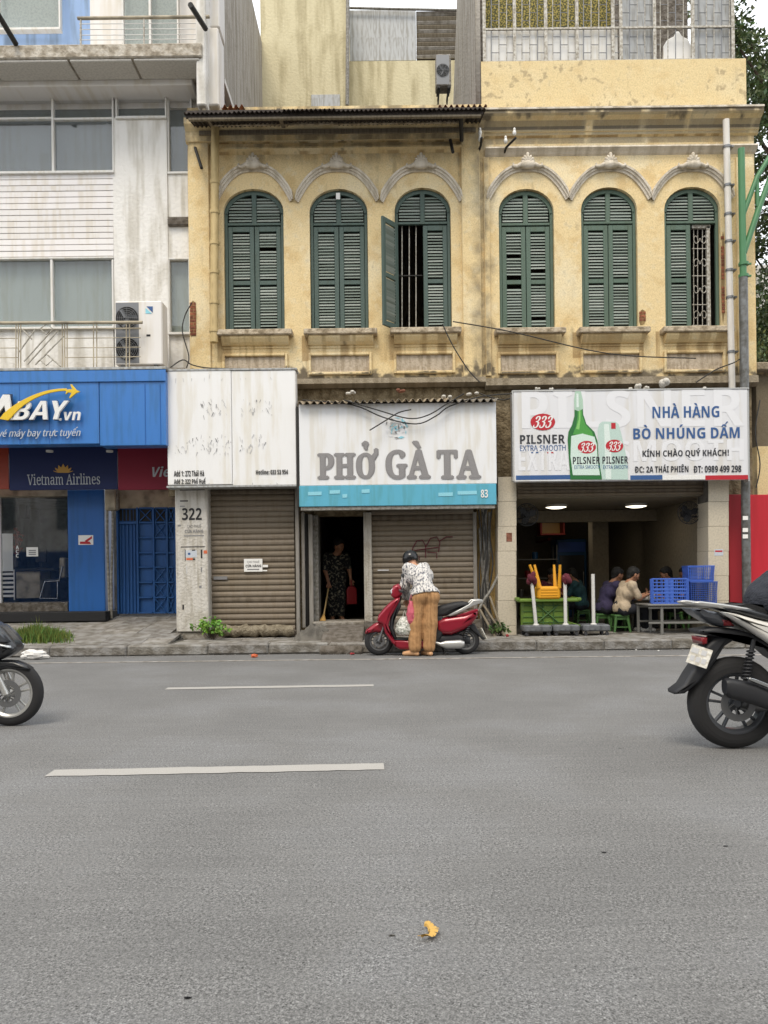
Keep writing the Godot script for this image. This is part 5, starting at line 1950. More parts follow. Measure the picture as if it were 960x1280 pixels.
	for q in [[385, 615, 402], [412, 613, 425], [428, 618, 434], [548, 616, 566], [572, 614, 596], [452, 612, 462]]:
		shape(s, "band_print", "teal_print", [[q[0], q[1]], [q[2], q[1] - 0.6], [q[2], q[1] + 4], [q[0], q[1] + 4.4]], d - 0.006, 0.003)
	# faded drawing with loose strokes
	for i in 46:
		var an := r.randf() * TAU
		var rr := r.randf_range(2.0, 17.0)
		var x := 496.0 + cos(an) * rr
		var y := 535.0 + sin(an) * rr * 0.75
		var l := r.randf_range(4.0, 12.0)
		var bn := an + PI / 2 + r.randfn(0, 0.5)
		var w := r.randf_range(1.0, 3.4)
		shape(s, "print_stroke", ["ink_faint", "teal_print", "ghost_print", "ink_grey"][r.randi() % 4], [[x - cos(bn) * l / 2, y - sin(bn) * l / 2], [x + sin(bn) * w / 2, y - cos(bn) * w / 2], [x + cos(bn) * l / 2, y + sin(bn) * l / 2], [x - sin(bn) * w / 2, y + cos(bn) * w / 2]], d - 0.004 - 0.0003 * (i % 7), 0.002)
	# corrugated awning above it
	var aw := thing("tin_awning", "crooked corrugated fibre awning above the white fabric sign", "awning", W(497, 505, 13.1))
	for i in 4:
		var g := G.new()
		var p := W(372 + i * 62, 503 - i * 0.9 + r.randf_range(-1, 1), 12.85)
		corrugated(g, p, 0.87, Vector3(0.0, 0.16, -0.75), 0.12, 0.03)
		part(aw, "awning_sheet", g, ["sill", "concrete"][i % 2])
	wtube(aw, "batten", "wood_old", [W(374, 506, 13.1), W(620, 502, 13.1)], 0.03)
	for q in [[440, 492], [500, 491], [398, 505], [560, 498], [588, 494]]:
		var g := G.new()
		var c := W(q[0], q[1], 13.2)
		for k in 4:
			g.ball(c + Vector3(r.randfn(0, 0.05), 0.02, r.randfn(0, 0.05)), Vector3(0.04, 0.028, 0.04), Basis(), 4, 6)
		part(aw, "rubble", g, ["rubble", "tin_rust"][r.randi() % 2])
	# the beer restaurant's sign
	d = 13.0
	s = thing("shop_sign", "grey billboard with green bottle print and blue lettering over the open restaurant", "sign", W(788, 601, d))
	pb(s, "panel", "sign_grey", 642, 488, 935, 600.5, d, 0.16, 0.008)
	pb(s, "edge_trim", "silver", 640.5, 486, 936.5, 488, d - 0.01, 0.18, 0.004)
	pb(s, "edge_trim", "silver", 640.5, 488.1, 642, 601.5, d - 0.01, 0.18, 0.004)
	pb(s, "edge_trim", "silver", 935, 488.1, 936.5, 601.5, d - 0.01, 0.18, 0.004)
	text(s, "PILSNER", 652, 487.5, 930, 534, d - 0.002, "ghost_print", "sans", 700, 0, 0.002)
	text(s, "SMOOTH", 770, 550, 930, 576, d - 0.002, "ghost_print", "sans", 700, 0, 0.002)
	text(s, "EXTRA", 648, 560, 712, 588, d - 0.002, "ghost_print", "sans", 700, 0, 0.002)
	shape(s, "oval_mark", "print_red", oval(678.5, 527.5, 15.5, 10.5), d - 0.004, 0.003)
	text(s, "333", 668, 520, 690, 535, d - 0.007, "white_print", "serif", 700, 0.35, 0.002)
	text(s, "PILSNER", 650, 543.5, 706, 554.5, d - 0.004, "print_dark", "sans", 700, 0, 0.003)
	text(s, "EXTRA SMOOTH", 650, 556.5, 707, 563.5, d - 0.004, "print_blue", "sans", 400, 0, 0.003)
	pb(s, "print_stripe", "print_blue", 664, 565, 673, 566.5, d - 0.003, 0.003)
	pb(s, "print_stripe", "print_red", 684, 565, 693, 566.5, d - 0.003, 0.003)
	# bottle
	shape(s, "bottle_print", "bottle_dark", [[713, 599.5], [711.5, 580], [709.5, 550], [710.5, 540], [715, 531], [718, 520], [718, 500], [728, 500], [729, 518], [733, 530], [743, 540], [747, 552], [748, 570], [752.5, 599.5]], d - 0.004, 0.003)
	shape(s, "bottle_print", "bottle_green", [[716, 543], [720, 533], [722, 520], [722, 508], [727, 508], [728, 520], [732, 531], [740, 540], [742, 547], [730, 545]], d - 0.006, 0.002)
	shape(s, "bottle_print", "bottle_light", [[720, 536], [723.5, 524], [724, 508], [725.5, 508], [725.5, 525], [724, 537]], d - 0.0075, 0.0015)
	shape(s, "bottle_print", "foil", [[718, 512], [717.5, 500], [719, 489], [726, 489], [728.5, 500], [729, 511], [723, 514]], d - 0.007, 0.002)
	shape(s, "bottle_print", "can_light", [[720.5, 509], [720.5, 492], [723, 492], [723.5, 509]], d - 0.009, 0.0015)
	shape(s, "label_print", "label_pale", [[714, 545], [728, 542], [743, 546], [746, 556], [747, 575], [750, 594], [716, 594], [713, 570]], d - 0.009, 0.002)
	shape(s, "oval_mark", "print_red", oval(733.5, 559, 11.5, 8.0), d - 0.011, 0.002)
	text(s, "333", 725.5, 553.5, 742, 565, d - 0.013, "white_print", "serif", 700, 0.35, 0.002)
	text(s, "PILSNER", 716, 571, 750, 580, d - 0.011, "print_dark", "sans", 700, 0, 0.002)
	text(s, "EXTRA SMOOTH", 718, 581.5, 750, 586, d - 0.011, "print_blue", "sans", 400, 0, 0.002)
	# can
	shape(s, "can_print", "can_pale", [[753, 599.5], [750, 585], [747, 538], [749, 530], [753, 527], [769, 527], [773, 530], [776, 540], [784, 575], [785, 599.5]], d - 0.0045, 0.002)
	shape(s, "can_print", "can_light", [[755, 530], [761, 530], [764, 560], [764, 599], [757, 599]], d - 0.0065, 0.0015)
	shape(s, "oval_mark", "print_red", oval(768, 557.5, 11.0, 8.0), d - 0.0085, 0.002)
	text(s, "333", 760.5, 552, 776, 563.5, d - 0.0105, "white_print", "serif", 700, 0.35, 0.002)
	text(s, "PILSNER", 753, 570.5, 785, 579.5, d - 0.0085, "print_dark", "sans", 700, 0, 0.002)
	text(s, "EXTRA SMOOTH", 754, 581.5, 785, 586, d - 0.0085, "print_blue", "sans", 400, 0, 0.002)
	pb(s, "print_stripe", "print_red", 764, 528.5, 769.5, 536, d - 0.0085, 0.002)
	for q in [["NHÀ HÀNG", 815.5, 504, 899, 522, "print_blue"], ["BÒ NHÚNG DẤM", 791.5, 527.5, 924.5, 548, "print_blue"], ["KÍNH CHÀO QUÝ KHÁCH!", 803, 560.5, 911, 572, "print_dark"], ["ĐC: 2A THÁI PHIÊN", 793.5, 580.5, 860.5, 590.5, "print_dark"], ["ĐT: 0989 499 298", 867, 582, 926.5, 590.5, "print_dark"]]:
		text(s, q[0], q[1], q[2], q[3], q[4], d - 0.005, q[5], "sans", 700, 0, 0.004)
	pb(s, "print_stripe", "print_blue", 645, 594, 713, 599.5, d - 0.003, 0.004)
	pb(s, "print_stripe", "print_blue", 788, 594, 828, 599.5, d - 0.003, 0.004)
	pb(s, "print_stripe", "white_print", 828.2, 594, 881.5, 599.5, d - 0.003, 0.004)
	pb(s, "print_stripe", "print_red", 881.7, 594, 935, 599.5, d - 0.003, 0.004)
	for x in [660, 760, 860, 925]:
		wtube(s, "sign_strut", "dark_iron", [W(x, 500, d + 0.16), W(x, 498, FD)], 0.02)
		wtube(s, "sign_strut", "dark_iron", [W(x, 592, d + 0.16), W(x, 590, FD)], 0.02)
	# lumps of rubble left on its top edge
	for q in [[798, 483, 1.6], [831, 480, 2.6], [672, 485, 0.8], [690, 485, 0.8], [808, 484, 1.0], [881, 485, 1.0], [789, 485, 0.8]]:
		var g := G.new()
		var c := W(q[0], q[1] + 1.5, d + 0.08)
		for k in 5:
			g.ball(c + Vector3(r.randfn(0, 0.018), r.randf() * 0.02, r.randfn(0, 0.018)) * q[2], Vector3(0.024, 0.024, 0.024) * q[2], Basis(Vector3.UP, r.randf() * 3), 4, 6)
		tag(part(self, "rubble_lump", g, "rubble"), "white plaster lump lying on the top edge of the billboard", "rubble", "rubble on the billboard")

# ---------------------------------------------------------------- ground floor under the left house
func roller(house: Node3D, x0: float, y0: float, x1: float, y1: float, d: float, pitch: float) -> Node3D:
	var g := G.new()
	pbox(g, x0 - 1, y0, x1 + 1, y1, d + 0.04, 0.02)
	var sh := part(house, "roller_shutter", g, "roller_b")
	var r := rc(x0, y0, x1, y1, d)
	var n := int((y1 - y0) / pitch)
	var ph: float = (r[3] - r[2]) / n
	g = G.new()
	# one curved lath
	var w: float = r[1] - r[0]
	var pr := [[ph * 0.5, 0.0], [ph * 0.38, 0.014], [ph * 0.1, 0.022], [-ph * 0.2, 0.022], [-ph * 0.42, 0.01], [-ph * 0.5, 0.0]]
	for i in pr.size() - 1:
		g.face(Vector3(-w / 2, pr[i][0], pr[i][1]), Vector3(w / 2, pr[i][0], pr[i][1]), Vector3(w / 2, pr[i + 1][0], pr[i + 1][1]), Vector3(-w / 2, pr[i + 1][0], pr[i + 1][1]), Vector3.BACK)
	var me := g.mesh()
	for i in n:
		put(sh, "slat", me, ["roller", "roller_c", "roller", "roller_b"][rng.randi() % 4], Transform3D(Basis(Vector3.BACK, rng.randfn(0, 0.0012)) * Basis(Vector3.RIGHT, rng.randfn(0, 0.03)), Vector3((r[0] + r[1]) / 2, r[2] + ph * (i + 0.5), -d - 0.015)))
	g = G.new()
	g.cbox(Vector3((r[0] + r[1]) / 2, r[2] + 0.02, -d - 0.01), Vector3(w, 0.09, 0.05), 0.01)
	part(sh, "bottom_bar", g, "roller_c")
	return sh

func ground_floor_left() -> void:
	var d := 13.55
	# the dark beam zone behind the signs
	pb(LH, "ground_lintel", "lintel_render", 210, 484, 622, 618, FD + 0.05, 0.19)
	# pillar with the house number
	var p := pb(LH, "pillar", "pillar_paint", 219.5, 600, 260, 790, 13.3, 0.5, 0.015)
	pb(LH, "pillar_foot", "concrete", 220, 790, 259, 800, 13.33, 0.45, 0.02)
	text(p, "322", 227.5, 635, 252, 650, 13.297, "ink", "sans", 700, 0, 0.003)
	for q in [[225, 612, 256, 613, "ink"], [225, 625.5, 235, 627, "ink"], [225, 632.2, 231, 633.4, "ink_grey"], [226, 683, 256, 684.2, "ink"]]:
		pb(p, "stencil_line", q[4], q[0], q[1], q[2], q[3], 13.298, 0.003)
	text(p, "CHO THUÊ", 234, 655, 251, 659.5, 13.297, "ink_grey", "sans", 400, 0, 0.002)
	text(p, "CỬA HÀNG", 231, 660.5, 254, 666, 13.297, "ink_grey", "sans", 700, 0, 0.002)
	pb(p, "stencil_line", "ink_grey", 230, 669, 255, 670.4, 13.298, 0.003)
	for q in [[231, 687, 232, 701, "ink"], [251, 687, 253, 698, "ink"], [240, 687, 244, 688.5, "ink"], [241, 698, 244, 700, "ink"], [233, 708, 234, 718, "ink_faint"], [251, 709, 252.5, 715, "ink_grey"], [249, 732, 252, 735, "ink_grey"], [228, 756, 230, 762, "ink"], [222, 656, 226, 658, "ink_grey"]]:
		pb(p, "scuff", q[4], q[0], q[1], q[2], q[3], 13.298, 0.003)
	for q in [[231.5, 688, 246, 696.5, "pale_print"], [233, 697.5, 241, 700.2, "litter_orange"], [254.5, 688, 259, 692, "litter_orange"], [235, 691, 238, 693.5, "print_blue"]]:
		pb(p, "sticker_scrap", q[4], q[0], q[1], q[2], q[3], 13.2985 - (0.002 if q[4] != "pale_print" else 0.0), 0.002)
	var a := roller(LH, 260.5, 611, 368, 789, d, 6.9)
	var n := pb(a, "notice", "paper", 305, 698.5, 328, 714.5, d - 0.035, 0.004)
	text(n, "CHO THUÊ", 309, 700.5, 324, 703.5, d - 0.038, "ink_grey", "sans", 400, 0, 0.002)
	text(n, "CỬA HÀNG", 307, 704.5, 326.5, 709, d - 0.038, "print_dark", "sans", 700, 0, 0.002)
	pb(n, "notice_line", "ink_grey", 309, 711, 324, 712.4, d - 0.038, 0.003)
	pb(a, "blue_label", "ink_grey", 267, 720.5, 284, 724.5, d - 0.03, 0.003)
	pb(a, "tape_scrap", "paper", 328.5, 706, 335, 709, d - 0.03, 0.003)
	pb(a, "tape_scrap", "paper", 328, 712.5, 334, 714, d - 0.03, 0.003)
	# crumpled tarpaulin along its foot
	var g := G.new()
	var pts := []
	var rr := []
	for i in 16:
		pts.append(Vector3(lerpf(-2.85, -1.6, i / 15.0), 0.29 + 0.015 * sin(i * 1.7), -13.42 + 0.03 * sin(i * 2.3)))
		rr.append(0.1 + 0.02 * sin(i * 2.9))
	g.tube(pts, rr, 9)
	tag(part(self, "tarpaulin_roll", g, "tarpaulin"), "dirty rolled tarpaulin lying along the foot of the taller shutter", "tarpaulin")
	pb(LH, "threshold", "concrete_dark", 260, 788, 371, 803, d - 0.05, 0.4, 0.02)
	# door posts, folded door, dark passage
	for q in [[369.5, 374, 606, 795, "post_metal", 13.4], [377, 381, 640, 785, "post_metal", 13.5], [386, 391.5, 643, 783, "post_metal", 13.55], [381.5, 385.5, 642, 784, "dark_iron", 13.62]]:
		pb(LH, "door_post", q[4], q[0], q[2], q[1], q[3], q[5], 0.09, 0.01)
	pb(LH, "door_post", "post_stone", 455, 640, 465, 783, 13.45, 0.25, 0.012)
	pb(LH, "door_post", "post_metal", 592, 640, 596.5, 772, 13.5, 0.12, 0.01)
	pb(LH, "folded_door", "conduit_grey", 391.5, 644, 398, 781, 13.7, 0.5, 0.01)
	var b := roller(LH, 465, 630, 592, 776, d, 6.6)
	# scrawl on the shutter
	for q in [[[515, 700], [516, 685], [521, 676], [528, 675], [532, 682], [532, 697]], [[532, 684], [538, 673], [546, 671], [550, 678], [548, 690]], [[550, 676], [558, 671], [566, 671]], [[518, 688], [548, 684]], [[514, 694], [524, 696], [524, 700]], [[534, 690], [546, 691], [546, 698]]]:
		var pp := []
		for e in q:
			pp.append(W(e[0], e[1], d - 0.03))
		wtube(b, "painted_scrawl", "cloth_maroon", pp, 0.009, 4)
	pb(b, "blue_label", "ink_faint", 472, 712, 486, 713.5, d - 0.03, 0.003)
	pb(LH, "threshold", "concrete_dark", 455, 775, 622, 803, d - 0.12, 0.5, 0.02)
	# wall behind the posts and shutters
	pb(LH, "ground_wall", "lintel_render", 366, 484, 391, 802, 13.95, 0.2)
	pb(LH, "ground_wall", "lintel_render", 459, 484, 622, 802, 13.95, 0.2)
	pb(LH, "ground_wall", "lintel_render", 391, 484, 459, 645, 13.95, 0.2)
	# passage
	var z0 := -14.15
	var xl := W(391, 700, 13.7).x
	var xr := W(458, 700, 13.7).x
	room(LH, xl, xr + 0.4, 0.36, 3.2, z0, z0 - 8.0, "interior_dark")
	pb(LH, "door_sill", "concrete", 391, 777, 456, 783, 13.5, 0.75, 0.015)
	# concrete ramp and mounds of dirt below the doorway
	g = G.new()
	var rp := [Vector2(-13.7, 0.0), Vector2(-13.7, 0.38), Vector2(-13.35, 0.37), Vector2(-12.6, 0.27), Vector2(-12.12, 0.12), Vector2(-12.02, 0.0)]
	g.puff(rp, 0.34, 0.03, Transform3D(Basis(Vector3.BACK, Vector3.UP, Vector3.LEFT), Vector3(W(430, 800, 13).x, 0, 0)), 3)
	tag(part(self, "concrete_ramp", g, "concrete_dark"), "rough concrete ramp leading from the gutter up to the dark doorway", "ramp")
	g = G.new()
	var fn := FastNoiseLite.new()
	fn.frequency = 3.0
	var cx := W(393, 800, 12.9).x
	for i in 16:
		for j in 12:
			var q := []
			for e in [[i, j], [i + 1, j], [i + 1, j + 1], [i, j + 1]]:
				var u: float = e[0] / 8.0 - 1
				var v: float = e[1] / 6.0 - 1
				var hh := maxf(0.0, 1 - u * u) * maxf(0.0, 1 - v * v)
				q.append(Vector3(cx + u * 0.36, 0.13 + 0.26 * pow(hh, 0.7) * (1 + 0.5 * fn.get_noise_2d(u * 1.5, v * 1.5)), -13.0 - v * 0.4))
			g.face(q[0], q[1], q[2], q[3], Vector3.UP)
	tag(part(self, "dirt_heap", g, "joint_dirt"), "heap of dark swept dirt beside the doorway ramp", "dirt heap")
	# strip of bare wall with cables between the shutter and the tiled pillar
	pb(LH, "side_strip", "sill_under", 596.5, 600, 622, 790, FD - 0.02, 0.3)
	var cb := thing("cable_bundle", "grey conduits and looping black cable on the bare yellow strip of wall", "cables", W(610, 800, 13.5))
	for q in [[[603, 632], [606, 700], [601, 760], [606, 800]], [[607, 630], [608, 690], [610, 740], [612, 795]], [[612, 640], [611, 700], [606, 750], [616, 800]], [[600, 660], [604, 720], [614, 770], [628, 800]]]:
		var pp := []
		for e in q:
			pp.append(W(e[0], e[1], 13.55))
		wtube(cb, "conduit", "conduit_grey", smooth(pp, 6), 0.028, 7)
	var loop := []
	for e in [[617, 612], [624, 640], [627, 680], [625, 712], [615, 735], [604, 752], [598, 764]]:
		loop.append(W(e[0], e[1], 13.35))
	wtube(cb, "cable_loop", "conduit_grey", smooth(loop, 6), 0.026, 7)
	for q in [[[603, 640], [608, 670], [605, 700]], [[598, 636], [602, 680], [599, 720], [605, 790]], [[615, 636], [612, 668], [616, 705], [611, 745], [617, 792]], [[609, 628], [604, 660], [610, 698], [603, 738], [608, 785]], [[606, 662], [609, 690], [606, 720], [610, 760]]]:
		var pp := []
		for e in q:
			pp.append(W(e[0], e[1], 13.42))
		wtube(cb, "cable", "cable_black", smooth(pp, 5), 0.014, 5)
	for q in [[600, 762, 622, 802], [604, 756, 634, 801], [612, 745, 630, 795]]:
		wtube(cb, "leaning_stick", "wood_old", [W(q[0], q[1], 13.3), W(q[2], q[3], 13.0)], 0.02, 6)
	# weed at the foot, litter cup
	plant("weed", "dark green weed growing at the foot of the tiled pillar", W(626, 796, 13.1), 0.26, 15, 71)
	plant("weed", "bright green leafy weed growing at the foot of the numbered pillar", W(266, 803, 13.05), 0.38, 26, 72, Color(0.12, 0.26, 0.03))
	# overhead cables along the fronts
	for q in [["black cable looping across the white fabric sign", [[378, 500], [440, 506], [480, 522], [520, 530], [545, 520], [562, 508], [600, 496], [640, 492]], 12.9], ["thin black cable drooping over the fabric sign", [[430, 500], [470, 512], [510, 523], [535, 519], [560, 504], [580, 492]], 12.85], ["short black cables crossing in front of the faded drawing", [[462, 538], [480, 527], [498, 516], [514, 512]], 12.84], ["black cable sagging from the open shutter to the party wall", [[553, 405], [566, 432], [585, 462], [600, 478]], 13.3], ["black cable running below the sills of the right house", [[566, 402], [640, 415], [760, 442], [870, 448]], 13.45], ["black cable drooping past the white drain pipe", [[870, 478], [895, 462], [920, 452], [934, 440]], 13.3], ["black cable bundle above the worn white sign", [[210, 462], [228, 450], [240, 456], [260, 460], [300, 461], [372, 462]], 13.2], ["thin cable from the brick corner down the white wall", [[240, 378], [231, 395], [228, 415], [236, 445], [233, 460]], 13.4], ["loose black cable beside the street pole under the billboard corner", [[950, 500], [944, 540], [950, 580], [945, 610]], 13.2], ["sagging cable between the awning and the billboard strut", [[600, 492], [630, 500], [660, 489], [720, 486]], 13.25]]:
		var pp := []
		for e in q[1]:
			pp.append(W(e[0], e[1], q[2]))
		g = G.new()
		g.tube(smooth(pp, 5), 0.011, 5)
		tag(part(self, "overhead_cable", g, "cable_black"), q[0], "cable", "cables along the fronts")

func smooth(p: Array, k: int) -> Array:
	var o := []
	for i in p.size() - 1:
		for j in k:
			o.append((p[i] as Vector3).cubic_interpolate(p[i + 1], p[maxi(i - 1, 0)], p[mini(i + 2, p.size() - 1)], float(j) / k))
	o.append(p[-1])
	return o

func plant(called: String, label: String, at: Vector3, hgt: float, n: int, sd: int, tone := Color(0.05, 0.1, 0.025)) -> void:
	var t := thing(called, label, "plant", at)
	var r := RandomNumberGenerator.new()
	r.seed = sd
	var g := G.new()
	var lf := G.new()
	for i in n:
		var e := at + Vector3(r.randfn(0, hgt * 0.28), hgt * r.randf_range(0.4, 1.0), r.randfn(0, hgt * 0.2))
		g.tube([at, at.lerp(e, 0.5) + Vector3(0, hgt * 0.12, 0), e], 0.004, 4)
		leaves(lf, e, Vector3(0.05, 0.04, 0.05), 7, 0.085, sd * 10 + i, tone)
	part(t, "stems", g, "bark")
	part(t, "foliage", lf, "leaf")

# ---------------------------------------------------------------- the open restaurant under the right house
const FL := 0.17
func restaurant() -> void:
	var d := 13.3
	# tiled pillars
	for q in [[622.5, 645.5, 596, 794], [885.5, 911, 596, 792]]:
		var core := pb(RH, "pillar", "joint_dirt", q[0] + 0.6, q[2], q[1] - 0.6, q[3], d + 0.012, 0.45)
		var y: float = q[2]
		while y < q[3] - 2:
			var y1 := minf(y + 31, q[3])
			pb(core, "tile", "tile_beige", q[0], y + 0.15, q[1], y1 - 0.15, d, 0.48, 0.004)
			y = y1
	pb(RH, "sticker", "tin_rust", 633, 666, 640, 677, d - 0.004, 0.004)
	pb(RH, "sticker", "pale_print", 893, 686.5, 904, 694.5, d - 0.004, 0.004)
	pb(RH, "sticker", "print_red", 894, 688, 903, 690, d - 0.006, 0.002)
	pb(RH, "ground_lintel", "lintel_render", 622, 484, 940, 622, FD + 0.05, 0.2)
	# raised shutter: its last laths and the rail under the billboard
	var g := G.new()
	pbox(g, 646, 600, 885, 612, d + 0.3, 0.3)
	var box := part(RH, "shutter_box", g, "concrete_dark")
	for i in 4:
		pb(box, "slat", ["roller_b", "roller"][i % 2], 646, 603 + i * 4.2, 885, 606.9 + i * 4.2, d + 0.2 + (i % 2) * 0.006, 0.04, 0.012)
	# room: floor, walls, ceiling
	var xl := W(640, 700, d + 0.2).x
	var xr := W(893, 700, d + 0.2).x
	var zf := -d - 0.3
	var zb := -20.0
	var ceil_y := W(760, 622, d + 0.4).y
	g = G.new()
	g.box(Vector3((xl + xr) / 2, FL - 0.03, (zf + zb) / 2 + 0.15), Vector3(xr - xl + 0.3, 0.06, zf - zb + 0.3))
	part(RH, "restaurant_floor", g, "interior_floor")
	g = G.new()
	g.box(Vector3((xl + xr) / 2, ceil_y + 0.06, (zf + zb) / 2), Vector3(xr - xl + 0.3, 0.12, zf - zb))
	part(RH, "ceiling", g, "interior_cream")
	g = G.new()
	g.box(Vector3((xl + xr) / 2, (FL + ceil_y) / 2, zb - 0.06), Vector3(xr - xl + 0.3, ceil_y - FL, 0.12))
	g.box(Vector3(xl - 0.07, (FL + ceil_y) / 2, (zf + zb) / 2 - 0.2), Vector3(0.12, ceil_y - FL, zf - zb - 0.4))
	g.box(Vector3(xr + 0.07, (FL + ceil_y) / 2, (zf + zb) / 2 - 0.2), Vector3(0.12, ceil_y - FL, zf - zb - 0.4))
	part(RH, "inner_wall", g, "interior_cream")
	g = G.new()
	g.box(Vector3(xr - 1.0, (FL + ceil_y) / 2, -17.2), Vector3(0.35, ceil_y - FL, 0.35))
	part(RH, "inner_column", g, "interior_cream")
	g = G.new()
	g.box(Vector3((xl + xr) / 2, ceil_y - 0.13, -16.4), Vector3(xr - xl, 0.24, 0.2))
	part(RH, "ceiling_beam", g, "interior_cream")
	# ceiling lamps
	for q in [[683, 707, 630, 15.0], [785, 805, 629, 15.0], [697, 709, 643.5, 17.4]]:
		var c := W((q[0] + q[1]) / 2, q[2], q[3])
		c.y = ceil_y - 0.03 if q[3] < 16 else c.y
		var t := thing("ceiling_light", "lit round ceiling lamp near the restaurant entrance" if q[3] < 16 else "lit round ceiling lamp hanging deeper inside the restaurant", "lamp", c, "restaurant ceiling lamps")
		g = G.new()
		g.lathe([Vector2(0.21, 0.03), Vector2(0.22, 0.0), Vector2(0.2, -0.02)], 24, Transform3D(Basis(Vector3.RIGHT, -PI / 2), c))
		part(t, "rim", g, "white_frame")
		g = G.new()
		g.lathe([Vector2(0.2, -0.02), Vector2(0.1, -0.045), Vector2(0.0, -0.05)], 24, Transform3D(Basis(Vector3.RIGHT, -PI / 2), c))
		var m := mk("lamp_glow", h("fff4e0"), 0.5)
		m.emission_enabled = true
		m.emission = h("fff1d8")
		m.emission_energy_multiplier = 1.6
		part(t, "diffuser", g, m)
		var l := AreaLight3D.new()
		l.name = "lamp_light"
		l.area_size = Vector2(0.36, 0.36)
		l.light_energy = 0.05
		l.light_color = h("fff0d8")
		l.shadow_enabled = true
		t.add_child(l)
		l.global_transform = Transform3D(Basis(Vector3.RIGHT, -PI / 2), c - Vector3(0, 0.06, 0))
	# wall fans
	for q in [[658.5, 643.5, 1.0, "black wall fan beside the left tiled pillar"], [861, 641, -1.0, "black wall fan beside the right tiled pillar"]]:
		wall_fan(q[3], W(q[0], q[1], d + 0.45), q[2])
	# things on the back walls
	var items := [[787, 654, 808, 682, 19.6, "shrine_red", "wall_poster", "dark red poster on the restaurant back wall", "poster"], [786, 686, 810, 701, 19.6, "pale_print", "wall_notice", "pale notice board under the dark red poster", "notice"], [829, 662, 838, 690, 18.6, "sill", "wall_calendar", "narrow calendar hanging on the restaurant wall near the column", "calendar"]]
	for q in items:
		var t := thing(q[6], q[7], q[8], W((q[0] + q[2]) / 2, q[3], q[4]))
		t.position.z = zb + 0.03
		var k := 19.97 / F
		pb(t, "sheet", q[5], q[0], q[1], q[2], q[3], 19.95, 0.03)
		pb(t, "frame", "black_plastic", q[0] - 0.6, q[1] - 1.4, q[2] + 0.6, q[1], 19.94, 0.04)
	fridge()
	shrine(ceil_y)
	# red hoarding right of the pillar
	var rw := thing("red_hoarding", "bright red painted hoarding right of the tiled pillar", "hoarding", W(935, 758, 13.6))
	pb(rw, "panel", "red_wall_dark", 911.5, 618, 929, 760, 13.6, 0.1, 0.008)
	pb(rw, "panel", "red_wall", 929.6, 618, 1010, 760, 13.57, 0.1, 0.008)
	pb(rw, "plinth", "concrete_dark", 911.5, 760, 1010, 797, 13.55, 0.3, 0.01)
	trolleys()
	tables_and_crates()
	diners()

func wall_fan(label: String, c: Vector3, s: float) -> void:
	var t := thing("wall_fan", label, "fan", c, "restaurant wall fans")
	var g := G.new()
	for k in 7:
		var r := 0.2 * (k + 0.6) / 6.6
		for zz in [0.07]:
			var pts := []
			for i in 25:
				pts.append(c + Vector3(r * cos(TAU * i / 24), r * sin(TAU * i / 24), zz - 0.06 * pow(r / 0.2, 2)))
			g.tube(pts, 0.0035 if k < 6 else 0.009, 4, false)
	for i in 14:
		var an := TAU * i / 14
		g.tube([c + Vector3(0, 0, 0.075), c + Vector3(0.12 * cos(an), 0.12 * sin(an), 0.055), c + Vector3(0.2 * cos(an), 0.2 * sin(an), 0.0), c + Vector3(0.12 * cos(an), 0.12 * sin(an), -0.06)], 0.003, 4)
	part(t, "cage", g, "black_plastic")
	for i in 3:
		g = G.new()
		var bs := Basis(Vector3.BACK, TAU * i / 3 + 0.3) * Basis(Vector3.RIGHT, 0.35)
		g.puff([Vector2(0.02, -0.02), Vector2(0.1, -0.07), Vector2(0.16, -0.05), Vector2(0.17, 0.03), Vector2(0.1, 0.06), Vector2(0.02, 0.02)], 0.004, 0.002, Transform3D(bs, c))
		part(t, "blade", g, "black_plastic")
	g = G.new()
	g.lathe([Vector2(0.0, 0.03), Vector2(0.05, 0.02), Vector2(0.05, -0.05), Vector2(0.08, -0.06), Vector2(0.08, -0.2), Vector2(0.0, -0.22)], 14, Transform3D(Basis(), c))
	part(t, "motor", g, "black")
	g = G.new()
	g.tube([c + Vector3(0, 0, -0.15), c + Vector3(-s * 0.1, -0.06, -0.15), c + Vector3(-s * 0.22, -0.06, -0.12)], 0.02, 6)
	part(t, "wall_arm", g, "black")

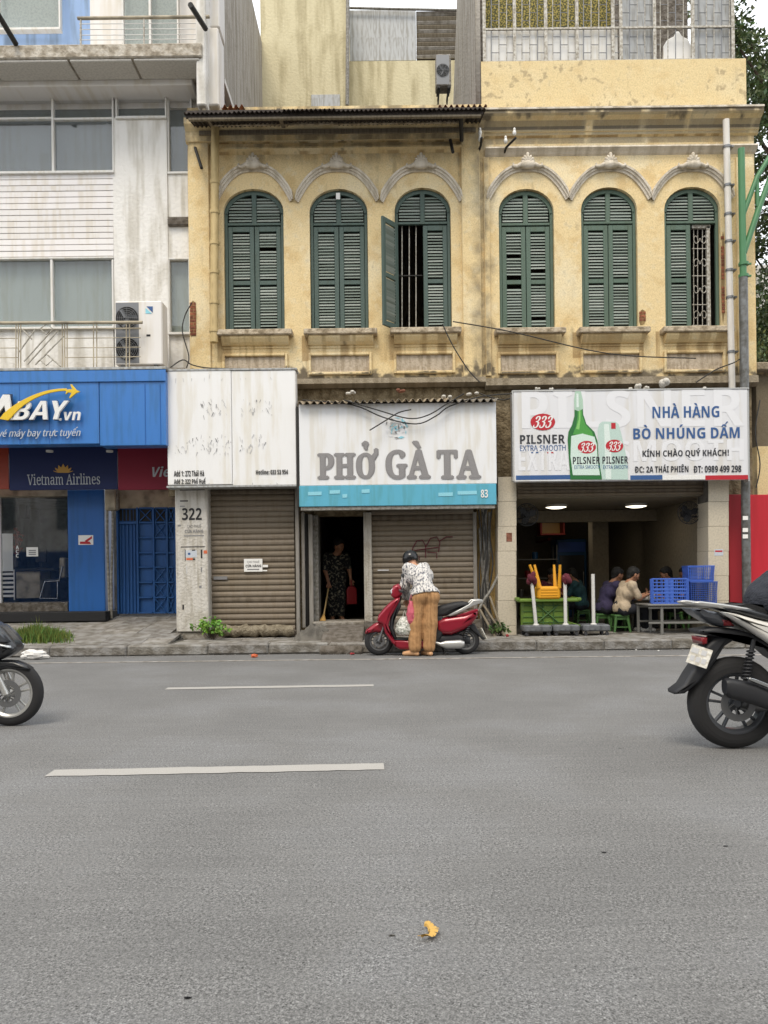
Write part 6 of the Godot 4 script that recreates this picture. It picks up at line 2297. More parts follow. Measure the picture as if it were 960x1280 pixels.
func fridge() -> void:
	var f := thing("drinks_fridge", "tall blue drinks fridge at the back of the restaurant", "fridge", Vector3(W(716, 700, 18.6).x, FL, -18.9))
	var c := f.position
	var g := G.new()
	g.cbox(c + Vector3(0, 0.95, -0.1), Vector3(0.75, 1.9, 0.6), 0.03)
	part(f, "cabinet", g, "fridge_blue")
	g = G.new()
	g.cbox(c + Vector3(0, 0.85, 0.21), Vector3(0.6, 1.3, 0.02), 0.005)
	part(f, "glass_door", g, "black_paint")
	g = G.new()
	g.cbox(c + Vector3(0, 1.7, 0.21), Vector3(0.66, 0.24, 0.02), 0.005)
	part(f, "header_panel", g, "plastic_blue_dark")
	g = G.new()
	g.tube([c + Vector3(0.27, 0.6, 0.24), c + Vector3(0.27, 1.1, 0.24)], 0.012)
	part(f, "handle", g, "silver")
	var k := thing("kitchen_shelf", "pale steel kitchen shelf left of the drinks fridge", "shelf", Vector3(W(670, 700, 18.5).x, FL, -18.6))
	c = k.position
	for y in [0.5, 0.95, 1.4]:
		g = G.new()
		g.cbox(c + Vector3(0, y, 0), Vector3(1.0, 0.03, 0.45), 0.005)
		part(k, "shelf_board", g, "metal_table")
	for x in [-0.48, 0.48]:
		for z in [-0.2, 0.2]:
			g = G.new()
			g.tube([c + Vector3(x, 0, z), c + Vector3(x, 1.75, z)], 0.015)
			part(k, "post", g, "metal_table")
	for i in 5:
		g = G.new()
		var q := c + Vector3(-0.36 + i * 0.18, [0.517, 0.967, 1.417][i % 3], rng.randf_range(-0.08, 0.08))
		g.lathe([Vector2(0.0, 0.0), Vector2(0.07, 0.0), Vector2(0.075, 0.14), Vector2(0.06, 0.17), Vector2(0.0, 0.17)], 12, Transform3D(Basis(Vector3.RIGHT, -PI / 2), q))
		var o := part(self, "cooking_pot", g, ["silver_dark", "plastic_red", "fridge_blue"][i % 3])
		tag(o, ["dented steel pot on the kitchen shelf", "red pot standing on the kitchen shelf", "blue pot standing on the kitchen shelf"][i % 3], "pot", "pots on the kitchen shelf")

func shrine(ceil_y: float) -> void:
	var c := W(690, 668, 18.2)
	var s := thing("wall_shrine", "small red wall shrine with gilt panel high in the restaurant", "shrine", c)
	var g := G.new()
	g.cbox(c + Vector3(0, 0.0, -0.1), Vector3(0.6, 0.04, 0.4), 0.01)
	part(s, "shelf", g, "shrine_red")
	for x in [-0.27, 0.27]:
		g = G.new()
		g.cbox(c + Vector3(x, 0.25, -0.1), Vector3(0.05, 0.46, 0.36), 0.01)
		part(s, "side_panel", g, "shrine_red")
	g = G.new()
	g.cbox(c + Vector3(0, 0.5, -0.1), Vector3(0.68, 0.05, 0.44), 0.015)
	part(s, "roof", g, "shrine_red")
	g = G.new()
	g.box(c + Vector3(0, 0.25, -0.27), Vector3(0.49, 0.46, 0.02))
	part(s, "back_panel", g, "gold_print")
	# arm down to the wall
	g = G.new()
	g.box(c + Vector3(0, -0.1, -1.05), Vector3(0.06, 0.06, 1.5))
	part(s, "bracket", g, "shrine_red")

# white posts on castored grey bases, an upturned yellow stool and green trays
func trolleys() -> void:
	var d := 12.95
	for q in [[655, 690, 670, 664, "left"], [692, 725, 707, 706, "middle"], [729, 763, 742, 741, "right"]]:
		var lb: String = {"left": "white post on a castored grey base beside the tiled pillar", "middle": "white post on a castored grey base between two others", "right": "bare white post on a castored grey base at the open end of the row"}[q[4]]
		var r := rc(q[0], 785, q[1], 793, d)
		var c := Vector3((r[0] + r[1]) / 2, FL, -d - 0.2)
		var t := thing("barrier_post", lb, "barrier", c, "white posts on wheeled bases")
		var g := G.new()
		g.cbox(c + Vector3(0, 0.13, 0), Vector3(r[1] - r[0], 0.11, 0.42), 0.02)
		part(t, "base", g, "plastic_grey")
		for x in [-1.0, 1.0]:
			for z in [-0.15, 0.17]:
				g = G.new()
				var p := c + Vector3(x * ((r[1] - r[0]) / 2 - 0.05), 0.032, z)
				g.lathe([Vector2(0.0, -0.015), Vector2(0.032, -0.015), Vector2(0.032, 0.015), Vector2(0.0, 0.015)], 12, Transform3D(Basis(Vector3.UP, 0.5), p))
				g.box(p + Vector3(0, 0.035, 0), Vector3(0.03, 0.03, 0.03))
				part(t, "castor", g, "rubber_grey")
		g = G.new()
		var top := W(q[3], 720 if q[4] != "right" else 717.5, d + 0.1)
		var foot := Vector3(W(q[2], 780, d + 0.1).x, FL + 0.18, -d - 0.1)
		g.tube([foot, top], 0.03, 10)
		part(t, "post", g, "plastic_white")
		g = G.new()
		g.lathe([Vector2(0.055, 0.0), Vector2(0.05, 0.02), Vector2(0.032, 0.03)], 12, Transform3D(Basis(Vector3.RIGHT, -PI / 2), foot))
		part(t, "post_flange", g, "plastic_white")
		if q[4] != "right":
			# a dark red rag tied round the top
			g = G.new()
			for k in 7:
				g.ball(top + Vector3(rng.randfn(0, 0.03), -0.05 + rng.randfn(0, 0.05), 0.03 + rng.randfn(0, 0.02)), Vector3(0.05, 0.075, 0.04), Basis(Vector3.BACK, rng.randfn(0, 0.4)), 5, 7)
			tag(part(self, "rag", g, "cloth_maroon"), "dark red rag tied round the top of the " + ("post by the tiled pillar" if q[4] == "left" else "middle white post"), "rag", "rags on the white posts")
	# upturned stool
	var sd := d + 0.22
	var c := W(687, 749, sd)
	var st := thing("plastic_stool", "yellow plastic stool turned upside down on the green trays", "stool", c)
	var g := G.new()
	pbox(g, 672, 733, 701, 749, sd - 0.12, 0.3, 0.03)
	var seat := part(st, "seat", g, "plastic_yellow")
	for y in [736, 739.5, 743]:
		g = G.new()
		pbox(g, 676, y, 697, y + 1.4, sd - 0.128, 0.012, 0.003)
		part(seat, "rib", g, "plastic_yellow")
	for q in [[673.5, 662, -0.1], [675, 668, 0.14], [694, 692.5, 0.14], [699, 700, -0.1]]:
		g = G.new()
		g.tube([W(q[0], 735, sd + q[2]), W(q[1], 706, sd + q[2] * 1.4)], [0.036, 0.022], 6)
		part(st, "leg", g, "plastic_yellow")
	# two green trays: one upright on edge with a lattice back, one lying on top with a rim
	var tr := thing("plastic_tray", "olive green plastic tray standing on edge on the castored bases", "tray", W(680, 784, sd))
	g = G.new()
	pbox(g, 652, 751, 711, 785, sd + 0.02, 0.18, 0.04)
	part(tr, "shell", g, "plastic_green")
	for x in [667, 679, 692]:
		g = G.new()
		pbox(g, x - 0.5, 752, x + 0.5, 784, sd, 0.02, 0.004)
		part(tr, "rib", g, "plastic_green_dark")
	for y in [757, 764, 771, 778]:
		g = G.new()
		pbox(g, 653, y - 0.4, 710, y + 0.4, sd + 0.003, 0.02, 0.004)
		part(tr, "rib", g, "plastic_green_dark")
	for q in [[672, 756, 698, 778], [698, 756, 672, 778]]:
		g = G.new()
		g.tube([W(q[0], q[1], sd), W(q[2], q[3], sd)], 0.012, 5)
		part(tr, "rib", g, "plastic_green_dark")
	g = G.new()
	g.puff([Vector2(-0.08, 0.0), Vector2(0.25, -0.06), Vector2(0.25, -0.02), Vector2(0.0, 0.05), Vector2(-0.08, 0.08)], 0.12, 0.02, Transform3D(Basis(), W(712, 781, sd + 0.1)))
	part(tr, "rim", g, "plastic_green")
	var t2 := thing("plastic_tray", "olive green plastic tray lying flat under the yellow stool", "tray", W(685, 752, sd))
	g = G.new()
	pbox(g, 648, 748.5, 725, 752.5, sd - 0.1, 0.5, 0.015)
	part(t2, "shell", g, "plastic_green")
	g = G.new()
	pbox(g, 646, 747, 650, 751.5, sd - 0.11, 0.52, 0.012)
	pbox(g, 722, 747, 727, 751, sd - 0.11, 0.52, 0.012)
	part(t2, "rim", g, "plastic_green")

func crate(label: String, c: Vector3, s: Vector3, turn: float, lattice: bool, m: String) -> void:
	var t := thing("plastic_crate", label, "crate", c, "blue plastic crates", turn)
	# walls of horizontal bars and uprights; the top flares
	var fl := 0.9 if lattice else 1.0
	var floor_g := G.new()
	floor_g.cbox(Vector3(0, 0.01, 0), Vector3(s.x * fl, 0.02, s.z * fl), 0.004)
	part(t, "bottom", floor_g, m, true)
	for side in 4:
		var along := s.x if side % 2 == 0 else s.z
		var out := s.z if side % 2 == 0 else s.x
		var bs := Basis(Vector3.UP, side * PI / 2)
		var rows := 10 if lattice else 7
		var cols := int(along / (0.035 if lattice else 0.075))
		for i in rows + 1:
			var y := s.y * i / rows
			var k := lerpf(fl, 1.0, float(i) / rows)
			var g := G.new()
			var th := 0.022 if i == rows or i == 0 else 0.008 if lattice else 0.014
			if not lattice and i in [3, 4]:
				th = 0.03
			g.cbox(bs * Vector3(0, y, out / 2 * k), Vector3(along * k, th, 0.012), 0.002, bs)
			part(t, "rim" if i == rows else "bar", g, m, true)
		for i in cols + 1:
			var x := lerpf(-along / 2, along / 2, float(i) / cols)
			var g := G.new()
			var w := 0.008 if lattice else 0.012
			if not lattice and (i == 0 or i == cols or absi(i * 2 - cols) <= 1):
				w = 0.05
			var a := bs * Vector3(x * fl, 0, out / 2 * fl)
			var b := bs * Vector3(x, s.y, out / 2)
			g.cbox((a + b) / 2, Vector3(w, s.y, 0.008), 0.002, bs * Basis(Vector3.RIGHT, atan(out / 2 * (1 - fl) / s.y)))
			part(t, "upright", g, m, true)

func tables_and_crates() -> void:
	# steel frame table at the kerb side of the opening
	var d := 12.95
	var y0 := W(850, 755, d).y
	var t := thing("metal_table", "grey steel frame table carrying the blue crates", "table", Vector3(W(866, 790, d).x, FL, -d - 0.3))
	var xl := W(810, 755, d).x
	var xr := W(925, 755, d).x
	var g := G.new()
	g.cbox(Vector3((xl + xr) / 2, y0 - 0.015, -d - 0.32), Vector3(xr - xl, 0.03, 0.66), 0.008)
	part(t, "table_top", g, "metal_table")
	for x in [xl + 0.03, W(828, 755, d).x, xr - 0.05]:
		for z in [-d - 0.04, -d - 0.6]:
			if x != xl + 0.03 or z < -13.3:
				g = G.new()
				g.cbox(Vector3(x, (FL + y0 - 0.03) / 2, z), Vector3(0.045, y0 - 0.03 - FL, 0.045), 0.006)
				part(t, "leg", g, "metal_table")
	for z in [-d - 0.04, -d - 0.6]:
		for yy in [y0 - 0.06, FL + 0.2]:
			g = G.new()
			g.cbox(Vector3((xl + xr) / 2, yy, z), Vector3(xr - xl - 0.04, 0.035, 0.035), 0.005)
			part(t, "rail", g, "metal_table")
	var k := 960.0 / (d + 0.3)
	crate("blue slatted crate with solid corners at the open end of the steel table", Vector3(W(837, 755, d + 0.3).x, y0 + 0.003, -d - 0.32), Vector3(0.56, 0.42, 0.42), -0.3, false, "plastic_blue")
	crate("blue lattice basket standing behind the slatted crate under another basket", Vector3(W(876, 755, d + 0.35).x, y0 + 0.003, -d - 0.36), Vector3(0.45, 0.36, 0.36), -0.05, true, "plastic_blue_dark")
	crate("blue lattice basket tilted on top of another basket", Vector3(W(873, 726, d + 0.35).x, y0 + 0.385, -d - 0.36), Vector3(0.44, 0.25, 0.36), -0.1, true, "plastic_blue")
	# low tables inside and stools
	for q in [[812, 14.3, "low steel dining table between the seated diners"], [690, 16.5, "low steel dining table deep in the restaurant near the fridge"]]:
		var c := Vector3(W(q[0], 760, q[1]).x, FL, -q[1])
		var lt := thing("low_table", q[2], "table", c, "low dining tables")
		g = G.new()
		g.cbox(c + Vector3(0, 0.56, 0), Vector3(0.9, 0.03, 0.55), 0.008)
		part(lt, "table_top", g, "metal_table")
		for x in [-0.4, 0.4]:
			for z in [-0.22, 0.22]:
				g = G.new()
				g.tube([c + Vector3(x, 0, z), c + Vector3(x * 0.95, 0.55, z * 0.95)], 0.016)
				part(lt, "leg", g, "metal_table")
	for q in [[775, 13.75, "green plastic stool under the diner in the beige shirt"], [752, 14.2, "green plastic stool under the diner in purple"], [842, 14.5, "green plastic stool under the diner facing out behind the slatted crate"], [866, 14.6, "green plastic stool under the diner behind the stacked baskets"], [688, 15.6, "green plastic stool under the diner with the reddish top"], [728, 15.8, "green plastic stool under the diner in dark teal"]]:
		stool(q[2], Vector3(W(q[0], 780, q[1]).x, FL, -q[1]))
	# cups and a jar on the low table
	for i in 3:
		g = G.new()
		var c := Vector3(W(806 + i * 6, 740, 14.3).x, FL + 0.576, -14.2 - i * 0.08)
		g.lathe([Vector2(0.0, 0.0), Vector2(0.03, 0.0), Vector2(0.038, 0.09)], 10, Transform3D(Basis(Vector3.RIGHT, -PI / 2), c))
		tag(part(self, "drinking_cup", g, "plastic_white"), "small white cup on the low table between the diners", "cup", "cups on the dining table")

func stool(label: String, c: Vector3) -> void:
	var t := thing("plastic_stool", label, "stool", c, "green plastic stools")
	var g := G.new()
	g.cbox(Vector3(0, 0.29, 0), Vector3(0.27, 0.045, 0.27), 0.02)
	part(t, "seat", g, "plastic_green_dark", true)
	for sx in [-1.0, 1.0]:
		for sz in [-1.0, 1.0]:
			g = G.new()
			g.tube([Vector3(sx * 0.1, 0.28, sz * 0.1), Vector3(sx * 0.14, 0.0, sz * 0.14)], [0.032, 0.022], 6)
			part(t, "leg", g, "plastic_green_dark", true)
	for k in 4:
		g = G.new()
		var bs := Basis(Vector3.UP, k * PI / 2)
		g.cbox(bs * Vector3(0, 0.245, 0.11), Vector3(0.18, 0.05, 0.012), 0.004, bs)
		g.cbox(bs * Vector3(0, 0.09, 0.125), Vector3(0.22, 0.02, 0.012), 0.004, bs)
		part(t, "apron", g, "plastic_green_dark", true)

# ---------------------------------------------------------------- pole, litter, grass
func street_things() -> void:
	var d := 13.3
	var p := thing("street_pole", "grey steel street pole with green painted top and angled braces", "pole", Vector3(W(933, 797, d).x, FL, -d))
	wtube(p, "shaft", "steel_pole", [Vector3(W(934, 797, d).x, FL, -d), W(929, 345, d)], 0.075, 14)
	wtube(p, "green_top", "pole_green", [W(929, 345, d), W(926.5, 186, d)], 0.058, 14)
	wtube(p, "brace", "pole_green", [W(929, 268, d), W(946, 222, d), W(968, 186, d)], 0.042, 10)
	wtube(p, "brace", "pole_green", [W(930, 316, d), W(948, 262, d), W(990, 150, d)], 0.05, 10)
	wtube(p, "brace", "pole_green", [W(946, 222, d), W(947, 258, d)], 0.035, 8)
	for y in [330, 345]:
		var g := G.new()
		var c := W(929.5, y, d)
		g.tube([c + Vector3(0, 0.025, 0), c - Vector3(0, 0.025, 0)], 0.085, 12)
		g.box(c + Vector3(0.1, 0, 0), Vector3(0.06, 0.03, 0.03))
		part(p, "clamp", g, "pole_green")
	for y in [645, 660, 668]:
		pb(p, "pole_sticker", "paper", 928.5, y, 935, y + 5, d - 0.082, 0.004)
	# grass on the ramp edge
	var g := G.new()
	var r := RandomNumberGenerator.new()
	r.seed = 9
	for i in 5200:
		var u := r.randfn(0, 0.42)
		var v := r.randfn(0, 0.3)
		if absf(u) > 1.0 or absf(v) > 0.62:
			continue
		var x := -5.86 + u * 0.62 - v * 0.35
		var dd := 12.95 + v * 0.75
		if dd < 12.42:
			continue
		var y := pave_y(x, dd)
		var l := r.randf_range(0.05, 0.22) * (1 - 0.6 * absf(u)) * (1.6 if r.randf() < 0.04 else 1.0)
		var a := r.randf() * TAU
		var lean := Vector3(cos(a), 0, sin(a)) * l * r.randf_range(0.1, 0.7)
		var w := Vector3(-sin(a), 0, cos(a)) * 0.006
		var b := Vector3(x, y, -dd)
		var m := b + Vector3(0, l * 0.6, 0) + lean * 0.35
		var e := b + Vector3(0, l, 0) + lean
		var nn := w.cross(m - b).normalized()
		g.t3(b - w, b + w, m + w * 0.7, nn, nn, nn)
		g.t3(b - w, m + w * 0.7, m - w * 0.7, nn, nn, nn)
		g.t3(m - w * 0.7, m + w * 0.7, e, nn, nn, nn)
		var k := r.randf_range(0.6, 1.5)
		var col := Color(0.075 * k * r.randf_range(0.7, 2.0), 0.15 * k, 0.025 * k)
		for q in 9:
			g.c.push_back(col)
	var gr := part(self, "grass_patch", g, "grass_blade")
	gr.set_meta("kind", "stuff")
	tag(gr, "patch of bright green grass growing out of the pavement", "grass")
	# litter
	crumple("plastic_bag", "crumpled white plastic bag lying in the gutter by the grass", "bag", road_at(42, 824), Vector3(0.42, 0.15, 0.22), "litter_white", 81)
	crumple("litter", "crumpled orange wrapper lying on the edge line", "litter", road_at(318, 822), Vector3(0.1, 0.06, 0.07), "litter_orange", 82)
	crumple("litter", "scrap of white paper in the gutter below the dirt heap", "litter", road_at(405, 818), Vector3(0.06, 0.03, 0.04), "litter_white", 83)
	crumple("litter", "red crushed packet in front of the doorway ramp", "litter", road_at(447, 802) * Vector3(1, 0, 0) + Vector3(0, 0.0, -11.95), Vector3(0.07, 0.035, 0.04), "plastic_red", 84)
	crumple("litter", "red plastic cup lying by the weed at the tiled pillar", "litter", Vector3(W(633, 796, 13).x, FL, -12.9), Vector3(0.05, 0.05, 0.05), "plastic_red", 85)
	crumple("litter", "dry yellow leaf in the gutter in front of the restaurant", "litter", road_at(735, 811) , Vector3(0.07, 0.012, 0.04), "leaf_yellow", 86)
	for q in [[795, 811], [823, 812], [500, 822]]:
		crumple("litter", "small white scrap in the gutter in front of the restaurant", "litter", road_at(q[0], q[1] + 2), Vector3(0.035, 0.015, 0.03), "litter_white", 87 + int(q[0]))
		get_child(get_child_count() - 1).set_meta("group", "white scraps in the gutter")
	# the yellow fruit peel on the asphalt
	var at := road_at(533, 1168)
	var t := thing("fallen_leaf", "curled yellow leaf lying alone on the grey asphalt", "leaf", at)
	g = G.new()
	var pts := []
	for i in 13:
		var a := -1.9 + i * 0.28
		pts.append(at + Vector3(-0.008 + 0.036 * cos(a), 0.016 + 0.005 * sin(i * 1.3), -0.046 * sin(a)))
	for i in 12:
		var w := 0.016 * sin(PI * (i + 0.4) / 12.8)
		var w2 := 0.016 * sin(PI * (i + 1.4) / 13.4)
		var o: Vector3 = (pts[i] - at - Vector3(-0.008, 0.02, 0)).normalized()
		g.face(pts[i] - o * w, pts[i + 1] - o * w2, pts[i + 1] + o * w2 + Vector3(0, 0.005, 0), pts[i] + o * w + Vector3(0, 0.005, 0), Vector3.UP)
		g.face(pts[i] - o * w, pts[i + 1] - o * w2, pts[i + 1] - o * w2 * 1.4 - Vector3(0, 0.009, 0), pts[i] - o * w * 1.4 - Vector3(0, 0.009, 0), -o)
	part(t, "blade", g, "leaf_yellow")
	wtube(t, "stalk", "straw", [pts[0], pts[0] + Vector3(-0.012, 0.004, 0.008)], 0.0015, 4)
	# small dark scraps on the road
	for q in [[235, 1248], [755, 1066], [907, 1058], [775, 936], [490, 1170]]:
		crumple("litter", "tiny dark scrap pressed into the asphalt", "litter", road_at(q[0], q[1]), Vector3(0.022, 0.003, 0.01), "conduit_grey" if q[0] == 490 else "rubber_grey", int(q[0]))
		get_child(get_child_count() - 1).set_meta("group", "scraps on the asphalt")

func crumple(called: String, label: String, cat: String, at: Vector3, s: Vector3, m: String, sd: int) -> void:
	var fn := FastNoiseLite.new()
	fn.seed = sd
	fn.frequency = 1.1
	var g := G.new()
	var pos := func(i: int, j: int) -> Vector3:
		var la := PI * i / 9.0
		var lo := TAU * (j % 14) / 14.0
		var p := Vector3(sin(la) * cos(lo), cos(la), sin(la) * sin(lo))
		var k := 1 + 0.75 * fn.get_noise_3dv(p * 1.6)
		return at + Vector3(p.x * s.x * k / 2, maxf(0.003, (p.y * k * 0.5 + 0.42) * s.y), p.z * s.z * k / 2)
	for i in 9:
		for j in 14:
			g.face(pos.call(i, j), pos.call(i, j + 1), pos.call(i + 1, j + 1), pos.call(i + 1, j), (pos.call(i, j) + pos.call(i + 1, j + 1)) / 2 - at - Vector3(0, s.y * 0.4, 0))
	tag(part(self, called, g, m), label, cat)

# ---------------------------------------------------------------- motorbikes
func wheel(t: Node3D, c: Vector3, r: float, tw: float, rim: float, spokes: int, rim_m: String, turn := 0.0) -> MeshInstance3D:
	var xf := Transform3D(Basis(Vector3.UP, turn), c)
	var g := G.new()
	var pr := []
	for i in 13:
		var a := PI * i / 12.0
		pr.append(Vector2(rim + (r - rim) * pow(sin(a), 0.7), -cos(a) * tw))
	pr.reverse()
	pr.append(Vector2(rim - 0.006, -tw * 0.9))
	g.lathe(pr, 40, xf)
	var tyre := part(t, "wheel", g, "rubber", true)
	g = G.new()
	g.lathe([Vector2(rim + 0.004, tw * 0.85), Vector2(rim - 0.012, tw * 0.85), Vector2(rim - 0.03, tw * 0.5), Vector2(rim - 0.03, -tw * 0.5), Vector2(rim - 0.012, -tw * 0.85), Vector2(rim + 0.004, -tw * 0.85)], 40, xf)
	part(tyre, "rim", g, rim_m, true)
	g = G.new()
	for i in spokes:
		for o in [-0.09, 0.09]:
			var bs := xf.basis * Basis(Vector3.BACK, TAU * i / spokes + 0.35 + o)
			g.cbox(c + bs * Vector3((rim + 0.01) / 2, o * 0.16, 0.0), Vector3(rim - 0.04, 0.018, 0.03), 0.004, bs * Basis(Vector3.BACK, o * 0.6))
	part(tyre, "spokes", g, rim_m, true)
	g = G.new()
	g.lathe([Vector2(0.0, tw * 1.1), Vector2(0.025, tw * 1.1), Vector2(0.05, tw * 0.7), Vector2(0.055, -tw * 0.7), Vector2(0.0, -tw * 0.9)], 20, xf)
	part(tyre, "hub", g, rim_m, true)
	return tyre

func disc(t: Node3D, c: Vector3, r: float) -> void:
	var g := G.new()
	g.lathe([Vector2(r * 0.6, 0.0), Vector2(r * 0.6, 0.006), Vector2(r, 0.006), Vector2(r, 0.0), Vector2(r * 0.6, 0.0)], 28, Transform3D(Basis(), c))
	for i in 6:
		var a := TAU * i / 6
		g.tube([c + Vector3(cos(a), sin(a), 0) * 0.03, c + Vector3(cos(a + 0.4), sin(a + 0.4), 0) * r * 0.65], 0.007, 5)
	part(t, "brake_disc", g, "silver_dark", true)

func pol(pts: Array, ox: float, oy: float, s: float) -> Array:
	var o := []
	for p in pts:
		o.append(Vector2((p[0] - ox) / s, (oy - p[1]) / s))
	return o

func panel(t: Node3D, called: String, m, pts: Array, w: float, b: float, z := 0.0, turn := 0.0) -> MeshInstance3D:
	var g := G.new()
	g.puff(pts, w, b, Transform3D(Basis(Vector3.UP, turn), Vector3(0, 0, z)), 4)
	return part(t, called, g, m, true)

func red_scooter() -> void:
	var base := road_at(527.2, 818.5)
	var t := thing("red_scooter", "dark red step-through scooter parked at the kerb with silver rear rack", "scooter", base)
	var P := func(a: Array) -> Array: return pol(a, 465, 724, 430.0)
	wheel(t, Vector3(-0.655, 0.225, 0), 0.225, 0.05, 0.15, 5, "silver_dark", 0.12)
	wheel(t, Vector3(0.675, 0.215, 0), 0.215, 0.055, 0.145, 5, "silver_dark")
	disc(t, Vector3(-0.655, 0.225, 0.06), 0.09)
	panel(t, "front_fender", "red_paint", P.call([[88, 578], [100, 552], [150, 515], [205, 490], [235, 505], [225, 555], [205, 575], [160, 570], [110, 580]]), 0.09, 0.06)
	panel(t, "leg_shield", "red_paint", P.call([[172, 492], [182, 455], [225, 405], [265, 368], [300, 345], [326, 340], [318, 372], [262, 470], [248, 520], [262, 580], [292, 628], [290, 660], [262, 630], [222, 570], [205, 510]]), 0.2, 0.045)
	panel(t, "inner_shield", "black_plastic", P.call([[303, 375], [325, 372], [332, 400], [290, 480], [280, 540], [300, 610], [275, 605], [252, 540], [262, 470]]), 0.17, 0.04)
	panel(t, "floorboard", "red_paint", P.call([[270, 620], [410, 622], [520, 610], [560, 640], [520, 672], [410, 684], [320, 682], [288, 664]]), 0.17, 0.05)
	panel(t, "floor_mat", "black_plastic", P.call([[280, 608], [430, 612], [520, 600], [520, 618], [400, 626], [285, 622]]), 0.15, 0.02)
	panel(t, "seat_base", "black_plastic", P.call([[500, 470], [600, 460], [620, 560], [560, 650], [500, 620]]), 0.14, 0.05)
	panel(t, "tail_body", "red_paint", P.call([[560, 492], [640, 470], [740, 458], [825, 428], [836, 440], [826, 480], [790, 528], [740, 560], [660, 590], [600, 588], [560, 560]]), 0.17, 0.09)
	panel(t, "tail_trim", "red_paint", P.call([[690, 462], [830, 420], [836, 436], [770, 462], [700, 474]]), 0.15, 0.02)
	panel(t, "seat", "seat_black", P.call([[500, 470], [520, 425], [590, 400], [680, 378], [740, 372], [788, 384], [790, 402], [720, 430], [630, 466], [560, 478]]), 0.15, 0.06)
	for z in [-0.14, 0.14]:
		panel(t, "rear_rack", "silver", P.call([[632, 462], [700, 428], [770, 392], [800, 362], [862, 360], [866, 378], [800, 404], [700, 452], [650, 468]]), 0.03, 0.018, z)
	var g := G.new()
	g.cbox(Vector3(0.85, 0.80, 0), Vector3(0.1, 0.03, 0.28), 0.012)
	part(t, "rack_plate", g, "silver", true)
	# handlebar cowl with headlamp, grips, levers, mirrors
	panel(t, "handlebar_cowl", "red_paint", P.call([[264, 292], [285, 262], [318, 250], [332, 270], [342, 318], [322, 345], [285, 350], [266, 330]]), 0.1, 0.06)
	panel(t, "headlamp", "lens", P.call([[262, 296], [285, 270], [292, 290], [268, 322]]), 0.08, 0.02)
	g = G.new()
	g.tube([Vector3(-0.3, 0.98, -0.34), Vector3(-0.33, 1.0, -0.12), Vector3(-0.33, 1.0, 0.12), Vector3(-0.28, 0.98, 0.34)], 0.016, 8)
	part(t, "handlebar", g, "silver_dark", true)
	for z in [-1.0, 1.0]:
		g = G.new()
		g.tube([Vector3(-0.31, 0.985, 0.2 * z), Vector3(-0.28, 0.975, 0.36 * z)], 0.021, 10)
		part(t, "grip", g, "rubber", true)
		g = G.new()
		g.tube([Vector3(-0.31, 1.0, 0.22 * z), Vector3(-0.27, 1.12, 0.27 * z), Vector3(-0.28, 1.18, 0.3 * z)], 0.007, 6)
		g.ball(Vector3(-0.28, 1.22, 0.31 * z), Vector3(0.02, 0.04, 0.06))
		part(t, "mirror", g, "black_plastic", true)
	g = G.new()
	for s in [-1.0, 1.0]:
		g.tube([Vector3(-0.655, 0.225, 0.075 * s), Vector3(-0.56, 0.5, 0.075 * s)], 0.02, 8)
	part(t, "fork", g, "silver_dark", true)
	g = G.new()
	g.tube([Vector3(-0.45, 0.55, 0), Vector3(-0.33, 0.92, 0)], 0.045, 8)
	part(t, "steering_column", g, "black_plastic", true)
	# engine, belt case, exhaust, shock
	g = G.new()
	g.loft([[0.12, 0.2, 0.04, 0.06], [0.3, 0.24, 0.08, 0.11], [0.55, 0.25, 0.08, 0.1], [0.74, 0.22, 0.06, 0.08]])
	part(t, "engine", g, "black_plastic", true)
	g = G.new()
	g.loft([[0.2, 0.2, 0.02, 0.02, 0.15], [0.28, 0.17, 0.03, 0.03, 0.15], [0.36, 0.165, 0.062, 0.05, 0.15], [0.58, 0.17, 0.068, 0.055, 0.15], [0.64, 0.175, 0.04, 0.04, 0.15]], 14, 2.2)
	part(t, "exhaust", g, "silver", true)
	g = G.new()
	for z in [0.1]:
		for k in 7:
			var a := Vector3(0.66, 0.28, z).lerp(Vector3(0.72, 0.46, z), k / 6.0)
			g.lathe([Vector2(0.03, -0.008), Vector2(0.036, 0.0), Vector2(0.03, 0.008)], 10, Transform3D(Basis(Vector3.RIGHT, PI / 2), a))
		g.tube([Vector3(0.65, 0.24, z), Vector3(0.73, 0.5, z)], 0.018, 8)
	part(t, "shock_absorber", g, "black_plastic", true)
	panel(t, "rear_mudguard", "black_plastic", P.call([[770, 530], [815, 520], [850, 590], [882, 622], [870, 628], [826, 590], [790, 560]]), 0.07, 0.02)
	g = G.new()
	g.cbox(Vector3(0.93, 0.31, 0), Vector3(0.012, 0.19, 0.14), 0.003, Basis(Vector3.BACK, 0.45) * Basis(Vector3.UP, 0.5))
	part(t, "license_plate", g, "plate_white", true)
	panel(t, "tail_lamp", "tail_red", P.call([[820, 440], [838, 436], [832, 468], [812, 478]]), 0.09, 0.015)
	g = G.new()
	g.tube([Vector3(0.3, 0.16, 0.06), Vector3(0.36, 0.004, 0.13)], 0.012, 6)
	g.tube([Vector3(0.3, 0.16, -0.06), Vector3(0.36, 0.004, -0.16)], 0.012, 6)
	part(t, "stand", g, "dark_iron", true)
	# bags hanging from its hook
	bag("shopping_bag", "patterned grey shopping bag hanging from the scooter's hook", base + Vector3(-0.26, 0.3, 0.15), Vector3(0.24, 0.3, 0.16), "bag_print", 91)
	bag("plastic_bag", "pink plastic bag hanging behind the scooter's handlebar", base + Vector3(-0.16, 0.48, 0.2), Vector3(0.12, 0.36, 0.12), "pink_bag", 92)

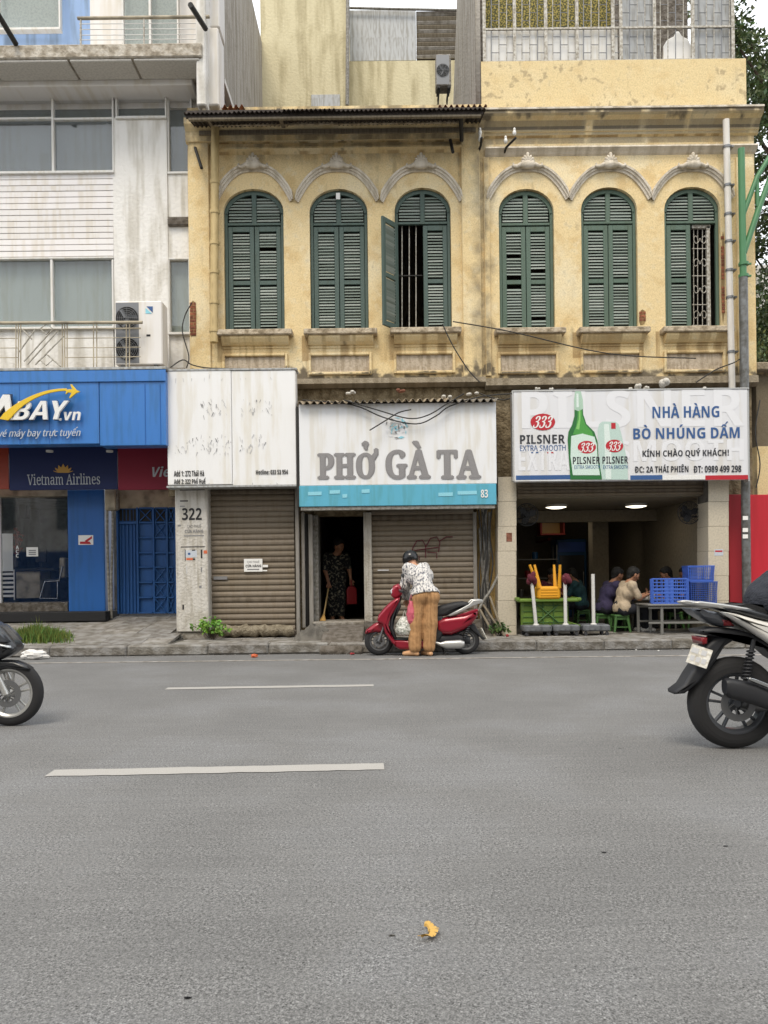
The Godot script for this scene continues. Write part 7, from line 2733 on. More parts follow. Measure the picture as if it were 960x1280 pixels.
func bag(called: String, label: String, at: Vector3, s: Vector3, m: String, sd: int) -> void:
	var t := thing(called, label, "bag", at)
	var fn := FastNoiseLite.new()
	fn.seed = sd
	fn.frequency = 0.9
	var g := G.new()
	var pos := func(i: int, j: int) -> Vector3:
		var v := i / 12.0
		var lo := TAU * (j % 16) / 16.0
		var w := sin(PI * pow(v, 0.55) * 0.86 + 0.0) if v < 0.999 else 0.0
		w = pow(maxf(0.0, sin(PI * (0.02 + 0.9 * v))), 0.5) * (1.0 - 0.55 * v)
		var k := 1 + 0.35 * fn.get_noise_3d(cos(lo) * 1.5, v * 3.0, sin(lo) * 1.5) + 0.06 * sin(lo * 6) * v
		return at + Vector3(cos(lo) * w * k * s.x / 1.3, v * s.y, sin(lo) * w * k * s.z / 1.3)
	for i in 12:
		for j in 16:
			g.face(pos.call(i, j), pos.call(i, j + 1), pos.call(i + 1, j + 1), pos.call(i + 1, j), (pos.call(i, j) + pos.call(i + 1, j + 1)) / 2 - at - Vector3(0, s.y * 0.4, 0))
	part(t, "sack", g, m)
	g = G.new()
	g.tube([at + Vector3(-0.03, s.y * 0.95, 0), at + Vector3(0.0, s.y + 0.1, 0), at + Vector3(0.03, s.y * 0.95, 0)], 0.008, 5)
	part(t, "handle", g, m)

func right_scooter() -> void:
	var base := road_at(840 + 395 / 5.12, 935)
	var t := thing("white_scooter", "white and black scooter being ridden along the street, seen from its rear wheel", "scooter", base)
	var P := func(a: Array) -> Array: return pol(a, 395, 1200, 902.0)
	var R := 0.318
	wheel(t, Vector3(0, R, 0), R, 0.062, 0.212, 5, "graphite")
	wheel(t, Vector3(1.34, R - 0.01, 0), R - 0.01, 0.05, 0.22, 5, "graphite")
	disc(t, Vector3(0, R, 0.075), 0.12)
	disc(t, Vector3(1.34, R, 0.06), 0.12)
	for z in [-0.145, 0.145]:
		panel(t, "side_cover", "white_paint", P.call([[262, 340], [350, 352], [470, 388], [614, 425], [800, 470], [930, 560], [900, 680], [800, 660], [614, 578], [530, 520], [430, 450], [330, 385]]), 0.05, 0.035, z, 0.0)
		panel(t, "grab_rail", "silver", P.call([[96, 282], [150, 276], [270, 292], [430, 318], [500, 345], [430, 340], [300, 325], [150, 308], [104, 296]]), 0.025, 0.012, z * 0.85)
		panel(t, "tail_trim", "black_paint", P.call([[280, 318], [430, 326], [560, 362], [700, 420], [614, 415], [470, 380], [350, 345]]), 0.055, 0.02, z * 0.9)
	panel(t, "tail_lamp", "graphite", P.call([[104, 322], [180, 325], [270, 345], [335, 390], [372, 440], [300, 440], [220, 410], [140, 360]]), 0.12, 0.05)
	panel(t, "tail_lamp", "tail_red", P.call([[280, 388], [335, 400], [362, 432], [300, 428]]), 0.14, 0.03)
	panel(t, "seat", "seat_black", P.call([[300, 312], [430, 300], [614, 300], [760, 320], [950, 300], [1130, 330], [1160, 380], [1000, 430], [760, 430], [600, 400], [430, 345]]), 0.14, 0.06)
	panel(t, "undertail", "black_plastic", P.call([[150, 455], [250, 440], [380, 450], [480, 480], [614, 560], [760, 680], [760, 720], [614, 630], [540, 560], [430, 520], [330, 505], [200, 490], [160, 478]]), 0.11, 0.03)
	panel(t, "mudguard", "black_plastic", P.call([[195, 560], [260, 500], [330, 478], [430, 490], [380, 520], [318, 560], [268, 640], [225, 700], [160, 780], [70, 848], [10, 852], [6, 832], [62, 790], [104, 720], [160, 640]]), 0.085, 0.03)
	panel(t, "indicator", "tail_red", P.call([[168, 500], [205, 500], [205, 540], [178, 545]]), 0.1, 0.02)
	var g := G.new()
	var pb0 := Vector3((150 - 395) / 902.0, (1200 - 615) / 902.0, 0.1)
	var bs := Basis(Vector3.BACK, -0.36) * Basis(Vector3.UP, -0.75) * Basis(Vector3.RIGHT, 0.0)
	g.cbox(pb0, Vector3(0.145, 0.132, 0.006), 0.002, bs)
	var pl := part(t, "license_plate", g, "plate_white", true)
	for q in [[-0.038, 0.03, 0.05], [0.025, 0.03, 0.035], [-0.04, -0.025, 0.03], [0.0, -0.025, 0.03], [0.04, -0.025, 0.03]]:
		g = G.new()
		g.cbox(pb0 + bs * Vector3(q[0], q[1], 0.004), Vector3(q[2], 0.036, 0.002), 0.0005, bs)
		g.cbox(pb0 + bs * Vector3(q[0], q[1] + 0.008, 0.0045), Vector3(q[2] * 0.4, 0.012, 0.002), 0.0005, bs)
		part(pl, "plate_character", g, "ink_faint", true)
	# exhaust with chrome guard
	g = G.new()
	g.loft([[-0.13, 0.45, 0.05, 0.045, 0.16], [-0.1, 0.44, 0.068, 0.055, 0.16], [0.05, 0.405, 0.075, 0.06, 0.16], [0.2, 0.345, 0.07, 0.06, 0.16], [0.32, 0.29, 0.05, 0.045, 0.15], [0.5, 0.22, 0.025, 0.025, 0.1], [0.75, 0.2, 0.02, 0.02, 0.05]], 16, 2.8)
	part(t, "exhaust", g, "black_plastic", true)
	panel(t, "heat_guard", "chrome", P.call([[382, 732], [430, 738], [520, 775], [614, 835], [640, 870], [600, 850], [500, 790], [400, 748]]), 0.012, 0.006, 0.222)
	g = G.new()
	g.loft([[-0.03, 0.32, 0.05, 0.07, -0.02], [0.15, 0.34, 0.09, 0.1, -0.02], [0.45, 0.33, 0.1, 0.11], [0.6, 0.32, 0.06, 0.09]])
	part(t, "engine", g, "silver_dark", true)
	g = G.new()
	for k in 9:
		var a := Vector3(0.03, 0.5, 0.12).lerp(Vector3(0.07, 0.68, 0.12), k / 8.0)
		g.lathe([Vector2(0.024, -0.007), Vector2(0.032, 0.0), Vector2(0.024, 0.007)], 12, Transform3D(Basis(Vector3.RIGHT, PI / 2), a))
	g.tube([Vector3(0.02, 0.44, 0.12), Vector3(0.09, 0.76, 0.12)], 0.016, 8)
	part(t, "shock_absorber", g, "black_plastic", true)
	# front half beyond the frame
	panel(t, "floorboard", "black_plastic", [Vector2(0.5, 0.3), Vector2(1.0, 0.26), Vector2(1.02, 0.34), Vector2(0.6, 0.42)], 0.17, 0.04)
	panel(t, "leg_shield", "white_paint", [Vector2(0.96, 0.3), Vector2(1.05, 0.6), Vector2(1.0, 0.95), Vector2(1.12, 1.0), Vector2(1.28, 0.75), Vector2(1.3, 0.58), Vector2(1.12, 0.5), Vector2(1.06, 0.28)], 0.17, 0.08)
	panel(t, "front_fender", "white_paint", [Vector2(1.08, 0.5), Vector2(1.2, 0.66), Vector2(1.42, 0.68), Vector2(1.62, 0.55), Vector2(1.55, 0.55), Vector2(1.34, 0.64), Vector2(1.18, 0.58)], 0.07, 0.02)
	g = G.new()
	g.tube([Vector3(0.96, 1.08, -0.34), Vector3(1.04, 1.06, -0.1), Vector3(1.04, 1.06, 0.1), Vector3(0.96, 1.08, 0.34)], 0.018, 8)
	g.tube([Vector3(1.04, 1.06, 0), Vector3(1.12, 0.8, 0)], 0.04, 8)
	for s in [-1.0, 1.0]:
		g.tube([Vector3(1.2, 0.62, 0.08 * s), Vector3(1.34, 0.31, 0.08 * s)], 0.02, 8)
	part(t, "handlebar", g, "black_plastic", true)
	# its rider
	var p := thing("person", "rider in dark jacket and dark trousers seated on the white scooter", "person", base)
	var J := {"pelvis": Vector3(0.27, 1.0, 0), "chest": Vector3(0.56, 1.27, 0), "neck": Vector3(0.7, 1.43, 0), "head": Vector3(0.8, 1.54, 0), "f": Vector3(1, -0.05, 0),
		"sh": [Vector3(0.64, 1.37, -0.19), Vector3(0.64, 1.37, 0.19)], "el": [Vector3(0.74, 1.16, -0.27), Vector3(0.74, 1.16, 0.27)], "wr": [Vector3(0.92, 1.12, -0.27), Vector3(0.92, 1.12, 0.27)],
		"hip": [Vector3(0.3, 1.0, -0.1), Vector3(0.3, 1.0, 0.1)], "kn": [Vector3(0.74, 0.88, -0.19), Vector3(0.74, 0.88, 0.19)], "an": [Vector3(0.78, 0.47, -0.16), Vector3(0.78, 0.47, 0.16)], "toe": [Vector3(0.98, 0.42, -0.17), Vector3(0.98, 0.42, 0.17)]}
	figure(p, J, {"shirt": "jacket_dark", "sleeve": 1.0, "loose": 0.05, "trousers": "trouser_dark", "helmet": "helmet_black", "shoe": "rubber", "h": 0.02, "hem": 0.9, "grip": 0.9})

func left_motorbike() -> void:
	var base := road_at(110 / 8.0, 907)
	var t := thing("black_motorbike", "black and graphite motorbike entering the street with its silver front wheel", "motorbike", base)
	var P := func(a: Array) -> Array: return pol(a, 110, 1175, 1227.0)
	wheel(t, Vector3(0, 0.278, 0), 0.278, 0.045, 0.205, 5, "silver")
	wheel(t, Vector3(-1.28, 0.278, 0), 0.278, 0.055, 0.2, 5, "silver")
	disc(t, Vector3(0, 0.278, 0.055), 0.115)
	panel(t, "front_fender", "black_paint", P.call([[-250, 760], [-200, 600], [-100, 520], [40, 495], [180, 505], [280, 545], [335, 592], [200, 588], [80, 580], [-40, 610], [-140, 690], [-190, 790]]), 0.06, 0.025)
	var g := G.new()
	for s in [-1.0, 1.0]:
		g.tube([Vector3(0.0, 0.27, 0.075 * s), Vector3(-0.1, 0.5, 0.075 * s), Vector3(-0.22, 0.82, 0.075 * s)], [0.03, 0.025, 0.02], 10)
	part(t, "fork", g, "silver", true)
	g = G.new()
	g.cbox(Vector3(-0.1, 0.33, 0.07), Vector3(0.07, 0.1, 0.05), 0.015, Basis(Vector3.BACK, 0.4))
	part(t, "brake_caliper", g, "graphite", true)
	panel(t, "nose_fairing", "black_paint", P.call([[-330, 60], [-150, 40], [0, 105], [80, 165], [160, 260], [215, 345], [205, 400], [150, 440], [80, 470], [0, 500], [-120, 530], [-260, 420], [-340, 200]]), 0.13, 0.09)
	for z in [-0.1, 0.1]:
		panel(t, "fairing_blade", "graphite", P.call([[-120, 150], [0, 130], [90, 200], [170, 300], [60, 300], [-60, 318], [-160, 280]]), 0.045, 0.02, z)
		panel(t, "indicator", "lens", P.call([[-80, 322], [60, 310], [175, 340], [190, 360], [60, 345], [-80, 350]]), 0.035, 0.012, z * 1.05)
	panel(t, "headlamp", "black_paint", P.call([[100, 330], [205, 350], [200, 392], [140, 432], [60, 452], [70, 380]]), 0.12, 0.04)
	# the rest, beyond the frame
	panel(t, "body_panel", "black_paint", [Vector2(-0.2, 0.85), Vector2(-0.3, 0.35), Vector2(-0.6, 0.3), Vector2(-0.7, 0.5), Vector2(-0.55, 0.72), Vector2(-0.9, 0.75), Vector2(-1.6, 0.9), Vector2(-1.7, 0.84), Vector2(-1.2, 0.62), Vector2(-0.75, 0.55)], 0.12, 0.05)
	panel(t, "seat", "seat_black", [Vector2(-0.6, 0.76), Vector2(-0.9, 0.78), Vector2(-1.55, 0.92), Vector2(-1.5, 0.98), Vector2(-1.1, 0.86), Vector2(-0.7, 0.84)], 0.13, 0.04)
	g = G.new()
	g.loft([[-0.35, 0.35, 0.08, 0.08], [-0.6, 0.36, 0.13, 0.12], [-0.9, 0.34, 0.11, 0.12], [-1.3, 0.29, 0.05, 0.07]])
	part(t, "engine", g, "silver_dark", true)
	g = G.new()
	g.tube([Vector3(-0.42, 1.02, -0.33), Vector3(-0.3, 1.0, -0.1), Vector3(-0.3, 1.0, 0.1), Vector3(-0.42, 1.02, 0.33)], 0.017, 8)
	part(t, "handlebar", g, "black_plastic", true)
	var p := thing("person", "rider in dark clothes and black helmet astride the black motorbike", "person", base)
	var J := {"pelvis": Vector3(-0.95, 0.98, 0), "chest": Vector3(-0.85, 1.32, 0), "neck": Vector3(-0.8, 1.5, 0), "head": Vector3(-0.76, 1.64, 0), "f": Vector3(1, -0.05, 0),
		"sh": [Vector3(-0.83, 1.45, -0.19), Vector3(-0.83, 1.45, 0.19)], "el": [Vector3(-0.66, 1.2, -0.27), Vector3(-0.66, 1.2, 0.27)], "wr": [Vector3(-0.45, 1.06, -0.28), Vector3(-0.45, 1.06, 0.28)],
		"hip": [Vector3(-0.93, 0.94, -0.1), Vector3(-0.93, 0.94, 0.1)], "kn": [Vector3(-0.55, 0.75, -0.2), Vector3(-0.55, 0.75, 0.2)], "an": [Vector3(-0.72, 0.35, -0.18), Vector3(-0.72, 0.35, 0.18)], "toe": [Vector3(-0.52, 0.3, -0.19), Vector3(-0.52, 0.3, 0.19)]}
	figure(p, J, {"shirt": "tee_dark", "sleeve": 1.0, "loose": 0.03, "trousers": "trouser_dark", "helmet": "helmet_black", "shoe": "rubber", "h": 0.024, "hem": 0.95, "grip": 0.9})

# ---------------------------------------------------------------- people
func hand(s: Sdf, wr: Vector3, dir: Vector3, nrm: Vector3, curl: float, flip: float) -> void:
	var side := dir.cross(nrm).normalized() * flip
	nrm = side.cross(dir).normalized() * flip
	var pe := wr + dir * 0.085
	s.add(wr - dir * 0.02, wr + dir * 0.02, 0.026, 0.026)
	for k in 3:
		s.add(wr + dir * 0.015 + side * (k - 1) * 0.014, pe + side * (k - 1) * 0.022, 0.015, 0.013)
	for k in 4:
		var b := pe + side * (k - 1.5) * 0.021
		var l: float = [0.034, 0.04, 0.037, 0.029][k]
		var d1 := dir.rotated(side, -curl * 0.7)
		var d2 := dir.rotated(side, -curl * 1.6)
		var d3 := dir.rotated(side, -curl * 2.3)
		s.add(b, b + d1 * l, 0.0095, 0.009)
		s.add(b + d1 * l, b + d1 * l + d2 * l * 0.75, 0.009, 0.0085)
		s.add(b + d1 * l + d2 * l * 0.75, b + d1 * l + d2 * l * 0.75 + d3 * l * 0.55, 0.0085, 0.0075)
	var tb := wr + dir * 0.03 - side * 0.028
	var td := (dir * 0.75 - side * 0.6 + nrm * 0.3).normalized()
	s.add(tb, tb + td * 0.035, 0.0125, 0.011)
	s.add(tb + td * 0.035, tb + td * 0.035 + (td + dir * 0.6 + nrm * 0.3).normalized() * 0.03, 0.011, 0.009)

# folds: the surface is pushed in and out along its normals, more across the cloth than along it
func crease(g: G, amp: float, sd: int) -> void:
	var fn := FastNoiseLite.new()
	fn.seed = sd
	fn.frequency = 1.0
	fn.fractal_octaves = 2
	var sc := Vector3(9, 3.6, 9)
	var e := 0.012
	for i in g.v.size():
		var p := g.v[i]
		var nn := g.n[i]
		var q := Vector3(p.x + p.y * 0.35, p.y, p.z - p.y * 0.3) * sc
		var f0 := fn.get_noise_3dv(q)
		var gr := Vector3(fn.get_noise_3dv(q + Vector3(e * sc.x, 0, 0)) - f0, fn.get_noise_3dv(q + Vector3(0.35 * e * sc.x, e * sc.y, -0.3 * e * sc.z)) - f0, fn.get_noise_3dv(q + Vector3(0, 0, e * sc.z)) - f0) * amp / e
		g.v[i] = p + nn * f0 * amp
		g.n[i] = (nn - (gr - nn * gr.dot(nn))).normalized()

# J holds joints in the thing's own axes; o says what is worn
func figure(t: Node3D, J: Dictionary, o: Dictionary) -> void:
	var hh: float = o.get("h", 0.014)
	var f: Vector3 = J.f.normalized()
	var hd: Vector3 = J.head
	var up: Vector3 = (hd - J.neck).normalized()
	up = (up - f * up.dot(f)).normalized()
	var s := f.cross(up).normalized()
	var skin: String = o.get("skin", "skin")
	var b := Sdf.new()
	b.add(hd + up * 0.035 - f * 0.02, hd + up * 0.035 + f * 0.012, 0.088, 0.082)
	b.add(hd - up * 0.035 + f * 0.025, hd - up * 0.085 + f * 0.045, 0.06, 0.038)
	b.add(hd - up * 0.01 + s * 0.03 + f * 0.055, hd - up * 0.01 - s * 0.03 + f * 0.055, 0.035, 0.035)
	b.add(J.neck - up * 0.03, hd - up * 0.03 - f * 0.015, 0.056, 0.05)
	b.add(J.pelvis, J.chest, 0.115, 0.12)
	var across: Vector3 = (J.sh[1] - J.sh[0]).normalized()
	b.add(J.chest - across * 0.07, J.chest + across * 0.07, 0.105, 0.105)
	b.add(J.hip[0], J.hip[1], 0.1, 0.1)
	for k in 2:
		b.add(J.neck - up * 0.04, J.sh[k], 0.055, 0.055)
		b.add(J.chest, J.sh[k], 0.09, 0.06)
		b.add(J.sh[k], J.el[k], 0.05, 0.04)
		b.add(J.el[k], J.wr[k], 0.041, 0.027)
		b.add(J.hip[k], J.kn[k], 0.085, 0.058)
		b.add(J.kn[k], J.an[k], 0.056, 0.037)
		b.add(J.an[k] - Vector3(0, 0.03, 0), J.toe[k], 0.036, 0.028)
	var g := G.new()
	b.build(g, hh, 0.035)
	# head and hands on finer grids, in the same skin
	var fine := Sdf.new()
	fine.add(hd + up * 0.035 - f * 0.02, hd + up * 0.035 + f * 0.012, 0.0885, 0.0825)
	fine.add(hd - up * 0.035 + f * 0.025, hd - up * 0.085 + f * 0.045, 0.0605, 0.0385)
	fine.add(hd - up * 0.015 + f * 0.088, hd - up * 0.035 + f * 0.102, 0.012, 0.017)
	fine.add(hd - up * 0.07 + s * 0.014 + f * 0.077, hd - up * 0.07 - s * 0.014 + f * 0.077, 0.011, 0.011)
	fine.add(hd + up * 0.02 + s * 0.04 + f * 0.072, hd + up * 0.02 - s * 0.04 + f * 0.072, 0.02, 0.02)
	for k in [-1.0, 1.0]:
		fine.add(hd + s * 0.088 * k + up * 0.015, hd + s * 0.085 * k - up * 0.03, 0.018, 0.012)
	fine.build(g, hh * 0.5, 0.014)
	for k in 2:
		var hs := Sdf.new()
		var dir: Vector3 = o.get("hand_dir", (J.wr[k] - J.el[k])) if not o.has("hand_dirs") else o.hand_dirs[k]
		hand(hs, J.wr[k], dir.normalized(), o.get("palm", Vector3(0, 0, 1)) if absf(dir.normalized().dot(o.get("palm", Vector3(0, 0, 1)))) < 0.9 else Vector3.RIGHT, o.get("grip", 0.45), 1.0 if k else -1.0)
		hs.build(g, 0.006 if hh < 0.016 else 0.0075, 0.008)
	part(t, "body", g, skin, true)
	# eyes, brows
	g = G.new()
	for k in [-1.0, 1.0]:
		g.ball(hd + up * 0.0 + s * 0.032 * k + f * 0.083, Vector3(0.011, 0.007, 0.009), Basis(s, up, f), 5, 7)
		g.tube([hd + up * 0.025 + s * 0.015 * k + f * 0.095, hd + up * 0.03 + s * 0.045 * k + f * 0.086], 0.004, 4)
	part(t, "eyes", g, "hair", true)
	g = G.new()
	g.ball(hd - up * 0.072 + f * 0.087, Vector3(0.02, 0.006, 0.006), Basis(s, up, f), 4, 7)
	part(t, "lips", g, "lips", true)
	# clothes
	var L: float = o.get("loose", 0.02)
	var c := Sdf.new()
	c.add(J.pelvis, J.chest, 0.118 + L, 0.118 + L)
	c.add(J.chest - across * 0.07, J.chest + across * 0.07, 0.108 + L, 0.108 + L)
	if o.get("skirt", true):
		c.add(J.hip[0] + Vector3(0, 0.03, 0), J.hip[1] + Vector3(0, 0.03, 0), 0.105 + L, 0.105 + L)
	for k in 2:
		c.add(J.neck - up * 0.06, J.sh[k], 0.058, 0.06 + L * 0.7)
		c.add(J.chest, J.sh[k], 0.09 + L, 0.06 + L * 0.7)
		var sl: float = o.get("sleeve", 0.4)
		var e: Vector3 = J.sh[k].lerp(J.el[k], minf(1.0, sl * 2))
		c.add(J.sh[k], e, 0.054 + L * 0.7, 0.046 + L)
		if sl > 0.5:
			c.add(J.el[k], J.el[k].lerp(J.wr[k], (sl - 0.5) * 1.9), 0.044 + L, 0.034 + L)
	if o.has("hem_plane"):
		c.cut = [o.hem_plane]
	elif o.has("hem"):
		c.cut = [Plane(Vector3.DOWN, -o.hem)]
	g = G.new()
	c.build(g, hh, 0.04)
	crease(g, o.get("fold", 0.013), 3)
	part(t, "shirt", g, o.shirt, true)
	c = Sdf.new()
	var wide: float = o.get("wide", 0.015)
	c.add(J.pelvis + (J.chest - J.pelvis) * 0.25, J.hip[0], 0.122, 0.122)
	c.add(J.pelvis + (J.chest - J.pelvis) * 0.25, J.hip[1], 0.122, 0.122)
	c.add(J.pelvis, J.pelvis + (J.chest - J.pelvis) * 0.2, 0.13, 0.128)
	for k in 2:
		c.add(J.hip[k], J.kn[k], 0.098, 0.064 + wide)
		c.add(J.kn[k], J.an[k].lerp(J.kn[k], o.get("cuff", 0.08)), 0.064 + wide, 0.05 + wide)
	if o.has("cuff_y"):
		c.cut = [Plane(Vector3.DOWN, -o.cuff_y)]
	g = G.new()
	c.build(g, hh, 0.03)
	crease(g, o.get("fold", 0.01), 4)
	part(t, "trousers", g, o.trousers, true)
	c = Sdf.new()
	for k in 2:
		c.add(J.an[k] - Vector3(0, 0.035, 0), J.toe[k], 0.045, 0.036)
		c.add(J.an[k] - Vector3(0, 0.05, 0) - (J.toe[k] - J.an[k]) * Vector3(1, 0, 1) * 0.25, J.an[k] - Vector3(0, 0.03, 0), 0.034, 0.04)
	c.cut = [Plane(Vector3.UP, J.an[0].y + 0.01 + absf(J.an[0].y - J.an[1].y))]
	g = G.new()
	c.build(g, hh * 0.8, 0.02)
	part(t, "shoes", g, o.get("shoe", "rubber"), true)
	g = G.new()
	c = Sdf.new()
	if o.has("helmet"):
		c.add(hd + up * 0.055 - f * 0.02, hd + up * 0.05 + f * 0.015, 0.125, 0.12)
		c.cut = [Plane(-up + f * 0.15, (hd - up * 0.015).dot(-up + f * 0.15))]
		c.cut[0] = Plane((-up + f * 0.15).normalized(), hd - up * 0.015)
		c.build(g, hh * 0.6, 0.02)
		var q := part(t, "helmet", g, o.helmet, true)
		g = G.new()
		g.puff([Vector2(-0.1, 0.0), Vector2(-0.07, 0.05), Vector2(0.07, 0.05), Vector2(0.1, 0.0)], 0.006, 0.003, Transform3D(Basis(s, f, up), hd + up * 0.03 + f * 0.11), 2)
		part(q, "visor", g, "black_plastic", true)
		if o.get("stripe", false):
			g = G.new()
			var pts := []
			for k in 9:
				var a := 0.35 + k * 0.13
				pts.append(hd + up * 0.052 + (up * cos(a) - f * sin(a)) * 0.119)
			g.tube(pts, 0.022, 6)
			part(q, "helmet_stripe", g, "white_paint", true)
	else:
		c.add(hd + up * 0.06 - f * 0.025, hd + up * 0.058 + f * 0.012, 0.1, 0.092)
		c.add(hd + up * 0.01 - f * 0.045, hd - up * 0.05 - f * 0.05, 0.085, 0.06)
		for q in 9:
			var ra := q * 2.4
			c.add(hd + up * 0.06 - f * 0.02 + (s * cos(ra) + f * sin(ra) * 0.7).normalized() * 0.06 + up * 0.02, hd + up * 0.05 - f * 0.02 + (s * cos(ra) + f * sin(ra) * 0.8).normalized() * 0.088, 0.03, 0.014)
		if o.get("bun", false):
			c.add(hd - f * 0.12 - up * 0.01, hd - f * 0.13 - up * 0.03, 0.045, 0.04)
		c.cut = [Plane((f - up * 0.9).normalized(), hd + up * 0.045 + f * 0.045)]
		c.build(g, hh * 0.6, 0.02)
		part(t, "hair", g, "hair", true)

func people() -> void:
	# the woman bending over the scooter, seen from behind
	var base := road_at(524, 820)
	var p := thing("person", "person in leaf-print shirt, tan trousers and helmet bending over the red scooter", "person", base)
	var J := {"pelvis": Vector3(0.11, 0.95, 0.0), "chest": Vector3(0.04, 1.21, -0.2), "neck": Vector3(-0.05, 1.37, -0.34), "head": Vector3(-0.09, 1.44, -0.42), "f": Vector3(-0.25, -0.55, -0.8),
		"sh": [Vector3(-0.14, 1.33, -0.24), Vector3(0.1, 1.33, -0.32)], "el": [Vector3(-0.2, 1.06, -0.3), Vector3(0.05, 1.08, -0.5)], "wr": [Vector3(-0.17, 0.86, -0.42), Vector3(-0.1, 0.9, -0.55)],
		"hip": [Vector3(0.02, 0.89, 0.0), Vector3(0.2, 0.89, 0.0)], "kn": [Vector3(-0.04, 0.5, -0.02), Vector3(0.17, 0.5, 0.0)], "an": [Vector3(-0.07, 0.09, 0.02), Vector3(0.15, 0.09, 0.02)], "toe": [Vector3(-0.22, 0.035, -0.06), Vector3(0.06, 0.035, -0.14)]}
	figure(p, J, {"shirt": "leaf_shirt", "sleeve": 0.95, "loose": 0.03, "trousers": "corduroy", "wide": 0.045, "cuff": 0.12, "helmet": "helmet_black", "stripe": true, "shoe": "shoe_tan", "h": 0.013, "hem_plane": Plane(Vector3(0.1, -0.96, 0.3).normalized(), Vector3(0.1, 0.93, 0.0)), "grip": 0.8, "skirt": true})
	# the woman sweeping in the doorway
	base = W(420, 777, 14.75)
	base.y = 0.385
	p = thing("person", "person in dark floral clothes sweeping in the doorway with a broom", "person", base)
	J = {"pelvis": Vector3(0.0, 0.86, 0.0), "chest": Vector3(0.02, 1.12, 0.05), "neck": Vector3(0.04, 1.29, 0.1), "head": Vector3(0.08, 1.41, 0.16), "f": Vector3(0.75, -0.35, 0.6),
		"sh": [Vector3(-0.14, 1.21, 0.08), Vector3(0.2, 1.2, 0.03)], "el": [Vector3(-0.19, 0.96, 0.12), Vector3(0.27, 0.98, 0.04)], "wr": [Vector3(-0.12, 0.72, 0.22), Vector3(0.3, 0.78, 0.12)],
		"hip": [Vector3(-0.09, 0.82, 0.0), Vector3(0.1, 0.82, 0.0)], "kn": [Vector3(-0.08, 0.46, 0.04), Vector3(0.1, 0.46, 0.03)], "an": [Vector3(-0.07, 0.08, 0.0), Vector3(0.1, 0.08, 0.02)], "toe": [Vector3(-0.05, 0.03, 0.17), Vector3(0.14, 0.03, 0.18)]}
	figure(p, J, {"shirt": "floral_cloth", "sleeve": 0.42, "loose": 0.025, "trousers": "floral_cloth", "wide": 0.03, "cuff": 0.12, "shoe": "skin_tan", "skin": "skin_tan", "h": 0.013, "hem": 0.74, "grip": 0.95, "bun": true})
	# her broom: it passes through the hand and rests on the ground
	var hnd := base + Vector3(-0.115, 0.64, 0.25)
	var foot := W(403, 777, 13.8)
	foot.y = 0.39
	var br := thing("broom", "straw broom with pale bamboo handle held by the person in floral clothes", "broom", foot)
	var dir := (hnd - foot).normalized()
	wtube(br, "handle", "bamboo", [foot + dir * 0.16, hnd + dir * 0.12], [0.014, 0.013], 8)
	var g := G.new()
	g.tube([foot + dir * 0.22, foot + dir * 0.16, foot + dir * 0.06, foot], [0.016, 0.03, 0.06, 0.065], 12)
	for i in 70:
		var a := rng.randf() * TAU
		var q := Vector3(cos(a), 0, sin(a)) * rng.randf_range(0.02, 0.075)
		g.tube([foot + dir * 0.17 + q * 0.25, foot + q * 1.05 - dir * rng.randf_range(0.0, 0.02)], 0.004, 4)
	part(br, "straw_head", g, "straw")
	# red dustpan hanging from her other hand
	var dp := base + Vector3(0.315, 0.35, 0.18)
	var dt := thing("dustpan", "red plastic dustpan held low by the person in floral clothes", "dustpan", dp)
	g = G.new()
	g.puff([Vector2(-0.1, -0.04), Vector2(0.1, -0.04), Vector2(0.1, 0.24), Vector2(0.05, 0.3), Vector2(-0.05, 0.3), Vector2(-0.1, 0.24)], 0.03, 0.02, Transform3D(Basis(Vector3.UP, 0.3), dp))
	part(dt, "pan", g, "plastic_red")
	g = G.new()
	g.tube([dp + Vector3(0, 0.29, 0), dp + Vector3(-0.01, 0.42, -0.01)], 0.015, 8)
	part(dt, "handle", g, "plastic_red")

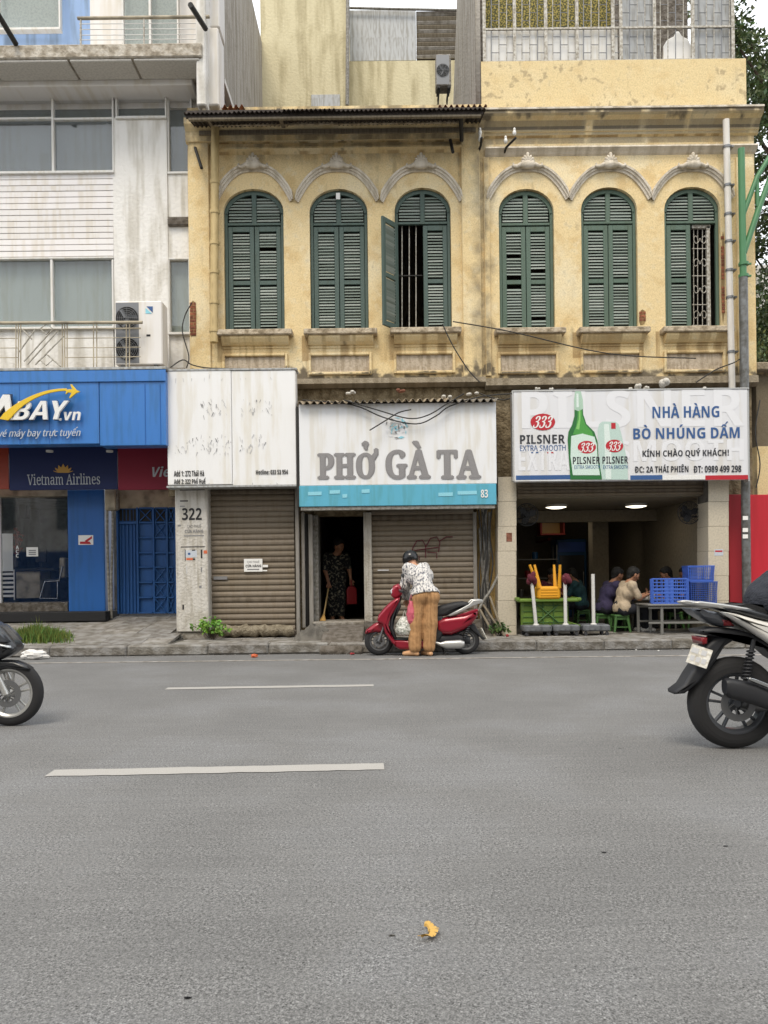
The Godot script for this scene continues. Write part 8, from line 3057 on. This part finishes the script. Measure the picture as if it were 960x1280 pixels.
func diner(label: String, at: Vector3, turn: float, shirt: String, lean: float, hh: float) -> void:
	var p := thing("person", label, "person", at, "", turn)
	var l := lean
	var J := {"pelvis": Vector3(0, 0.41, 0), "chest": Vector3(0.05 + l * 0.5, 0.7, 0), "neck": Vector3(0.08 + l, 0.89, 0), "head": Vector3(0.14 + l * 1.3, 1.01, 0), "f": Vector3(1, -0.35, 0),
		"sh": [Vector3(0.06 + l, 0.83, -0.17), Vector3(0.06 + l, 0.83, 0.17)], "el": [Vector3(0.2 + l, 0.6, -0.2), Vector3(0.18 + l, 0.6, 0.21)], "wr": [Vector3(0.4 + l, 0.66, -0.1), Vector3(0.38 + l, 0.66, 0.1)],
		"hip": [Vector3(0.02, 0.4, -0.09), Vector3(0.02, 0.4, 0.09)], "kn": [Vector3(0.4, 0.42, -0.12), Vector3(0.4, 0.42, 0.12)], "an": [Vector3(0.36, 0.08, -0.11), Vector3(0.4, 0.08, 0.11)], "toe": [Vector3(0.52, 0.03, -0.12), Vector3(0.56, 0.03, 0.12)]}
	figure(p, J, {"shirt": shirt, "sleeve": 0.42, "loose": 0.02, "trousers": "trouser_dark", "shoe": "plastic_white" if shirt == "tee_beige" else "rubber", "skin": "skin_tan", "h": hh, "hem": 0.36, "grip": 0.6, "palm": Vector3(0, 1, 0)})

func diners() -> void:
	diner("seated diner in pale beige t-shirt leaning over a phone", Vector3(W(776, 780, 13.75).x, FL, -13.75), 0.12, "tee_beige", 0.08, 0.015)
	diner("seated diner in purple shirt behind the one in beige", Vector3(W(754, 780, 14.2).x, FL, -14.2), 0.2, "tee_purple", 0.12, 0.018)
	diner("dark haired diner facing inwards behind the slatted blue crate", Vector3(W(843, 780, 14.5).x, FL, -14.5), PI - 0.2, "tee_dark", 0.0, 0.02)
	diner("dark haired diner behind the two stacked baskets", Vector3(W(866, 780, 14.6).x, FL, -14.6), PI + 0.1, "trouser_dark", 0.0, 0.02)
	diner("diner in reddish top seated behind the white posts", Vector3(W(686, 780, 15.6).x, FL, -15.6), -PI / 2 + 0.4, "cloth_maroon", 0.0, 0.02)
	diner("diner in dark teal seated deep in the restaurant by the bare post", Vector3(W(728, 780, 15.8).x, FL, -15.8), PI - 0.5, "tee_teal", 0.05, 0.02)
	# the phone in the beige diner's hands
	var g := G.new()
	var c := Vector3(W(776, 780, 13.75).x + 0.55, FL + 0.70, -13.78)
	g.cbox(c, Vector3(0.15, 0.01, 0.075), 0.003, Basis(Vector3.BACK, 0.35))
	var ph := thing("phone", "black phone held by the diner in beige", "phone", c)
	part(ph, "case", g, "black_paint")
	g = G.new()
	g.cbox(c + Vector3(-0.002, 0.006, 0), Vector3(0.135, 0.003, 0.066), 0.001, Basis(Vector3.BACK, 0.35))
	part(ph, "screen", g, "black")
